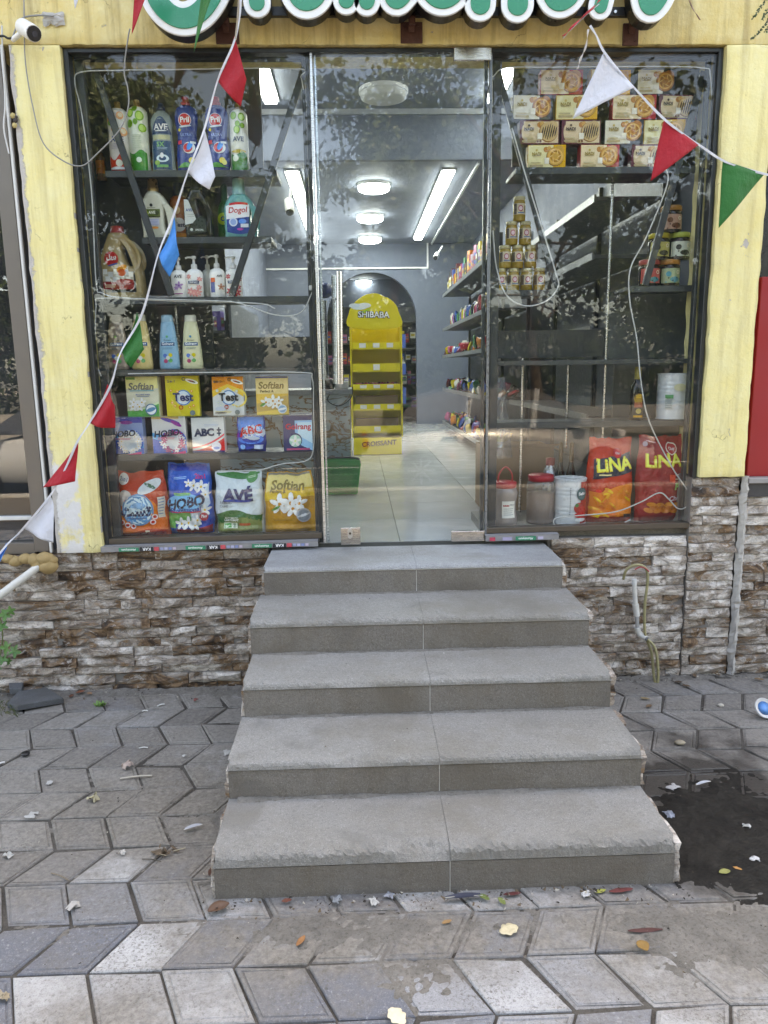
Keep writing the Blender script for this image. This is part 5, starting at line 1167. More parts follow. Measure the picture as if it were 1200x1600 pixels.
t, p, w, h = bag('powder_bag', 'golden yellow washing powder bag, last of the four bags next to the door', 'powder bag', (415, 496, 838, 737), .14, 'b98a1f', .20, zG, BAGG, 13, .90)
p.area(lambda u: .70+.06*math.sin(3*u+1), lambda u: .955, 'cfbd84', -.47, .47, 18, 5); p.area(lambda u: .56+.06*math.sin(3*u+1), lambda u: .71+.06*math.sin(3*u+1), 'c6a548', -.48, .48, 18, 4); p.area(lambda u: .955, lambda u: .99, '7d7464', -.46, .46, 12, 2)
p.txt('Softian', -.02, .80, .68, '7a6a3c', .03, 0, .15); p.txt('Perfect &', -.22, .70, .32, '655530', .02)
for u, v, r in ((-.18, .50, .2), (.04, .52, .2), (.2, .52, .16), (.08, .43, .17)): p.flower(u, v, r, 'e8e8de', 'b07a2a')
p.ell(-.26, .44, .1, .02, '4d7a3a', rot=.5); p.circ(.28, .32, .14, 'a9a9ab'); p.circ(.28, .32, .115, '7f8790'); p.ell(.28, .32, .13, .02, 'c9ccd0', rot=.25); p.lines(-.3, .26, .1, 2, .025, '8d6a1c', .008); p.build(t)
# pouch in the powder row
t, p, w, h = bag('powder_pouch', 'small blue washing powder pouch with red letters, fourth in the lower row', 'powder pouch', (372, 417, 708, 650), .05, '1f3f8f', .23, zF, LG2, 17, .96)
p.area(lambda u: .62, lambda u: .98, '5b86c4', -.45, .45, 14, 4); p.ell(.1, .55, .4, .22, 'b9c9e0', 20, 5); p.ell(0, .36, .44, .14, '3f74c0', 20, 4, hole=.7); p.txt('ABC', .0, .60, .82, 'b52638', .04, .18); p.txt('CITRUS', .02, .47, .5, 'd9dfee', .03, .18); p.lines(-.3, .38, .3, 1, .02, 'c9d4ea', .02); p.circ(-.3, .14, .09, '7fa8dc'); p.rect(.1, .08, .42, .2, 'b9c6e0', 3, 2); p.build(t)

# ---- cookie boxes ------------------------------------------------------------
CK = 'cookie boxes stacked in four rows at the upper right'
def cookies(p, kind):
    base = {'r': 'd3c3a6', 'y': 'd6cfa9', 'd': 'cfcabb', 'b': 'b9a187'}[kind]; edge = {'r': '9c2430', 'y': 'c79a2a', 'd': '2c2a30', 'b': '54232c'}[kind]
    p.rect(-.495, .01, .495, .99, edge, 2, 2)
    if kind == 'b':
        p.rect(-.40, .06, .47, .94, 'c9b79c', 6, 4); p.ell(-.40, .5, .05, .3, 'c9b79c', 12)
    else: p.rect(-.485, .02, .17, .98, base, 6, 4)
    cx, ck = .22, {'r': 'b5854f', 'y': 'b8935a', 'd': 'a5724a', 'b': 'b9a07a'}[kind]
    p.circ(-.02 if kind != 'b' else .0, .80, .07, 'a8764a', 10); p.circ(.06, .84, .06, 'c09a66', 10)
    p.circ(cx, .50, .235, '7a5230', 24); p.circ(cx+.01, .52, .225, ck, 24); p.circ(cx+.10, .74, .13, ck, 18)
    if kind == 'b':
        for k in range(7): p.ell(cx-.15+k*.055, .52, .017, .36-.05*abs(k-3), '33231a', 10, 1, rot=-.22)
        for q in (-.12, -.05, .02): p.circ(q, .12, .03, '5f3a26', 8)
    else:
        for k in range(3): p.circ(cx+.01, .52, .19-.055*k, ['d2ab74', '8f6338', 'cfa468'][k], 20, .82)
        for k in range(6): a = k*1.05; p.ell(cx+.11*math.cos(a), .52+.2*math.sin(a), .06, .02, 'd9b98a', 8, 1, rot=a+.6)
    p.circ(-.27, .77, .03, 'b5a26a' if kind != 'b' else '4a3428', 8); p.txt('NADI', -.27, .62, .24, '8f7d4a' if kind != 'b' else '33261f', .04); p.lines(-.38, .53, -.16, 1, .05, '8f8468', .03)
    p.rect(-.44, .08, -.1, .17, 'a89a7c', 3, 1); p.rect(-.42, .22, -.16, .27, 'b5a98c', 3, 1); p.rect(-.06, .2, .06, .45, 'ddd8cc', 2, 2)
NR = {4: [(823, 882, 'y', 'yellow edged cookie box at the left end of the bottom row'), (904, 965, 'r', 'red edged cookie box in the middle of the bottom row'), (984, 1042, 'b', 'dark red cookie box at the right end of the bottom row')],
      3: [(810, 872, 'b', 'brown cookie box with striped cookie, first in the second row from below'), (875, 936, 'b', 'brown cookie box with striped cookie, second in the second row from below'), (943, 1002, 'd', 'dark edged cookie box, third in the second row from below'), (1004, 1067, 'y', 'yellow edged cookie box half behind the red flag')],
      2: [(799, 861, 'd', 'dark edged cookie box, first in the second row from the top'), (867, 931, 'y', 'yellow edged cookie box behind the tip of the white flag'), (955, 1022, 'r', 'red edged cookie box right of the white flag'), (1025, 1085, 'b', 'brown cookie box with striped cookie at the right end of its row')],
      1: [(843, 908, 'r', 'red edged cookie box at the left end of the top row'), (920, 982, 'y', 'cookie box of the top row hidden mostly by the white flag'), (993, 1052, 'd', 'dark edged cookie box at the right end of the top row')]}
zr = zR1; hR = zat(900, 222, .22)-zat(900, 260, .22); q = random.Random(3)
for row in (4, 3, 2, 1):
    for x0, x1, k, lb in NR[row]:
        a = at((x0+x1)/2, 240-38*(4-row), .22); w = at(x1, 200, .22).x-at(x0, 200, .22).x; h = hR-.002
        t = thing('cookie_box', lb, 'cookie box', (a.x, .22, zr), CK, rad(q.uniform(-4, 4)))
        MB().box(-w/2, w/2, -.03, .03, 0, h).build('carton', plain({'r': '9c2430', 'y': 'c79a2a', 'd': '3c3a40', 'b': '54232c'}[k], .35), t, False, bevel=.0012)
        p = Print(w, h, flat(-.03)); cookies(p, k); p.build(t)
    zr += hR
# ---- honey jars ------------------------------------------------------------
HJ = 'honey jars stacked in a pyramid'; JAR = [(0, 0), (.92, 0), (1, .04), (1, .70), (.93, .78), (.84, .82), (.84, .845)]
HON = plain((.30, .19, .02), .08, 0, .12, 20.); LIDG = plain((.42, .36, .20), .3, .5, .1)
jz = zR2; words_ = ['bottom', 'third', 'second', 'top']; pos = {0: ['first', 'second', 'third', 'last'], 1: ['left', 'middle', 'right'], 2: ['left', 'right'], 3: ['single']}
for row, xs in enumerate([(782, 802, 822, 842), (789, 808, 828), (799, 820), (811,)]):
    hp = zat(811, [416, 380, 343, 304][row], .24)-zat(811, [452, 416, 380, 343][row], .24)
    for k, xp in enumerate(xs):
        a = at(xp, [452, 416, 380, 343][row], .24); w = .0655
        lb = 'honey jar alone at the top of the pyramid' if row == 3 else f'{pos[row][k]} honey jar in the {["bottom row of four", "row of three", "row of two"][row]} of the pyramid'
        t = thing('honey_jar', lb, 'jar', (a.x, .24, jz), HJ)
        lathe_part('jar_body', JAR, w, hp-.001, 1, HON, t, 20); MB().lathe([(.46*w, .84*hp), (.47*w, .85*hp), (.47*w, .98*hp), (.44*w, hp-.001), (0, hp-.001)], 20).build('lid', LIDG, t, False)
        p = Print(w, hp, lathe_surf(JAR, w, hp, 1)); p.rect(-.46, .26, .46, .70, 'b5a893', 10, 3); p.rect(-.46, .27, -.28, .69, '4a4038', 3, 2); p.ell(.02, .50, .2, .13, '8f3a4a', 12); p.ell(.02, .50, .15, .09, 'c9b3b8', 12); p.rect(-.2, .30, .3, .35, '5a6a86', 3, 1); p.rect(.32, .32, .42, .62, '6b5a3c', 2, 2); p.build(t)
    jz += hp
# ---- pickle jars ------------------------------------------------------------
PJ = 'dark jars with coloured lids in a small pyramid'; PJAR = [(0, 0), (.93, 0), (1, .03), (1, .68), (.96, .76), (.88, .79), (.88, .82)]
zj = [zR3, zR3+(zat(1040, 404, .24)-zat(1040, 445, .24)), 0]; zj[2] = zj[1]+(zat(1040, 361, .24)-zat(1040, 403, .24))
for (x0, x1, lv, yb, yt, lid, lab, acc, lb) in [(997, 1029, 0, 445, 403, 'a8443c', 'b5625c', '3f7f86', 'dark jar with red lid and pink label at the lower left'), (1029, 1060, 0, 445, 403, 'b5762e', '98a58a', '4f8a96', 'dark jar with orange lid and green label at the lower right'), (1012, 1044, 1, 403, 361, 'b5a22c', 'a8a06a', '33301f', 'dark jar with yellow lid in the middle row'), (1044, 1076, 1, 403, 360, 'a5b04a', 'b9beb4', '20231f', 'dark jar with lime lid and white speckled label'), (1031, 1063, 2, 361, 318, 'a8722e', 'a88a7c', '5f3a2a', 'dark jar with orange lid at the top of the small pyramid')]:
    a = at((x0+x1)/2, yb, .24); w = at(x1, yb, .24).x-at(x0, yb, .24).x; h = zat(1040, yt, .24)-zat(1040, yb, .24)-.001
    t = thing('pickle_jar', lb, 'jar', (a.x, .24, zj[lv]), PJ)
    lathe_part('jar_body', PJAR, w, h, 1, plain((.022, .014, .010), .08), t, 22); MB().lathe([(.47*w, .81*h), (.49*w, .82*h), (.49*w, .97*h), (.46*w, h), (0, h)], 22).build('lid', plain(lid, .35), t, False)
    p = Print(w, h, lathe_surf(PJAR, w, h, 1)); p.rect(-.46, .12, .46, .66, lab, 12, 5); p.ell(.1, .25, .24, .10, acc, 14); p.ell(-.2, .45, .12, .1, acc, 12)
    for k in range(7): p.circ(-.3+.1*k, .15+.05*((k*3) % 4), .035, '241c16' if k % 2 else acc, 8)
    p.circ(.25, .52, .09, 'd8d2c0', 10, .6); p.build(t)
# ---- oil bottle, tin ----------------------------------------------------------
OIL = [(0, 0), (.95, 0), (1, .02), (1, .55), (.9, .64), (.5, .72), (.42, .76), (.42, .78)]
t, p, w, h = bottle('oil_bottle', 'tall dark oil bottle with yellow cap beside the white tin', 'oil bottle', (983, 1004, 656, 573), OIL, .9, '140c0a', .22, zR5, ([(.46, .77), (.48, .79), (.48, .96), (.4, 1), (0, 1)], '8a7a34', 0), None, .1)
p.rect(-.40, .04, .40, .50, '2a211c', 6, 4); p.ell(0, .40, .34, .10, '9a7a44', 14); p.rect(-.3, .24, .3, .34, '8a4f42', 4, 2); p.ell(0, .17, .2, .05, '9a8a5a', 12); p.rect(-.34, .05, .34, .09, 'b58a2c', 4, 1); p.lines(-.2, .45, .2, 2, .03, 'c9a860', .012); p.build(t)
def tin(name, label, px, Y, zb, tiltd=0., group=None):
    P, w, h = spot(*px, Y, zb); t = thing(name, label, 'tin', P, group); t.rotation_euler.y = tiltd
    pr = [(0, .01), (.96, .01), (.98, 0), (1, .012), (.97, .03)]
    for k in range(40):
        v = .05+.9*k/40; pr.append((.97+(.012*math.sin(k*1.6) if (6 < k < 18 or 24 < k < 36) else 0), v))
    pr += [(.97, .965), (1, .985), (.985, 1), (.95, .985), (0, .975)]
    lathe_part('can_body', pr, w, h, 1, plain((.60, .63, .66), .3, .1, .08, 9.), t, 32)
    return t, Print(w, h, lathe_surf([(1, 0), (1, 1)], w, h, 1)), w, h
t, p, w, h = tin('white_tin', 'large white ribbed tin standing on the shelf at right', (1025, 1077, 657, 583), .26, zR5)
for k in range(22): p.rect(.16, .14+k*.033, .185, .155+k*.033, '2a2c30', 1, 1)
p.ell(-.05, .70, .17, .08, 'b9b59c', 14); p.rect(-.40, .46, -.22, .54, '3f7a52', 2, 1); p.rect(-.40, .24, -.24, .45, '9fa6a6', 2, 2); p.lines(-.39, .42, -.25, 5, .04, '555b60', .01); p.ell(.42, .42, .07, .14, '8f2230', 12); p.ell(.42, .26, .08, .12, '7a1c28', 12); p.ell(.36, .48, .05, .03, '26402a', 8); p.build(t)
t, p, w, h = tin('white_tin', 'white ribbed tin with red fruit picture on the display floor', (864, 914, 822, 746), .22, zH)
p.rect(.20, .04, .48, .94, '8a2029', 5, 8); p.ell(.24, .68, .17, .14, '1f3a3f', 16); p.ell(.24, .68, .15, .12, '2c5258', 16); p.txt('Safir', .24, .69, .22, 'e2e4e0', .03); p.circ(.16, .38, .17, '8f1f26'); p.circ(.27, .33, .13, 'a32a30'); p.ell(.2, .22, .2, .06, 'b03a36'); p.ell(.08, .44, .06, .04, '2f5a33', rot=.6); p.ell(.2, .12, .18, .04, 'd5d6d6')
for k in range(16): p.rect(-.14, .2+k*.04, -.115, .22+k*.04, '2a2c30', 1, 1)
p.build(t)
# ---- plastic jars -------------------------------------------------------------
CLEAR = plain((.30, .25, .23), .12, 0, .12, 12.)
PL = [(0, 0), (.9, 0), (1, .03), (1, .18), (.88, .30), (.86, .52), (.98, .66), (1, .76), (.86, .86), (.78, .88)]
P, w, h = spot(768, 808, 818, 752, .20, zH); t = thing('plastic_jar', 'waisted plastic jar with red lid and carrying loop', 'jar', P, 'plastic jars with red lids')
lathe_part('jar_body', PL, w, h, 1, CLEAR, t, 28); MB().lathe([(.42*w, .86*h), (.44*w, .87*h), (.44*w, .985*h), (.40*w, h), (0, h)], 28).build('lid', plain('b5383a', .35), t, False)
MB().tube(smooth_path([(-.28*w, 0, .95*h), (-.24*w, -.01, 1.18*h), (0, -.012, 1.33*h), (.24*w, -.01, 1.18*h), (.28*w, 0, .95*h)], 6), .0042, 6).build('carrying_loop', plain('c8504a', .4), t, False)
p = Print(w, h, lathe_surf(PL, w, h, 1)); p.rect(-.18, .20, .32, .58, 'd4d2cc', 6, 4); p.rect(-.14, .46, .1, .55, 'a02a33', 3, 2); p.txt('vim', .2, .5, .16, '2c2f3c', .02); p.lines(-.12, .40, .26, 4, .045, '8a8c90', .012); p.build(t)
P, w, h = spot(822, 865, 818, 741, .24, zH); t = thing('plastic_jar', 'straight plastic jar with red screw lid, half filled', 'jar', P, 'plastic jars with red lids')
PL2 = [(0, 0), (.93, 0), (1, .03), (1, .80), (.92, .86), (.84, .875)]
lathe_part('contents', [(0, .01), (.9, .01), (.975, .04), (.975, .62), (0, .625)], w, h, 1, plain((.26, .16, .11), .6, 0, .15, 60.), t, 26); lathe_part('jar_body', PL2, w, h, 1, glass_mat('plastic_wall', .05, (.82, .8, .78), .22), t, 28)
mbp = MB().lathe([(.43*w, .87*h), (.455*w, .875*h), (.455*w, .98*h), (.42*w, h), (0, h)], 28); mbp.build('lid', plain('a3242c', .35), t, False)
# ---- snack bags (their cartoon figures are left out) -----------------------------
SB = 'large snack bags on the floor of the right display'
t, p, w, h = bag('snack_bag', 'large orange snack bag left of the red one', 'snack bag', (911, 985, 823, 684), .13, 'b5471a', .24, zH, SB, 21, .88, .18)
p.area(lambda u: .08, lambda u: .42+.05*math.sin(5*u), 'cf7d22', -.46, .46, 20, 8)
p.rect(-.40, .58, .46, .81, '1c1d2c', 12, 5, f=lambda u, v: (u, v+.10*u-.02)); p.txt('LiNA', .05, .70, .80, 'd9b92e', .045, .07); p.txt('LiNA', .05, .705, .76, 'efe07a', .02, .07); p.circ(.12, .835, .11, 'a02430', 12); p.circ(.12, .835, .085, 'b83a3a', 12); p.txt('Chit', .12, .835, .11, 'f0e4e0', .02); p.lines(-.3, .57, -.05, 1, .02, 'd8c9a0', .015)
q = random.Random(4)
for k in range(22): p.ell(q.uniform(-.38, .38), q.uniform(.08, .42), q.uniform(.06, .12), q.uniform(.012, .02), ['d99b3a', 'e0b052', 'c8702a', 'cc8630'][k % 4], 8, 2, rot=q.uniform(-1, 1))
p.rect(.24, .07, .42, .115, '3c2a28', 3, 1); p.ell(-.3, .39, .07, .02, 'c83a3a', 6, 1); p.build(t)
t, p, w, h = bag('snack_bag', 'large dark red snack bag at the right end of the display floor', 'snack bag', (988, 1069, 822, 680), .13, '8f0f1c', .24, zH, SB, 27, .93, .18)
p.txt('LiNA', -.03, .72, .72, 'c9a72e', .045, .02); p.txt('LiNA', -.03, .725, .69, 'efe27c', .018, .02); p.circ(.12, .86, .12, 'd9cfc6', 12); p.circ(.12, .86, .10, '9c1c2c', 12); p.txt('Chit', .12, .86, .12, 'f0e4e0', .02)
p.lines(.16, .55, .44, 3, .05, 'd9b8a8', .015); p.txt('PiPo', .32, .42, .30, '9cc47a', .05); p.txt('Cheese', .26, .29, .36, 'c9b8c4', .02, .1, .2); p.rect(.06, .47, .16, .56, 'c8502e', 2, 2)
for k in range(15): u = -.36+.052*k; p.ell(u+.06, .14+.035*((k*5) % 3), .085, .028, ['b5703a', 'c4824a', 'a8622e'][k % 3], 10, 2, rot=.15*((k % 4)-1.5))
p.lines(-.4, .93, -.2, 1, .02, 'c09098', .012); p.ell(-.42, .90, .05, .03, 'b8a0a4', 8); p.build(t)
# ---- things behind the floor row at right ----------------------------------------
DB = 'dark bottles behind the floor row'
for i, (x0, x1, yb, yt) in enumerate([(867, 881, 742, 690), (883, 898, 742, 690)]):
    t, p, w, h = bottle('dark_bottle', ['left one of two dark bottles with amber necks', 'right one of two dark bottles with amber necks'][i], 'bottle', (x0, x1, yb+45, yt), [(0, 0), (.95, 0), (1, .03), (1, .55), (.5, .7), (.42, .74)], 1, '0d0a0a', .42, zH, ([(.45, .73), (.45, .98), (0, 1)], '5a4420', 0), DB, .1)
P, w, h = spot(848, 868, 790, 714, .46, zH); t = thing('covered_jar', 'jar wrapped in silver foil with a red lid behind the white tin', 'jar', P)
mbx = MB(); q = random.Random(2)
mbx.lathe([(w*.42, 0), (w*.5, .1*h), (w*.56, .5*h), (w*.7, .62*h), (w*.5, .78*h), (w*.35, .86*h)], 14); mbx.v = [(x+q.uniform(-.004, .004), y+q.uniform(-.004, .004), z+q.uniform(-.003, .003)) for x, y, z in mbx.v]; mbx.sm = [False]*len(mbx.sm)
mbx.build('foil', plain((.5, .5, .52), .25, .7), t, False); MB().lathe([(w*.34, .85*h), (w*.36, .98*h), (0, h)], 14).build('lid', plain('8f2a2a', .4), t, False)

# ================================================================== SHOP INTERIOR
YEL = plain((.74, .60, .02), .4, 0, .06, 4.); YEL2 = plain((.62, .50, .02), .45, 0, .08, 4.)
Ysb = 4.45
def ssz(px, py): return at(px, py, Ysb)
a, b = ssz(553, 702), ssz(627, 702); sx0, sx1 = a.x, b.x; sz0 = -.036; top = ssz(585, 508).z
t = thing('snack_stand', 'tall yellow cardboard snack stand with cloud shaped header', 'display stand', ((sx0+sx1)/2, Ysb, sz0))
MB().box(sx0, sx1, Ysb-.12, Ysb+.30, sz0, ssz(590, 683).z).build('base', YEL, t, bevel=.004)
MB().box(sx0-.02, sx0-.002, Ysb-.02, Ysb+.30, ssz(590, 683).z, top).build('side_panel', YEL, t); MB().box(sx1+.002, sx1+.02, Ysb-.02, Ysb+.30, ssz(590, 683).z, top).build('side_panel', YEL, t)
MB().box(sx0, sx1, Ysb+.15, Ysb+.165, ssz(590, 683).z, top+.1).build('back_panel', YEL2, t)
for yb, yt in ((675, 665), (640, 631), (608, 600), (580, 568), (545, 535)):
    z0, z1 = ssz(590, yb).z, ssz(590, yt).z
    tr = MB().box(sx0+.005, sx1-.005, Ysb-.03, Ysb+.149, z0, z0+.012).box(sx0+.005, sx1-.005, Ysb-.045, Ysb-.03, z0-.006, z1).build('tray', YEL, t)
    mbx = MB()
    for k, u in enumerate((.22, .5, .78) if yb != 675 and yb != 580 else (.5,)): mbx = MB().box(sx0+(sx1-sx0)*u-.035, sx0+(sx1-sx0)*u+.035, Ysb-.0495, Ysb-.0455, z0+.012, z1-.008); mbx.build('price_tag', WHITE, tr)
    if yb in (640, 675): MB().box(sx0+.03, sx1-.03, Ysb+.02, Ysb+.14, z0+.013, z0+.15).build('carton_liner', plain((.22, .15, .085), .8, 0, .2, 5.), t)
hdr = [(ssz(x, y).x, ssz(x, y).z) for x, y in smooth2([(548, 512), (545, 490), (552, 476), (560, 468), (572, 461), (588, 459), (600, 464), (606, 466), (616, 474), (622, 486), (623, 512)], 5)]
me = curve_mesh([hdr], .012, .003, 1); me.materials.clear(); me.materials.append(YEL); o = bpy.data.objects.new('header', me); o.location = (0, Ysb-.03, 0); put(o, None); o.parent = t; o.location = Vector((0, Ysb-.03, 0))-t.location
TR[o.name] = Vector((0, Ysb-.03, 0))
w_, h_ = sx1-sx0, top-sz0; hx = ssz(584, 492)
def sign_print(c, wd, hg, yy, fn, par, nm):
    p = Print(wd, hg, lambda x, z: (x, 0, z)); fn(p); o = p.build(None, nm); o.parent = par; o.location = Vector((c.x, yy, c.z-hg/2))-TR.get(par.name, Vector()); return o
def f1(p):
    p.txt('SHiBABA', 0, .5, .60, '17171b', .09, -.03); p.txt('SHiBABA', 0, .505, .585, 'e8e4e6', .02, -.03); p.ell(-.27, .92, .16, .16, 'd4dce8', 14); p.ell(-.17, .98, .12, .14, 'dde4ee', 14); p.ell(-.36, .98, .10, .12, 'c9d4e4', 12); p.ell(-.14, .72, .1, .03, '8fc05a', 10, rot=.4)
sign_print(hx, .58, .20, Ysb-.043, f1, t, 'lettering'); sign_print(ssz(592, 691), .58, .14, Ysb-.121, lambda p: p.txt('CROISSANT', 0, .5, .66, '2a1a0c', .035, .06, .1), t, 'lettering')
# little packets on the middle tray
q = random.Random(6); z0 = ssz(590, 608).z
for k in range(16):
    pk = MB().box(-.03, .03, -.012, .012, -.02, .02).build('packet', plain(['6a1420', '8a2030', '4a0f18'][k % 3], .25), t, True, bevel=.006); pk.location = Vector((sx0+.04+(sx1-sx0-.08)*k/15, Ysb+q.uniform(0, .06), z0+.05))-t.location; pk.rotation_euler = (q.uniform(-.6, .6), q.uniform(-.8, .8), q.uniform(-.5, .5))
# counter, basket, scanner post
MARB = NG('marble_sheet'); pp = MARB.pos(); vv = MARB.noise(MARB.mapv(pp, (1, 1, 2.4)), 2.2, 4, .55, 2.2)
cm = MARB.mix(MARB.ramp(vv, [(.46, 0.), (.49, 1.), (.505, 1.), (.53, 0.)]), MARB.mix(MARB.noise(pp, 5., 5), (.36, .42, .44), (.50, .54, .54)), (.24, .13, .05)); MARB = MARB.out(cm, .2)
t = thing('shop_counter', 'marble patterned shop counter behind the door handle', 'counter', (.8, 2.1, -.04))
a = at(548, 700, 2.0)
MB().box(.15, a.x, 2.0, 2.6, -.04, .70).build('counter_body', MARB, t, bevel=.004); MB().box(.12, a.x+.02, 1.96, 2.62, .70, .74).build('counter_top', plain((.30, .31, .32), .3), t, bevel=.003)
t = thing('green_basket', 'green plastic shopping basket on the floor before the counter', 'basket', (at(530, 750, 1.75).x, 1.75, -.036)); bx = at(530, 750, 1.75).x
GRN = plain((.03, .30, .06), .4); mbx = MB(); bw, bh = .16, .235
q0 = [(-bw*.82, 0), (bw*.82, 0), (bw, bh), (-bw, bh)]
for k in range(9):
    f_ = k/8; x0 = -bw*.82+2*bw*.82*f_; x1 = -bw+2*bw*f_; mbx.bar((bx+x0, 1.66, -.03), (bx+x1, 1.645, -.036+bh), .016, .005)
for k in range(6): f_ = k/5; ww = bw*(.82+.18*f_); mbx.bar((bx-ww, 1.66-.015*f_, -.03+bh*f_), (bx+ww, 1.66-.015*f_, -.03+bh*f_), .014 if k < 5 else .035, .008, up=(0, 1, 0))
mbx.build('front_lattice', GRN, t); MB().prism([(bx+x, z-.03) for x, z in q0], 1.68, 1.70).build('inner_wall', GRN, t); MB().prism([(bx+x, z-.03) for x, z in q0], 1.92, 1.935).build('rear_wall', GRN, t); MB().box(bx-bw*.8, bx+bw*.8, 1.66, 1.93, -.034, -.025).build('floor_plate', GRN, t)
MB().tube(smooth_path([(bx-bw, 1.8, .19), (bx-.12, 1.7, .235), (bx+.12, 1.7, .235), (bx+bw, 1.8, .19)], 5), .008, 6).build('handle', BLACK, t)
a = at(508, 600, 2.15); t = thing('scanner_post', 'grey post with blue head standing on the counter', 'scanner', (a.x, 2.15, .74))
MB().tube([(a.x, 2.15, .74), (a.x, 2.15, at(508, 470, 2.15).z)], .028, 12).build('post', ALU, t); c_ = at(507, 455, 2.15); MB().lathe([(.03, -.02), (.065, 0), (.06, .02), (.055, .07), (.03, .09), (0, .09)], 16, 1, 1, (c_.x, 2.15, c_.z-.03)).build('head', plain((.03, .05, .16), .4), t)
a = at(512, 590, 1.98); t = thing('card_reader', 'black box with white tray on the counter', 'card reader', (a.x, 2.05, .74)); MB().box(a.x-.06, a.x+.05, 1.98, 2.12, .74, .82).build('black_box', BLACK, t, bevel=.01); MB().box(a.x+.055, a.x+.16, 1.98, 2.12, .742, .80).build('tray', PWHITE, t, bevel=.006)
cable('power_cable', 'black cable hanging down the front of the counter', [(at(522, 605, 1.985)), at(512, 625, 1.98), at(530, 634, 1.975), at(548, 622, 1.98), at(551, 604, 1.985)], .004, BLACK)
# gondolas
POOL = ['b5a22c', '8f2230', 'c9c6bc', '2a4a8a', '6a5a9a', 'b56a2a', '3f7a52', '8a8f96', '5a2a2f', 'd0b060', '22242a', 'a85a7a']
GM = plain((.028, .030, .034), .45, .1); RAIL = plain((.20, .21, .22), .35, .2)
def gondola(label, x0, x1, y0, y1, levels, back, matb=GM, facing=-1):
    t = thing('wall_gondola', label, 'shelving unit', (x1, (y0+y1)/2, -.036), 'steel shelving units')
    MB().box(x1-.02, x1, y0, y1, -.036, back).build('back_sheet', plain((.12, .135, .16), .5, 0, .1), t)
    n = max(1, round((y1-y0)/1.3))
    for k in range(n+1): y = y0+(y1-y0)*k/n; MB().box(x1-.05, x1-.021, y-.015, y+.015, -.03, back).build('upright', GM, t)
    for z in levels:
        MB().box(x0, x1-.055, y0, y1, z-.022, z).build('shelf_board', matb, t); MB().box(x0-.014, x0-.001, y0, y1, z-.03, z+.012).build('price_rail', RAIL, t)
    return t
CN = dict(zip(POOL, ['yellow', 'dark red', 'white', 'blue', 'violet', 'orange', 'green', 'grey', 'brown', 'tan', 'black', 'pink']))
gondola('long dark shelving unit full of snacks along the right wall', 2.68, 3.10, 3.45, 7.3, (.12, .60, 1.07, 1.45, 1.93), 2.15)
gondola('pale nearly empty shelving unit close behind the right window', 2.86, 3.3, .75, 3.2, (.12, .58, 1.12, 1.55, 1.88), 2.2, plain((.09, .10, .112), .4))
gondola('shelving unit standing behind the left window', .0, .30, 3.0, 4.9, (.3, .8, 1.25), 1.5, plain((.07, .075, .08), .4))
q = random.Random(12); pm = {}
def packet(name, label, grp, P, w, d, h, col, rot, soft=False):
    key = (col, soft)
    if key not in pm:
        if soft:
            mbp = MB(); mbp.grid(6, 6, lambda u, v: (u-.5, -.5*(max(0, 1-(2*u-1)**4)*max(0, 1-(2*v-1)**4))**.5, v)); mbp.grid(6, 6, lambda u, v: (u-.5, .5*(max(0, 1-(2*u-1)**4)*max(0, 1-(2*v-1)**4))**.5, v)); pm[key] = mbp.mesh('packet', [plain(col, .2, 0, .5, 25.)])
        else:
            mbp = MB().box(-.5, .5, -.5, .5, 0, 1); mbp.box(-.42, .42, -.515, -.501, .3, .72, 1); mbp.box(-.3, .3, -.53, -.516, .45, .6, 2); pm[key] = mbp.mesh('packet', [plain(col, .35), plain(POOL[(POOL.index(col)+4) % 12], .35), plain(POOL[(POOL.index(col)+2) % 12], .35)])
    yy = P[1]; label = CN[col]+' '+label+('' if yy > 9 else ', far end' if yy > 6.2 else ', near end' if yy < 4.6 else ', middle part')
    if label[0] == ' ': label = label[1:]
    o = copy_obj(pm[key], name, P, None, rot, (w, d, h)); return tag(o, label, 'packet', grp)
y = 3.6
while y < 7.2:
    h = q.uniform(.16, .30); wd = q.uniform(.07, .14); packet('food_carton', 'carton standing on the highest shelf of the snack wall', 'cartons on the highest gondola shelf', (2.78, y, 1.931), wd, .10, h, q.choice(POOL), (0, 0, rad(-90)+q.uniform(-.15, .15))); y += wd+.012
y = 3.6
while y < 7.2:
    h = q.uniform(.14, .22); wd = q.uniform(.09, .15); packet('snack_packet', 'bag leaning on the second shelf of the snack wall', 'bags on the second gondola shelf', (2.79, y, 1.451), wd, .06, h, q.choice(POOL), (q.uniform(-.1, .25), 0, rad(-90)+q.uniform(-.3, .3)), True); y += wd*.8
for z, nm, gr in ((1.071, 'snack packet heaped on the middle shelf of the snack wall', 'packets on the middle gondola shelf'), (.601, 'snack packet heaped on the lower shelf of the snack wall', 'packets on the lower gondola shelf'), (.121, 'packet on the floor shelf of the snack wall', 'packets on the floor shelf of the gondola')):
    for k in range(85):
        packet('snack_packet', nm, gr, (q.uniform(2.70, 2.92), q.uniform(3.5, 7.2), z+q.uniform(.0, .03)), q.uniform(.09, .15), .05, q.uniform(.09, .15), q.choice(POOL), (q.uniform(-1.2, .3), q.uniform(-.4, .4), rad(-90)+q.uniform(-.8, .8)), True)
for k in range(9): packet('food_carton', 'carton on the shelf behind the left window', 'dark cartons behind the left window', (.08+.02*(k % 2), 3.1+k*.19, [1.251, .801][k % 2]), .1, .12, q.uniform(.1, .2), q.choice(['22242a', '5a2a2f', '6a5a9a', '8a8f96']), (0, 0, rad(90)+q.uniform(-.2, .2)))
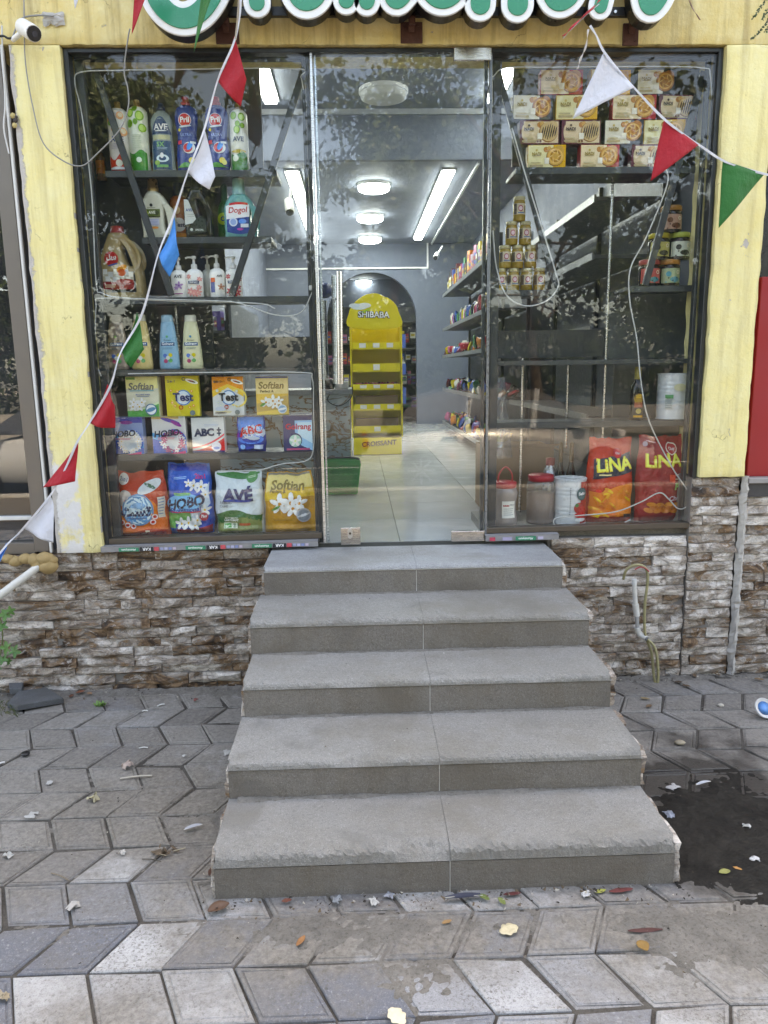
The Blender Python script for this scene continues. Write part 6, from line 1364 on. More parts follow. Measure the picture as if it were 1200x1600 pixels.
# back room: shelves with goods seen through the arch
for i, (x0, x1, lb) in enumerate([(.55, 1.55, 'dark shelf with goods in the back room left of the snack stand'), (1.75, 2.75, 'dark shelf with goods in the back room right of the snack stand')]):
    t = thing('back_shelf', lb, 'shelving unit', ((x0+x1)/2, 11, -.04), 'shelving in the back room')
    MB().box(x0, x1, 11.3, 11.32, -.04, 2.1).build('back_sheet', GM, t)
    for z in (.15, .6, 1.0, 1.4, 1.8): MB().box(x0, x1, 10.95, 11.3, z-.02, z).build('shelf_board', GM, t)
    for z in (.15, .6, 1.0, 1.4):
        x = x0+.05
        while x < x1-.05:
            wd = q.uniform(.06, .14); packet('food_carton', ['goods on the back room shelf left of the stand', 'goods on the back room shelf right of the stand'][i], ['goods left of the stand', 'goods right of the stand'][i], (x+wd/2, 11.05, z+.001), wd, .14, q.uniform(.14, .27), q.choice(POOL), (0, 0, 0)); x += wd+.02
t = thing('back_shelf', 'shelf of bottles on the wall inside the arch at right', 'shelving unit', (2.5, 9.8, -.04), 'shelving in the back room')
for z in (.3, .8, 1.25, 1.7): MB().box(2.12, 2.42, 9.25, 10.6, z-.02, z).build('shelf_board', GM, t)
for z in (.3, .8, 1.25):
    for k in range(8): packet('food_carton', 'bottle pack on the shelf inside the arch', 'packs on the shelf inside the arch', (2.2, 9.3+k*.15, z+.001), .1, .1, q.uniform(.18, .28), q.choice(['2a4a8a', 'c9c6bc', '8a8f96', '6a5a9a']), (0, 0, rad(-90)))
# cardboard box and clear bag near the right window, cctv
a = at(770, 815, .75); t = thing('cardboard_box', 'open brown cardboard box on the floor behind the right window', 'cardboard box', (2.42, .95, -.036)); CB = plain((.26, .17, .10), .8, 0, .12, 5.)
x0, x1, zb, zt = 2.22, 2.66, -.036, at(770, 700, .8).z
MB().box(x0, x1, .8, .806, zb, zt).box(x0, x1, 1.2, 1.206, zb, zt).box(x0, x0+.006, .806, 1.2, zb, zt).box(x1-.006, x1, .806, 1.2, zb, zt).box(x0, x1, .806, 1.2, zb, zb+.006).build('carton', CB, t)
MB().add([(x0, .8, zt), (x1, .8, zt), (x1+.02, .70, zt+.03), (x0-.02, .70, zt+.03)], [(0, 1, 2, 3)]).build('flap', CB, t); MB().add([(x1, .8, zt), (x1, 1.2, zt), (x1+.10, 1.22, zt-.05), (x1+.10, .78, zt-.05)], [(0, 1, 2, 3)]).build('flap', CB, t)
a, b = at(783, 690, .62), at(783, 590, .62); q = random.Random(9); mbx = MB()
mbx.grid(10, 14, lambda u, v: (a.x+(u-.5)*(.16-.11*v)+.012*nz(u*3, v*4, 1), .66-.07*math.sin(math.pi*u)+.02*nz(u*6, v*5, 7), .70-.36+(b.z-.70+.36)*v), 0, False)
mbx.grid(10, 14, lambda u, v: (a.x+(u-.5)*(.16-.11*v)+.012*nz(u*3, v*4, 1), .66+.07*math.sin(math.pi*u)+.02*nz(u*6, v*5, 17), .70-.36+(b.z-.70+.36)*v), 0, False)
tag(mbx.build('clear_bag', glass_mat('clear_film', .12, (.82, .85, .87), .25)), 'clear plastic bag with twisted neck beside the door edge', 'plastic bag')
def cctv(label, P, aim, s, wall=None, group='security cameras'):
    t = thing('security_camera', label, 'security camera', P, group); d = Vector(aim).normalized(); P = Vector(P)
    mbx = MB().tube([P-d*.06*s, P-d*.055*s, P+d*.055*s, P+d*.06*s], [.026*s, .034*s, .034*s, .033*s], 16); mbx.build('housing', WHITE, t)
    MB().tube([P+d*.0605*s, P+d*.066*s], .030*s, 16).build('front', BLACK, t)
    MB().tube([P+d*.0665*s, P+d*.069*s], .012*s, 12).build('lens', plain((.05, .05, .06), .05), t)
    if wall is not None: MB().tube([P-d*.02*s, Vector(wall)], .011*s, 8).build('bracket', WHITE, t); 
    return t
P = at(452, 322, 3.2); cctv('white security camera hanging from the ceiling behind the left window', P, (.1, -.6, -.9), 1.2, P+Vector((.02, .06, .17)))
P = at(682, 400, 7.6); cctv('white security camera high beside the arch', P, (-.3, -.8, -.5), 1.1, P+Vector((.1, .1, .15)))
# ================================================================== SHOP SIGN (only the feet of its letters are in the picture)
SGY = -.19
GREENL = plain((.005, .245, .135), .3, 0, .05, 3.); WHITEL = plain((.78, .79, .79), .35, 0, .05, 5.); SIDEL = plain((.010, .010, .011), .35)
sign = thing('shop_sign', 'shop sign of green letters with white rims and black sides above the door', 'sign', (1.65, SGY, 2.55))
def letter(pix, gpx, wpx, nm='letter'):
    wpx -= 1.5; pts = [at(x, y-4, SGY) for x, y in pix]; P = [(p.x, p.z) for p in smooth_path([(p.x, 0, p.z) for p in pts], 8)]
    k = (SGY-CAM.y)/FOC*1.04; L = MB().prism(stroke(P, (gpx+wpx)*k, 10), SGY+.004, SGY+.075).build(nm, SIDEL, sign)
    wm = curve_mesh([stroke(P, (gpx+wpx)*k+.0015, 10)], .008, .003, 1); wm.materials.clear(); wm.materials.append(WHITEL); o = bpy.data.objects.new('white_rim', wm); put(o, L, True); o.location = (0, SGY-.004, 0)
    gm = curve_mesh([stroke(P, gpx*k, 10)], .006, .002, 1); gm.materials.clear(); gm.materials.append(GREENL); o = bpy.data.objects.new('green_face', gm); put(o, L, True); o.location = (0, SGY-.012, 0)
letter([(262, -120), (240, -50), (243, -5), (262, 24), (288, 35), (314, 24), (336, -8), (352, -60)], 12.5, 9.5)
letter([(395, -120), (398, -40), (402, 10)], 10.5, 9)
letter([(462, -95), (462, -30), (468, -6), (478, 3), (492, -6), (503, -40), (500, -95)], 16, 10.5)
letter([(560, -80), (552, -30), (541, 6)], 10.5, 8.5); letter([(590, -85), (582, -30), (573, 8)], 10.5, 8.5)
letter([(636, -90), (618, -40), (614, -8), (620, 4), (634, -10)], 13, 9)
letter([(668, -70), (672, -20), (688, -2), (706, -10), (718, -40)], 17, 9.5)
letter([(752, -90), (751, -30), (750, 12)], 13.5, 9)
letter([(812, -85), (809, -30), (808, 13)], 14, 9.5)
letter([(862, -90), (857, -30), (866, 2), (880, 4), (893, -14), (900, -70)], 14, 9.5)
letter([(958, -80), (946, -20), (937, 16)], 9, 8.5); letter([(1010, -80), (1008, -10), (1014, 14), (1026, 4), (1042, -30)], 12.5, 10)
MB().box(at(330, 8, -.09).x, at(1010, 8, -.09).x, -.105, -.08, at(980, 27, -.09).z, at(980, 13, -.09).z).build('mounting_rail', SIDEL, sign)
MB().box(at(330, 8, -.09).x, at(1010, 8, -.09).x, -.105, -.08, 2.78, 2.82).build('mounting_rail', SIDEL, sign)
a = at(961, 19, -.106); MB().tube([(a.x, -.109, a.z), (a.x, -.114, a.z)], .007, 6).build('bolt', ALU, sign)
for x0, y0, x1, y1 in ((338, 36, 373, 69), (626, 35, 660, 68), (972, 37, 998, 72)):
    a, b = at(x0, y1, -.045), at(x1, y0, -.045); xm = (a.x+b.x)/2
    br = MB().box(a.x, b.x, -.052, -.042, a.z, b.z).build('bracket', RUST, sign, bevel=.002)
    MB().bar((xm, -.055, (a.z+b.z)/2), (xm-.004, -.10, b.z+.08), .028, .03, up=(0, 0, 1)).bar((xm, -.095, b.z-.03), (xm, -.095, b.z+.09), .028, .02).build('arm', RUST, br)
    for dx in (.2, .8):
        for dz in (.2, .8): MB().tube([(a.x+(b.x-a.x)*dx, -.053, a.z+(b.z-a.z)*dz), (a.x+(b.x-a.x)*dx, -.058, a.z+(b.z-a.z)*dz)], .0045, 6).build('bolt', RUST, br)

# ================================================================== BUNTING
def cloth(col):
    key = ('cloth', col)
    if key not in MC:
        g = NG('flag_cloth'); p = g.obj(); wv = g.noise(p, 420., 2, .5); n = g.noise(p, 16., 4, .6); c = hexlin(col)
        b = g.n('ShaderNodeBsdfPrincipled', {'Base Color': g.mix(n, (*[v*.86 for v in c],), tuple(min(1, v*1.1) for v in c)), 'Roughness': .62, 'Normal': g.bump(g.math('ADD', g.math('MULTIPLY', wv, .15), g.math('ADD', n, g.noise(g.mapv(p, (1, 1, .3)), 26., 3, .5))), .6, .02), 'Sheen Weight': .15})
        tl = g.n('ShaderNodeBsdfTranslucent', {0: (*c, 1)}); m = g.n('ShaderNodeMixShader', {0: .28, 1: b.outputs[0], 2: tl.outputs[0]}); g.nt.links.new(m.outputs[0], g.o.inputs[0]); MC[key] = g.mat
    return MC[key]
FR, FW_, FB, FG = 'c01226', 'e4e6ee', '2e9bea', '12772e'
def flag(parent, name, p0, p1, tip, Y, col, curl=.0, side=None, seed=0, bow=.02):
    """triangle hung by its edge p0-p1; tip is its free corner; `side` pulls the free half sideways into a fold"""
    A, B, T = (at(*p, Y+dy) for p, dy in ((p0, 0), (p1, 0), (tip, -.015)))
    n = 14; vs = []; idx = {}
    for j in range(n+1):
        v = j/n
        for i in range(n+1-j):
            u = i/n
            P = A*(1-u-v)+B*u+T*v; w = min(u, v, 1-u-v)*3; s = v
            y = bow*math.sin((u+.3*v)*4.2+seed)*(.25+v)+curl*math.sin(math.pi*min(1, s*1.1))*math.sin((u*2+v)*2.6+seed)
            P = P+Vector((0, y, 0))
            if side is not None: P += (side[0]*Vector((1, 0, 0))+side[1]*Vector((0, 0, 1)))*w*.9
            idx[(i, j)] = len(vs); vs.append(P)
    fs = []
    for j in range(n):
        for i in range(n-j):
            fs.append((idx[(i, j)], idx[(i+1, j)], idx[(i, j+1)]))
            if i+j < n-1: fs.append((idx[(i+1, j)], idx[(i+1, j+1)], idx[(i, j+1)]))
    o = MB().add(vs, fs, 0, True).build(name, cloth(col), parent)
    so_ = o.modifiers.new('thickness', 'SOLIDIFY'); so_.thickness = .0008
    return o
def flag_quad(parent, pts, Y, col, seed=0, bow=.025, folds=1.4):
    """limp pennant: outline corner a (upper, on the cord), b (lower, on the cord), c (drooping tip), d (outer upper edge)"""
    a, b, c_, d = (at(p[0], p[1], Y+(p[2] if len(p) > 2 else 0)) for p in pts); n = 16
    def fn(u, v):
        P = (a*(1-u)+d*u)*(1-v)+(b*(1-u)+c_*u)*v
        P = P+Vector((.012*math.sin(v*math.pi)*(1-u), bow*math.sin(folds*math.pi*u+seed+v*1.2)*u**.6+.010*math.sin(9*u+seed)*v*u, -.010*math.sin(u*math.pi)*v))
        return P
    o = MB().grid(n, n, fn).build('pennant', cloth(col), parent)
    so_ = o.modifiers.new('thickness', 'SOLIDIFY'); so_.thickness = .0008
    return o
def cord(parent, pix, Ys, r=.0026, mat=None, name='cord'):
    P = [at(p[0], p[1], Ys[0]+(Ys[1]-Ys[0])*i/(len(pix)-1)) for i, p in enumerate(pix)]
    return MB().tube(smooth_path(P, 6), r, 6).build(name, mat or plain('dcdce0', .7), parent)
YB = -.30
b1 = thing('bunting', 'string of coloured pennants running down across the left window', 'bunting', at(285, 330, YB))
path = [(377, -20), (374, 30), (364, 70), (340, 126), (318, 206), (293, 270), (270, 340), (247, 398), (222, 490), (188, 552), (172, 604), (139, 662), (121, 690), (104, 728), (80, 772), (36, 826), (10, 852), (-20, 890)]
cord(b1, path, (YB-.0, YB-.0), .0030)
mbr = MB()           # the white tape along the cord
P = smooth_path([at(p[0], p[1], YB-.003) for p in path], 8)
vs = []
for i, p_ in enumerate(P):
    t_ = (P[min(i+1, len(P)-1)]-P[max(i-1, 0)]).normalized(); nrm = Vector((t_.z, 0, -t_.x)); tw = math.sin(i*.33)*.55
    wv = .0052*(.55+.45*abs(math.cos(i*.19))); vs += [p_-nrm*wv+Vector((0, .004*tw, 0)), p_+nrm*wv-Vector((0, .004*tw, 0))]
mbr.add(vs, [(2*i, 2*i+1, 2*i+3, 2*i+2) for i in range(len(P)-1)], 0, True); mbr.build('tape', cloth('dfe0e6'), b1)
flag_quad(b1, [(366, 56), (340, 126), (376, 166), (386, 126)], YB, FR, 1.2)
flag_quad(b1, [(320, 203), (293, 268), (328, 297), (338, 278)], YB, FW_, .3)
flag_quad(b1, [(272, 338), (248, 399), (264, 432), (280, 398)], YB, FB, 2.)
flag_quad(b1, [(214, 488), (189, 548), (205, 575), (227, 546)], YB, FG, .8)
flag_quad(b1, [(168, 600), (138, 660), (179, 669), (180, 634)], YB, FR, 1.8)
flag(b1, 'pennant', (122, 692), (118, 752), (64, 763), YB, FR, .006, None, 1)
flag_quad(b1, [(79, 775), (36, 825), (84, 848), (86, 800)], YB, FW_, .2, .015)
flag_quad(b1, [(10, 848), (-30, 900), (-10, 905), (7, 868)], YB, FB, .4)
mbk = MB(); a = at(373, 0, YB-.01)
cord(b1, [(374, -20), (372, 20), (368, 62)], (YB, YB), .005, cloth('b9a995'), 'knot_end')
b2 = thing('bunting', 'string of white, red and green pennants at the upper right', 'bunting', at(1060, 215, YB))
path2 = [(922, 40), (932, 56), (946, 84), (990, 136), (1040, 188), (1092, 226), (1128, 250), (1160, 262), (1200, 273), (1260, 285)]
cord(b2, path2, (-.24, -.24), .0030)
P = smooth_path([at(p[0], p[1], -.243) for p in path2], 8); vs = []
for i, p_ in enumerate(P):
    t_ = (P[min(i+1, len(P)-1)]-P[max(i-1, 0)]).normalized(); nrm = Vector((t_.z, 0, -t_.x)); wv = .0058*(.55+.45*abs(math.cos(i*.21)))
    vs += [p_-nrm*wv, p_+nrm*wv]
MB().add(vs, [(2*i, 2*i+1, 2*i+3, 2*i+2) for i in range(len(P)-1)], 0, True).build('tape', cloth('dfe0e6'), b2)
flag(b2, 'pennant', (944, 80), (991, 137), (897, 183), -.24, FW_, .004, None, .4); flag(b2, 'pennant', (1038, 187), (1091, 227), (1018, 282), -.24, FR, .004, None, 1.4); flag(b2, 'pennant', (1130, 250), (1194, 273), (1121, 357), -.24, FG, .006, None, 2.4)
b3 = thing('bunting', 'loose pennants hanging in front of the first sign letter', 'bunting', at(270, 0, -.36))
cord(b3, [(180, -70), (235, -40), (350, -50)], (-.36, -.36), .003)
flag(b3, 'pennant', (212, -52), (246, -42), (203, 50), -.36, FR, .004, None, .3); flag(b3, 'pennant', (318, -46), (350, -50), (301, 80), -.36, FG, .006, None, 1.); flag(b3, 'pennant', (106, -60), (140, -62), (114, 10), -.36, FW_, .004)
def ribbon(label, pix, Y, w, col):
    P = smooth_path([at(x, y, Y) for x, y in pix], 6); vs = []
    for i, p_ in enumerate(P): vs += [p_+Vector((w/2*math.cos(i*.5), w/2*math.sin(i*.5), 0)), p_-Vector((w/2*math.cos(i*.5), w/2*math.sin(i*.5), 0))]
    o = MB().add(vs, [(2*i, 2*i+1, 2*i+3, 2*i+2) for i in range(len(P)-1)], 0, True).build('ribbon_end', cloth(col)); o.modifiers.new('thickness', 'SOLIDIFY').thickness = .0008
    return tag(o, label, 'ribbon', 'ribbon ends tied to the sign')
ribbon('red ribbon end tied across the slanted sign letter', [(942, -6), (922, 16), (898, 38), (880, 56)], -.26, .014, 'd8404a'); ribbon('thin white ribbon end beside the red one', [(936, 6), (905, 34), (880, 60)], -.255, .006, 'dcdce0'); ribbon('white ribbon hanging below the slanted letter', [(919, 46), (915, 74), (908, 90), (902, 108)], -.25, .010, 'dcd6d0'); ribbon('pale pink cord end tied to a nail on the right plaster', [(1072, -10), (1082, 12), (1094, 31)], -.05, .007, 'c9a99c')

# ================================================================== CAMERA AND CABLES ON THE PLASTER
P = at(44, 47, -.13); cctv('white security camera with black front on the left pillar', P, (.55, -.55, -.42), 1.05, at(20, 62, -.045))
cable('grey_cable', 'thin grey cable from the camera to the hole in the plaster', cpts([(20, 58), (26, 42), (36, 28), (60, 24), (84, 25)], -.055), .004, CABLE_G, group='loose cables on the plaster')
cable('black_cable', 'black cable end left of the security camera', cpts([(28, 56), (14, 60), (4, 56), (-14, 60)], -.055), .005, BLACK, group='loose cables on the plaster')
cable('grey_cable', 'long loose grey cable drooping over the left pillar and window', cpts([(37, -30), (38, 40), (40, 100), (52, 170), (68, 224), (100, 252), (128, 259), (152, 240), (186, 204), (200, 170), (200, 140), (194, 110), (200, 60), (203, 45)], -.07), .0032, CABLE_G, 8, group='loose cables on the plaster')
cable('grey_cable', 'cable running down along the left window frame', cpts([(3, 40), (4, 80), (8, 160), (6, 200), (14, 240)], -.05), .004, CABLE_W, group='loose cables on the plaster')
a = at(84, 30, -.036); q = random.Random(2)
tag(MB().grid(8, 8, lambda u, v: (a.x+(u-.5)*.10+.012*nz(u*4, v*4, 1), -.0385-.008*(1-abs(2*u-1)**3)*(1-abs(2*v-1)**3)-.004*nz(u*7, v*7, 3), a.z+(v-.5)*.055+.012*nz(u*4, v*4, 9)), 0, False).build('cement_patch', MORTAR), 'grey cement patch round the cable hole in the plaster', 'cement patch')
a = at(22, 188, -.045); mbx = MB(); 
for k, (dx, dz, r_) in enumerate([(-.004, .02, .014), (.006, .0, .012), (.0, -.022, .013), (.010, .014, .009)]): mbx.lathe([(0, -r_), (r_*.7, -r_*.7), (r_, 0), (r_*.7, r_*.7), (0, r_)], 8, 1, .6, (a.x+dx, -.045, a.z+dz), k % 2)
tag(mbx.build('foam_lump', [plain((.45, .36, .16), .8, 0, .3, 40., .5), plain((.05, .04, .035), .8)]), 'crumbled yellow foam in the broken edge of the left pillar', 'foam')

# ================================================================== PIPES, HOSE, FOAM
PVC = plain((.62, .61, .57), .38, 0, .2, 22.)
t = thing('water_pipe', 'white plastic water pipe stub with elbow on the right stone wall', 'pipe', at(992, 960, -.06)); Y = -.05
def pp_(x, y, yy=Y): return at(x, y, yy)
MB().tube([pp_(991, 912), pp_(993, 945)], .0125, 14).build('upper_pipe', PVC, t); MB().tube([pp_(991, 905), pp_(991, 913)], .0145, 14).build('end_cap', PWHITE, t)
MB().tube([pp_(993, 944), pp_(995, 962)], .0175, 14).build('coupling', PVC, t); MB().tube([pp_(995, 962), pp_(996, 982)], .011, 14).build('threaded_neck', plain((.36, .36, .35), .5), t)
MB().tube(smooth_path([pp_(996, 980), pp_(998, 989), pp_(1004, 994, Y-.01), pp_(1010, 998, Y-.03)], 5), .0165, 14).build('elbow', PVC, t); MB().tube([pp_(1009, 997, Y-.03), pp_(1012, 999, Y-.04)], .012, 12).build('pipe_mouth', plain((.2, .2, .2), .6), t)
HOSE = plain((.30, .27, .14), .35, 0, .15, 14.)
cable('garden_hose', 'yellowed clear hose hooked over the pipe stub and looped to the ground', [pp_(974, 905, -.03), pp_(978, 892, -.05), pp_(988, 884, -.06), pp_(1000, 883, -.065), pp_(1010, 890, -.065), pp_(1012, 908, -.06), pp_(1008, 940, -.06), pp_(1007, 975, -.065), pp_(1009, 995, -.075), pp_(1018, 1020, -.085), pp_(1021, 1050, -.10), pp_(1024, 1066, -.11), pp_(1028, 1062, -.115), pp_(1027, 1030, -.11), pp_(1022, 1010, -.10), pp_(1012, 999, -.09)], .0078, HOSE, 'hose', 8)
cable('red_clip', 'red wire twisted round the hose at its top bend', [pp_(992, 890, -.072), pp_(1000, 886, -.08), pp_(1008, 888, -.082), pp_(1014, 893, -.072)], .0035, plain((.4, .04, .05), .5), 'clip')
tag(MB().tube([at(62, 884, -.06), at(-30, 952, -.13)], .0205, 16).build('drain_pipe', PVC), 'white plastic drain pipe slanting down from the lower left corner of the pillar', 'pipe')
mbx = MB(); q = random.Random(4)
for k, (x, y, r_) in enumerate([(26, 876, .035), (42, 872, .035), (56, 874, .04), (72, 872, .045), (76, 884, .05), (62, 880, .04), (14, 872, .03), (82, 874, .03)]):
    c_ = at(x, y, -.035); n = 10
    mbx.grid(n, n, lambda u, v: (c_.x+r_*1.1*math.sin(math.pi*v)*math.cos(math.tau*u)*(1+.2*nz(u*3, v*3, k)), -.045+r_*.9*math.sin(math.pi*v)*math.sin(math.tau*u), c_.z+r_*.8*math.cos(math.pi*v)*(1+.25*nz(u*4, v*4, k+9))))
tag(mbx.build('foam_bead', plain((.36, .25, .11), .75, 0, .25, 30., .6)), 'brown hardened foam bulging round the drain pipe', 'foam')

# ================================================================== PLANTS
LEAFG = mat_leaf('vine_leaf', (.035, .12, .02), (.10, .23, .05)); LEAFS = mat_leaf('small_leaf', (.02, .05, .018), (.05, .10, .035))
def vine_leaf(mb, P, r_, nrm, roll, lobes=5):
    nrm = Vector(nrm).normalized(); a = nrm.orthogonal().normalized(); a.rotate(Matrix.Rotation(roll, 3, nrm)); b = nrm.cross(a); P = Vector(P); vs = [P-nrm*.1*r_]
    for i in range(20):
        an = i/20*math.tau; rr = r_*(.72+.28*math.cos(lobes*an/1.0))*(1 if abs(an-math.pi) > .4 else .55)
        vs.append(P+a*rr*math.cos(an)+b*rr*math.sin(an)+nrm*r_*.14*math.cos(2*an))
    mb.add(vs, [(0, 1+i, 1+(i+1) % 20) for i in range(20)], 0, False)
t = thing('vine_plant', 'bright green vine with lobed leaves at the left edge by the wall', 'plant', at(10, 1050, -.1))
mbx = MB(); q = random.Random(5)
for x, y, r_ in [(8, 960, .04), (16, 955, .03), (3, 978, .035), (22, 1018, .042), (10, 1012, .04), (4, 1030, .035), (14, 1034, .025), (-12, 990, .04), (-20, 1030, .05), (-24, 960, .045), (-6, 1044, .03)]:
    vine_leaf(mbx, at(x, y, -.10-.06*q.random()), r_, (q.uniform(-.4, .4), -1, q.uniform(.1, .9)), q.uniform(0, 6))
mbx.build('leaves', LEAFG, t); MB().tube(smooth_path([at(-30, 1085, -.1), at(-8, 1050, -.09), at(4, 1000, -.09), at(-2, 950, -.08)], 5), .004, 5).tube(smooth_path([at(-8, 1050, -.09), at(10, 1025, -.1), at(22, 1016, -.12)], 5), .0025, 5).build('stem', plain((.12, .14, .05), .6), t)
t = thing('hanging_vine', 'small leaved twig hanging down at the upper right corner', 'plant', at(1195, 0, -.12)); mbx, mbs = MB(), MB()
for pth in ([(1210, -30), (1196, 0), (1184, 18), (1176, 28)], [(1215, 0), (1196, 36), (1184, 52), (1174, 61)], [(1225, 10), (1206, 34), (1196, 50)], [(1220, -20), (1200, 14), (1192, 30)]):
    P = smooth_path([at(x, y, -.12) for x, y in pth], 10); mbs.tube(P, .0012, 4)
    for p_ in P[2::1]:
        for k in range(2):
            d = Vector((q.uniform(-1, 1), q.uniform(-.6, .6), q.uniform(-1, .3))).normalized()*q.uniform(.008, .013); s_ = Vector((-d.z, d.y*.2, d.x))*.38
            mbx.add([p_, p_+d*.5+s_, p_+d, p_+d*.5-s_], [(0, 1, 2, 3)])
mbx.build('leaves', LEAFS, t); mbs.build('stem', plain((.08, .06, .03), .8), t)
t = thing('weed', 'small bright green weed growing from the earth by the left wall', 'plant', ground(157, 1104)); mbx = MB(); g0 = ground(157, 1104)
for k in range(26):
    a = q.uniform(0, 6.28); d = Vector((math.cos(a)*.6, math.sin(a)*.5, q.uniform(.4, 1.2))).normalized()*q.uniform(.015, .04); s_ = Vector((-d.y, d.x, 0)).normalized()*.006; p_ = g0+Vector((q.uniform(-.02, .02), q.uniform(-.01, .01), 0)); mbx.add([p_, p_+d*.6+s_, p_+d, p_+d*.6-s_], [(0, 1, 2, 3)])
mbx.build('leaves', mat_leaf('weed_leaf', (.10, .22, .04), (.17, .32, .07)), t)
t = thing('grass_tuft', 'tuft of dry and green grass at the left edge beside the loose slab', 'grass tuft', ground(10, 1112)); mbx = MB()
for k in range(90):
    g0 = ground(q.uniform(-25, 32), q.uniform(1098, 1122)); d = Vector((q.uniform(-.7, .7), q.uniform(-.6, .1), 1)).normalized()*q.uniform(.02, .06); s_ = Vector((.0012, 0, 0)); mbx.add([g0-s_, g0+s_, g0+d*.6+Vector((d.x*.2, 0, 0))+s_*.7, g0+d+Vector((d.x*.5, 0, -.01))], [(0, 1, 2, 3)])
mbx.build('blades', mat_leaf('grass_blade', (.06, .09, .03), (.18, .17, .08)), t)

# ================================================================== LOOSE SLAB, LITTER, LEAVES
def slab_piece(name, label, cat, pix, th, mat, lift=.0, z_off=.0):
    P = [ground(x, y) for x, y in pix]; vs = [(p.x, p.y, p.z+z_off+lift*(i % 2)) for i, p in enumerate(P)]; n = len(vs)
    mb = MB().add(vs+[(x, y, z+th) for x, y, z in vs], [tuple(range(n))[::-1], tuple(range(n, 2*n))]+[(i, (i+1) % n, n+(i+1) % n, n+i) for i in range(n)])
    return tag(mb.build(name, mat, bevel=.003), label, cat)
DSL = mat_concrete('dark_slab', (.12, .13, .14), .15, 1.)
slab_piece('loose_slab', 'loose broken dark paving slab lying against the left wall', 'paving slab', [(12, 1108), (28, 1114), (100, 1100), (74, 1085), (30, 1089)], .032, DSL, .006, .004)
slab_piece('stone_chunk', 'small grey stone chunk behind the loose slab', 'stone', [(16, 1090), (36, 1090), (38, 1080), (26, 1076), (15, 1079)], .035, DSL, .0, .02)
def leaf_obj(name, label, cat, px, py, L, Wd, col, rot, curl=.25, grp=None, seed=0, lobed=False, col2=None):
    L *= .82; Wd *= .82
    P = ground(px, py); n = 9; mb = MB()
    def fn(u, v):
        x = (u-.5)*L; k = math.sin(math.pi*min(1, max(0, u*.94+.03)))**.7
        if lobed: k *= .72+.28*abs(math.cos(u*9))
        y = (v-.5)*Wd*k
        return (x, y, .0035+curl*abs(y)*1.1+.25*curl*(2*u-1)**2*L*.6+.003*nz(u*4, v*4, seed))
    mb.grid(n*(2 if lobed else 1), 4, fn); o = mb.build(name, plain(col, .6, 0, .3, 60.)); o.location = P+Vector((0, 0, .004)); o.rotation_euler = (0, 0, rot); o.modifiers.new('thickness', 'SOLIDIFY').thickness = .0007
    return tag(o, label, cat, grp)
DG = 'dry leaves on the pavement'
for a_ in [(795, 1456, .075, .062, 'c4b898', .4, .12, 'pale cream fallen leaf on the paving in front of the steps', True), (620, 1592, .075, .06, 'd6cbb0', 2.2, .12, 'pale fallen leaf at the bottom edge of the picture', True), (342, 1424, .085, .055, '5f4636', .5, .55, 'large pinkish brown curled leaf at the left foot of the steps', False), (1004, 1482, .05, .045, '8a6a38', 1.8, .35, 'orange and white scrap on the pavement at right', False), (1008, 1457, .13, .022, '4f2c2a', .02, .1, 'long narrow reddish leaf on the paving at right', False), (470, 1474, .055, .022, '9a6a42', 1.1, .3, 'small tan leaf on the earth below the steps', False), (698, 1444, .04, .018, '96744c', .4, .3, 'tiny orange-brown leaf on the earth below the steps', False), (756, 1406, .05, .026, '5f6e38', 2.4, .4, 'yellow-green leaf standing at the foot of the steps', False), (784, 1412, .045, .024, '6f7a44', 2.0, .4, 'light green leaf just right of the yellow-green one', False), (800, 1400, .07, .02, '5a2a28', .1, .2, 'dark red leaf at the foot of the steps', False), (970, 1395, .10, .025, '6a3330', .12, .2, 'dark red leaf near the right end of the lowest step', False), (938, 1396, .05, .02, '9a9a4a', .3, .3, 'olive leaf near the right end of the lowest step', False), (1132, 1366, .05, .03, '8a8a50', .2, .35, 'olive green leaf on the wet earth', False), (1152, 1360, .035, .014, 'b5824a', -.6, .3, 'small orange leaf at the edge of the wet earth', False), (1000, 1052, .085, .04, '8a4a34', -.3, .4, 'large brown leaf under the hose', False), (966, 1048, .06, .03, '6a8a4a', .4, .3, 'green leaf between steps and hose', False), (1008, 1094, .06, .026, '8d7a5a', -.4, .35, 'pale brown curled leaf on the dark paving at right', False), (1014, 1106, .055, .03, '6a5540', .6, .4, 'brown leaf just below the pale curled one', False), (1146, 1036, .07, .05, '7a4038', .9, .4, 'reddish leaf at the wall near the upright seam', False), (1186, 1064, .06, .03, '7a6248', -.4, .4, 'brown leaf at the right edge by the wall', False), (1056, 1046, .06, .03, '8a8068', .3, .4, 'grey-brown leaf by the wall right of the hose', False), (126, 1084, .06, .035, '7a4a34', .6, .4, 'reddish brown leaf beside the loose slab', False), (112, 1090, .05, .03, '5f3c2c', 1.6, .4, 'dark brown leaf touching the loose slab', False), (140, 1086, .045, .03, '8a6a50', 2.6, .4, 'tan leaf against the left wall', False), (332, 1365, .06, .03, '5a3c30', 1.3, .4, 'dark brown leaf against the left flank of the lowest step', False), (448, 1411, .04, .02, '7a4636', .2, .3, 'small brown leaf on the earth near the left foot of the steps', False)]:
    leaf_obj('dry_leaf', a_[7], 'leaf', *a_[:7], DG, int(a_[0]), a_[8])
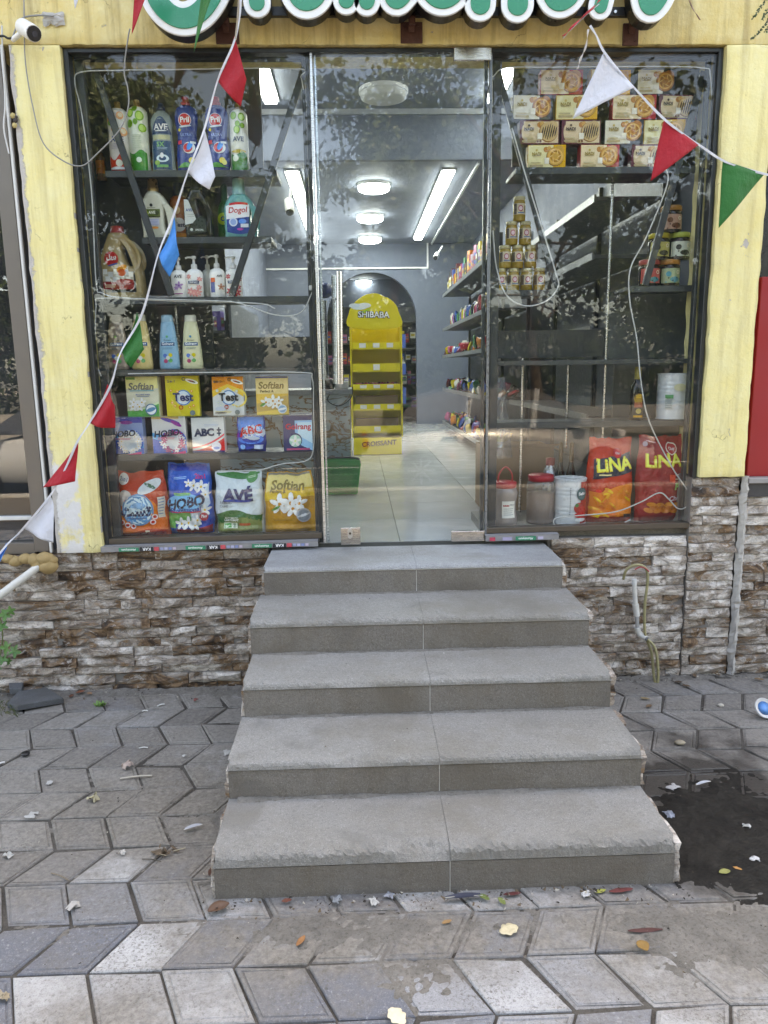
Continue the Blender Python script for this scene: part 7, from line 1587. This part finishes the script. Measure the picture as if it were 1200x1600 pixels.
for i, (x, y) in enumerate([(1060, 1068), (1085, 1058), (1072, 1074), (1110, 1048), (1120, 1056), (1128, 1050), (1100, 1044), (1168, 1042), (1156, 1050), (960, 1056), (1040, 1048), (1070, 1042)]):
    leaf_obj('dry_leaf', 'small dark leaf in the drift along the right wall, '+{1060: 'third nearest the hose', 1085: 'middle of the drift, lower', 1072: 'lowest one below the hose end', 1110: 'midway to the upright seam', 1120: 'just right of the midway one', 1128: 'nearest the pier foot', 1100: 'tight against the wall', 1168: 'last one before the picture edge', 1156: 'just left of the last one', 960: 'against the flank of the steps', 1040: 'right below the hose', 1070: 'close to the hose'}[x], 'leaf', x, y, .05, .028, ['4a3a2c', '6a5540', '5a4634'][i % 3], i*1.3, .4, 'dark leaves drifted along the right wall', i)
def scrap(label, px, py, s, col, seed, cat='scrap', flatn=.5, name='paper_scrap', grp='white scraps on the pavement'):
    s *= .68
    P = ground(px, py); q = random.Random(seed)
    o = MB().grid(8, 8, lambda u, v: ((u-.5)*s+.45*s*nz(u*3, v*3, seed), (v-.5)*s*.7+.4*s*nz(u*3, v*3, seed+5), .003+flatn*s*(.5+.5*nz(u*2.6, v*2.6, seed+9))*(1-abs(2*u-1)**4)), 0, False).build(name, plain(tuple(v*.72 for v in hexlin(col)), .6, 0, .2, 40.)); o.location = P+Vector((0, 0, .004)); o.rotation_euler.z = q.uniform(0, 6); o.modifiers.new('thickness', 'SOLIDIFY').thickness = .0008
    return tag(o, label, cat, grp)
scrap('crumpled pinkish paper on the left paving above the stick', 200, 1200, .065, 'c4b0a4', 1, flatn=.8); scrap('crumpled yellowish paper on the left paving', 146, 1252, .055, 'bdb392', 2, flatn=.8); scrap('torn white paper left of the crumpled yellowish one', 78, 1225, .045, 'c9c9c6', 3, flatn=.15); scrap('torn white paper further down on the left paving', 50, 1276, .06, 'c4c4c0', 4, flatn=.1); scrap('white scrap on the pale paving near the lower left', 116, 1419, .055, 'c4c0ba', 5, flatn=.4); scrap('white scrap at the left flank of the second lowest step', 355, 1178, .06, 'd0d0cc', 6, flatn=.2); scrap('white plastic scrap at the foot of the steps', 583, 1412, .045, 'c9c9c4', 7, flatn=.5); scrap('grey foil scrap left of the white plastic one', 527, 1409, .045, '9aa0a4', 8, flatn=.4); scrap('silver scrap above the white plastic one', 608, 1403, .04, 'a4a8b0', 9, flatn=.5); scrap('white scrap near the right end of the lowest step', 917, 1402, .04, 'd8d8d6', 10, flatn=.6); scrap('small white scrap on the wet earth at right', 1166, 1294, .035, 'd8d8d4', 11, flatn=.5); scrap('white scrap at the right edge of the wet earth', 1180, 1346, .04, 'dcdcda', 12, flatn=.5); scrap('bluish white scrap beside the flank of the steps', 1045, 1275, .06, '9fa8b8', 13, flatn=.3); scrap('white scrap on the upper edge of the wet earth', 1052, 1232, .07, 'c4c4c4', 14, flatn=.15); scrap('white scrap low on the left paving', 13, 1340, .045, 'c9c9c4', 15, flatn=.5); scrap('small white scrap in the middle of the left paving', 192, 1335, .032, 'd0ccc4', 16, flatn=.6); scrap('tan scrap low at the left edge of the picture', 4, 1562, .05, 'b5a68c', 17, flatn=.5); scrap('reddish scrap by the left wall', 306, 1096, .028, '9c5a54', 18, flatn=.8); scrap('white scrap between paving rows on the left', 288, 1183, .025, 'd8d8d4', 19, flatn=.5); scrap('cream scrap on the dark paving at right', 916, 1400, .03, 'c4b89a', 20, flatn=.6)
def stick(label, a, b, r_, col, name='stick', grp='thin sticks and butts on the pavement'):
    A, B = ground(*a), ground(*b); A.z += r_+.003; B.z += r_+.003; M_ = A.lerp(B, .5)+Vector((0, .004, .001))
    return tag(MB().tube(smooth_path([A, M_, B], 5), r_, 6).build(name, plain(col, .7, 0, .2, 30.)), label, 'stick', grp)
stick('pale bent stick below the crumpled pinkish paper', (188, 1219), (238, 1214), .004, 'b5aea0'); stick('white cigarette butt by the left wall', (246, 1105), (257, 1102), .0035, 'dcdcd6'); stick('white cigarette butt on a seam of the left paving', (222, 1113), (231, 1112), .003, 'dcdcd6'); stick('flat white stick on the left paving', (217, 1171), (231, 1170), .003, 'c9c9c4'); stick('dark twig on the lower left paving', (80, 1366), (108, 1378), .002, '7a6e5c'); stick('white stick at the left edge of the picture', (-4, 1197), (8, 1193), .004, 'd8d8d4'); stick('thin twig on the lowest step', (738, 1251), (776, 1250), .002, '55504a'); stick('thin twig right of the dead insect', (222, 1344), (252, 1348), .0015, '4a443a')
# feather
def feather(label, px, py, L, Wd, col, rot):
    P = ground(px, py); mb = MB(); n = 14
    mb.grid(n, 4, lambda u, v: ((u-.5)*L, (v-.5)*Wd*math.sin(math.pi*min(1, u*.85+.12))**.6*(1 if v < .5 else .8)+.006*math.sin(u*2), .006+.25*abs(v-.5)*Wd+.004*math.sin(u*3)), 0, True)
    mb.tube([(-.56*L, 0, .006), (0, .003, .009), (.5*L, .005, .009)], .0012, 5, 1); o = mb.build('feather', [plain(col, .6, 0, .2, 90.), plain('c9c4b4', .5)]); o.location = P+Vector((0, 0, .004)); o.rotation_euler.z = rot
    return tag(o, label, 'feather', 'feathers on the ground')
feather('dark blue-grey feather at the foot of the steps', 722, 1405, .12, .026, '2c3242', math.pi+.03); feather('white tipped feather on the left paving', 303, 1297, .065, .022, 'a8aab0', .3); feather('pale feather on the wet earth beside the steps', 1100, 1228, .07, .018, 'b0b4bc', .2)
g0 = ground(258, 1334); t = thing('leaf_clump', 'brown clump of withered leaf and straw on the left paving', 'dead leaf', g0); mbx = MB(); q = random.Random(21)
for k in range(14): d = Vector((q.gauss(0, 1), q.gauss(0, .6), q.uniform(0, .6))).normalized()*q.uniform(.015, .045); s_ = Vector((-d.y, d.x, .3*d.x)).normalized()*q.uniform(.004, .011); p_ = Vector((q.gauss(0, .02), q.gauss(0, .012), .005+q.random()*.012)); mbx.add([p_-d*.5, p_+s_, p_+d*.5, p_-s_+Vector((0, 0, .004))], [(0, 1, 2, 3)])
mbx.build('withered_leaf', plain('5f5040', .8, 0, .3, 60.), t, False)
MB().tube([(.03, .0, .01), (.07, .012, .012)], .0018, 5).tube([(-.02, -.01, .008), (.012, -.03, .014)], .0015, 5).build('straw', plain('a89c84', .7), t, False)
# bottle caps, plastic lid
g0 = ground(1192, 1120); t = thing('plastic_disc', 'round white plastic lid with blue picture at the right edge', 'plastic lid', g0+Vector((0, 0, .01))); t.rotation_euler = (rad(52), 0, .2)
MB().lathe([(0, 0), (.046, 0), (.05, .003), (.05, .010), (.047, .012), (.044, .006), (0, .006)], 28, 1, 1, (0, 0, .0)).build('lid_disc', PWHITE, t, False)
for i in range(1):
    MB().lathe([(0, .0065), (.034, .0068), (0, .0069)], 20).build('blue_print', plain('4f8fcf', .4, 0, .3, 60.), t, False)
t.location.z += .034
g0 = ground(40, 1181); t = tag(MB().lathe([(.0, .002), (.018, .002), (.02, .006), (.018, .012), (0, .012)], 16).build('bottle_cap', BLACK, loc=g0+Vector((0, 0, .004))), 'dark bottle cap on the left paving', 'bottle cap')
g0 = ground(1062, 1163); tag(MB().lathe([(0, .0), (.014, .002), (.02, .01), (.012, .018), (0, .019)], 10, 1.3, .9).build('pebble', plain('9a8f7c', .8, 0, .2, 50.), loc=g0), 'tan pebble on the dark paving at right', 'pebble')
g0 = ground(1126, 1104); tag(MB().lathe([(0, .0), (.012, .002), (.016, .008), (.01, .014), (0, .015)], 9, 1.1, .9).build('pebble', plain('b5b0a4', .8, 0, .2, 50.), loc=g0), 'pale pebble on the dark paving near the hose', 'pebble')
# crumbs: grit, chips of bark, seeds - nobody could count them
mbx = MB(); q = random.Random(33)
def crumb(p_, s, mi):
    v = [p_+Vector((q.uniform(-s, s), q.uniform(-s, s), q.uniform(0, s))) for _ in range(4)]; mbx.add(v, [(0, 1, 2), (0, 2, 3), (0, 3, 1), (1, 3, 2)], mi)
for k in range(2600):
    x, y = q.uniform(-.6, 4.), q.uniform(-2.5, -.02)
    if .9 < x < 2.46 and y > -1.78: continue
    w_ = .12+min(1, earth_mask(x, y))
    if q.random() > w_: continue
    crumb(Vector((x, y, gz(y)+.006)), q.choice([.002, .003, .004, .006]), q.choice([0, 0, 0, 1, 1, 2]))
for k in range(500):      # along the foot of the wall and of the steps
    if k % 2: x, y = q.uniform(.93, 2.45), -1.79-abs(q.gauss(0, .05))
    else: x, y = q.choice([q.uniform(-.6, .9), q.uniform(2.5, 3.9)]), -abs(q.gauss(0, .09))-.01
    crumb(Vector((x, y, gz(y)+.008)), q.choice([.003, .005, .007, .009]), q.choice([0, 0, 1, 1, 2]))
tag(mbx.build('ground_litter', [plain('2e2822', .9, 0, .3, 60.), plain('5f5140', .9, 0, .3, 60.), plain('a8a296', .8, 0, .2, 60.)]), 'fine dark grit, bark and seed crumbs over the pavement', 'litter', kind='stuff')
mbx = MB()
for k in range(150):
    i = q.randrange(5); x = q.uniform(.95, 2.4); yb = SD[i+1]; y = -q.uniform(SD[i]+.005, yb-.03) if q.random() < .5 else -(SD[i]+abs(q.gauss(0, .02))+.004)
    crumb(Vector((x, y, SZ[i]+.001)), q.choice([.0015, .002, .003, .004]), q.choice([0, 0, 1, 2]))
tag(mbx.build('step_litter', [plain('2e2822', .9, 0, .3, 60.), plain('5f5140', .9, 0, .3, 60.), plain('c9c6be', .8, 0, .2, 60.)]), 'tiny dark crumbs lying on the treads of the steps', 'litter', kind='stuff')
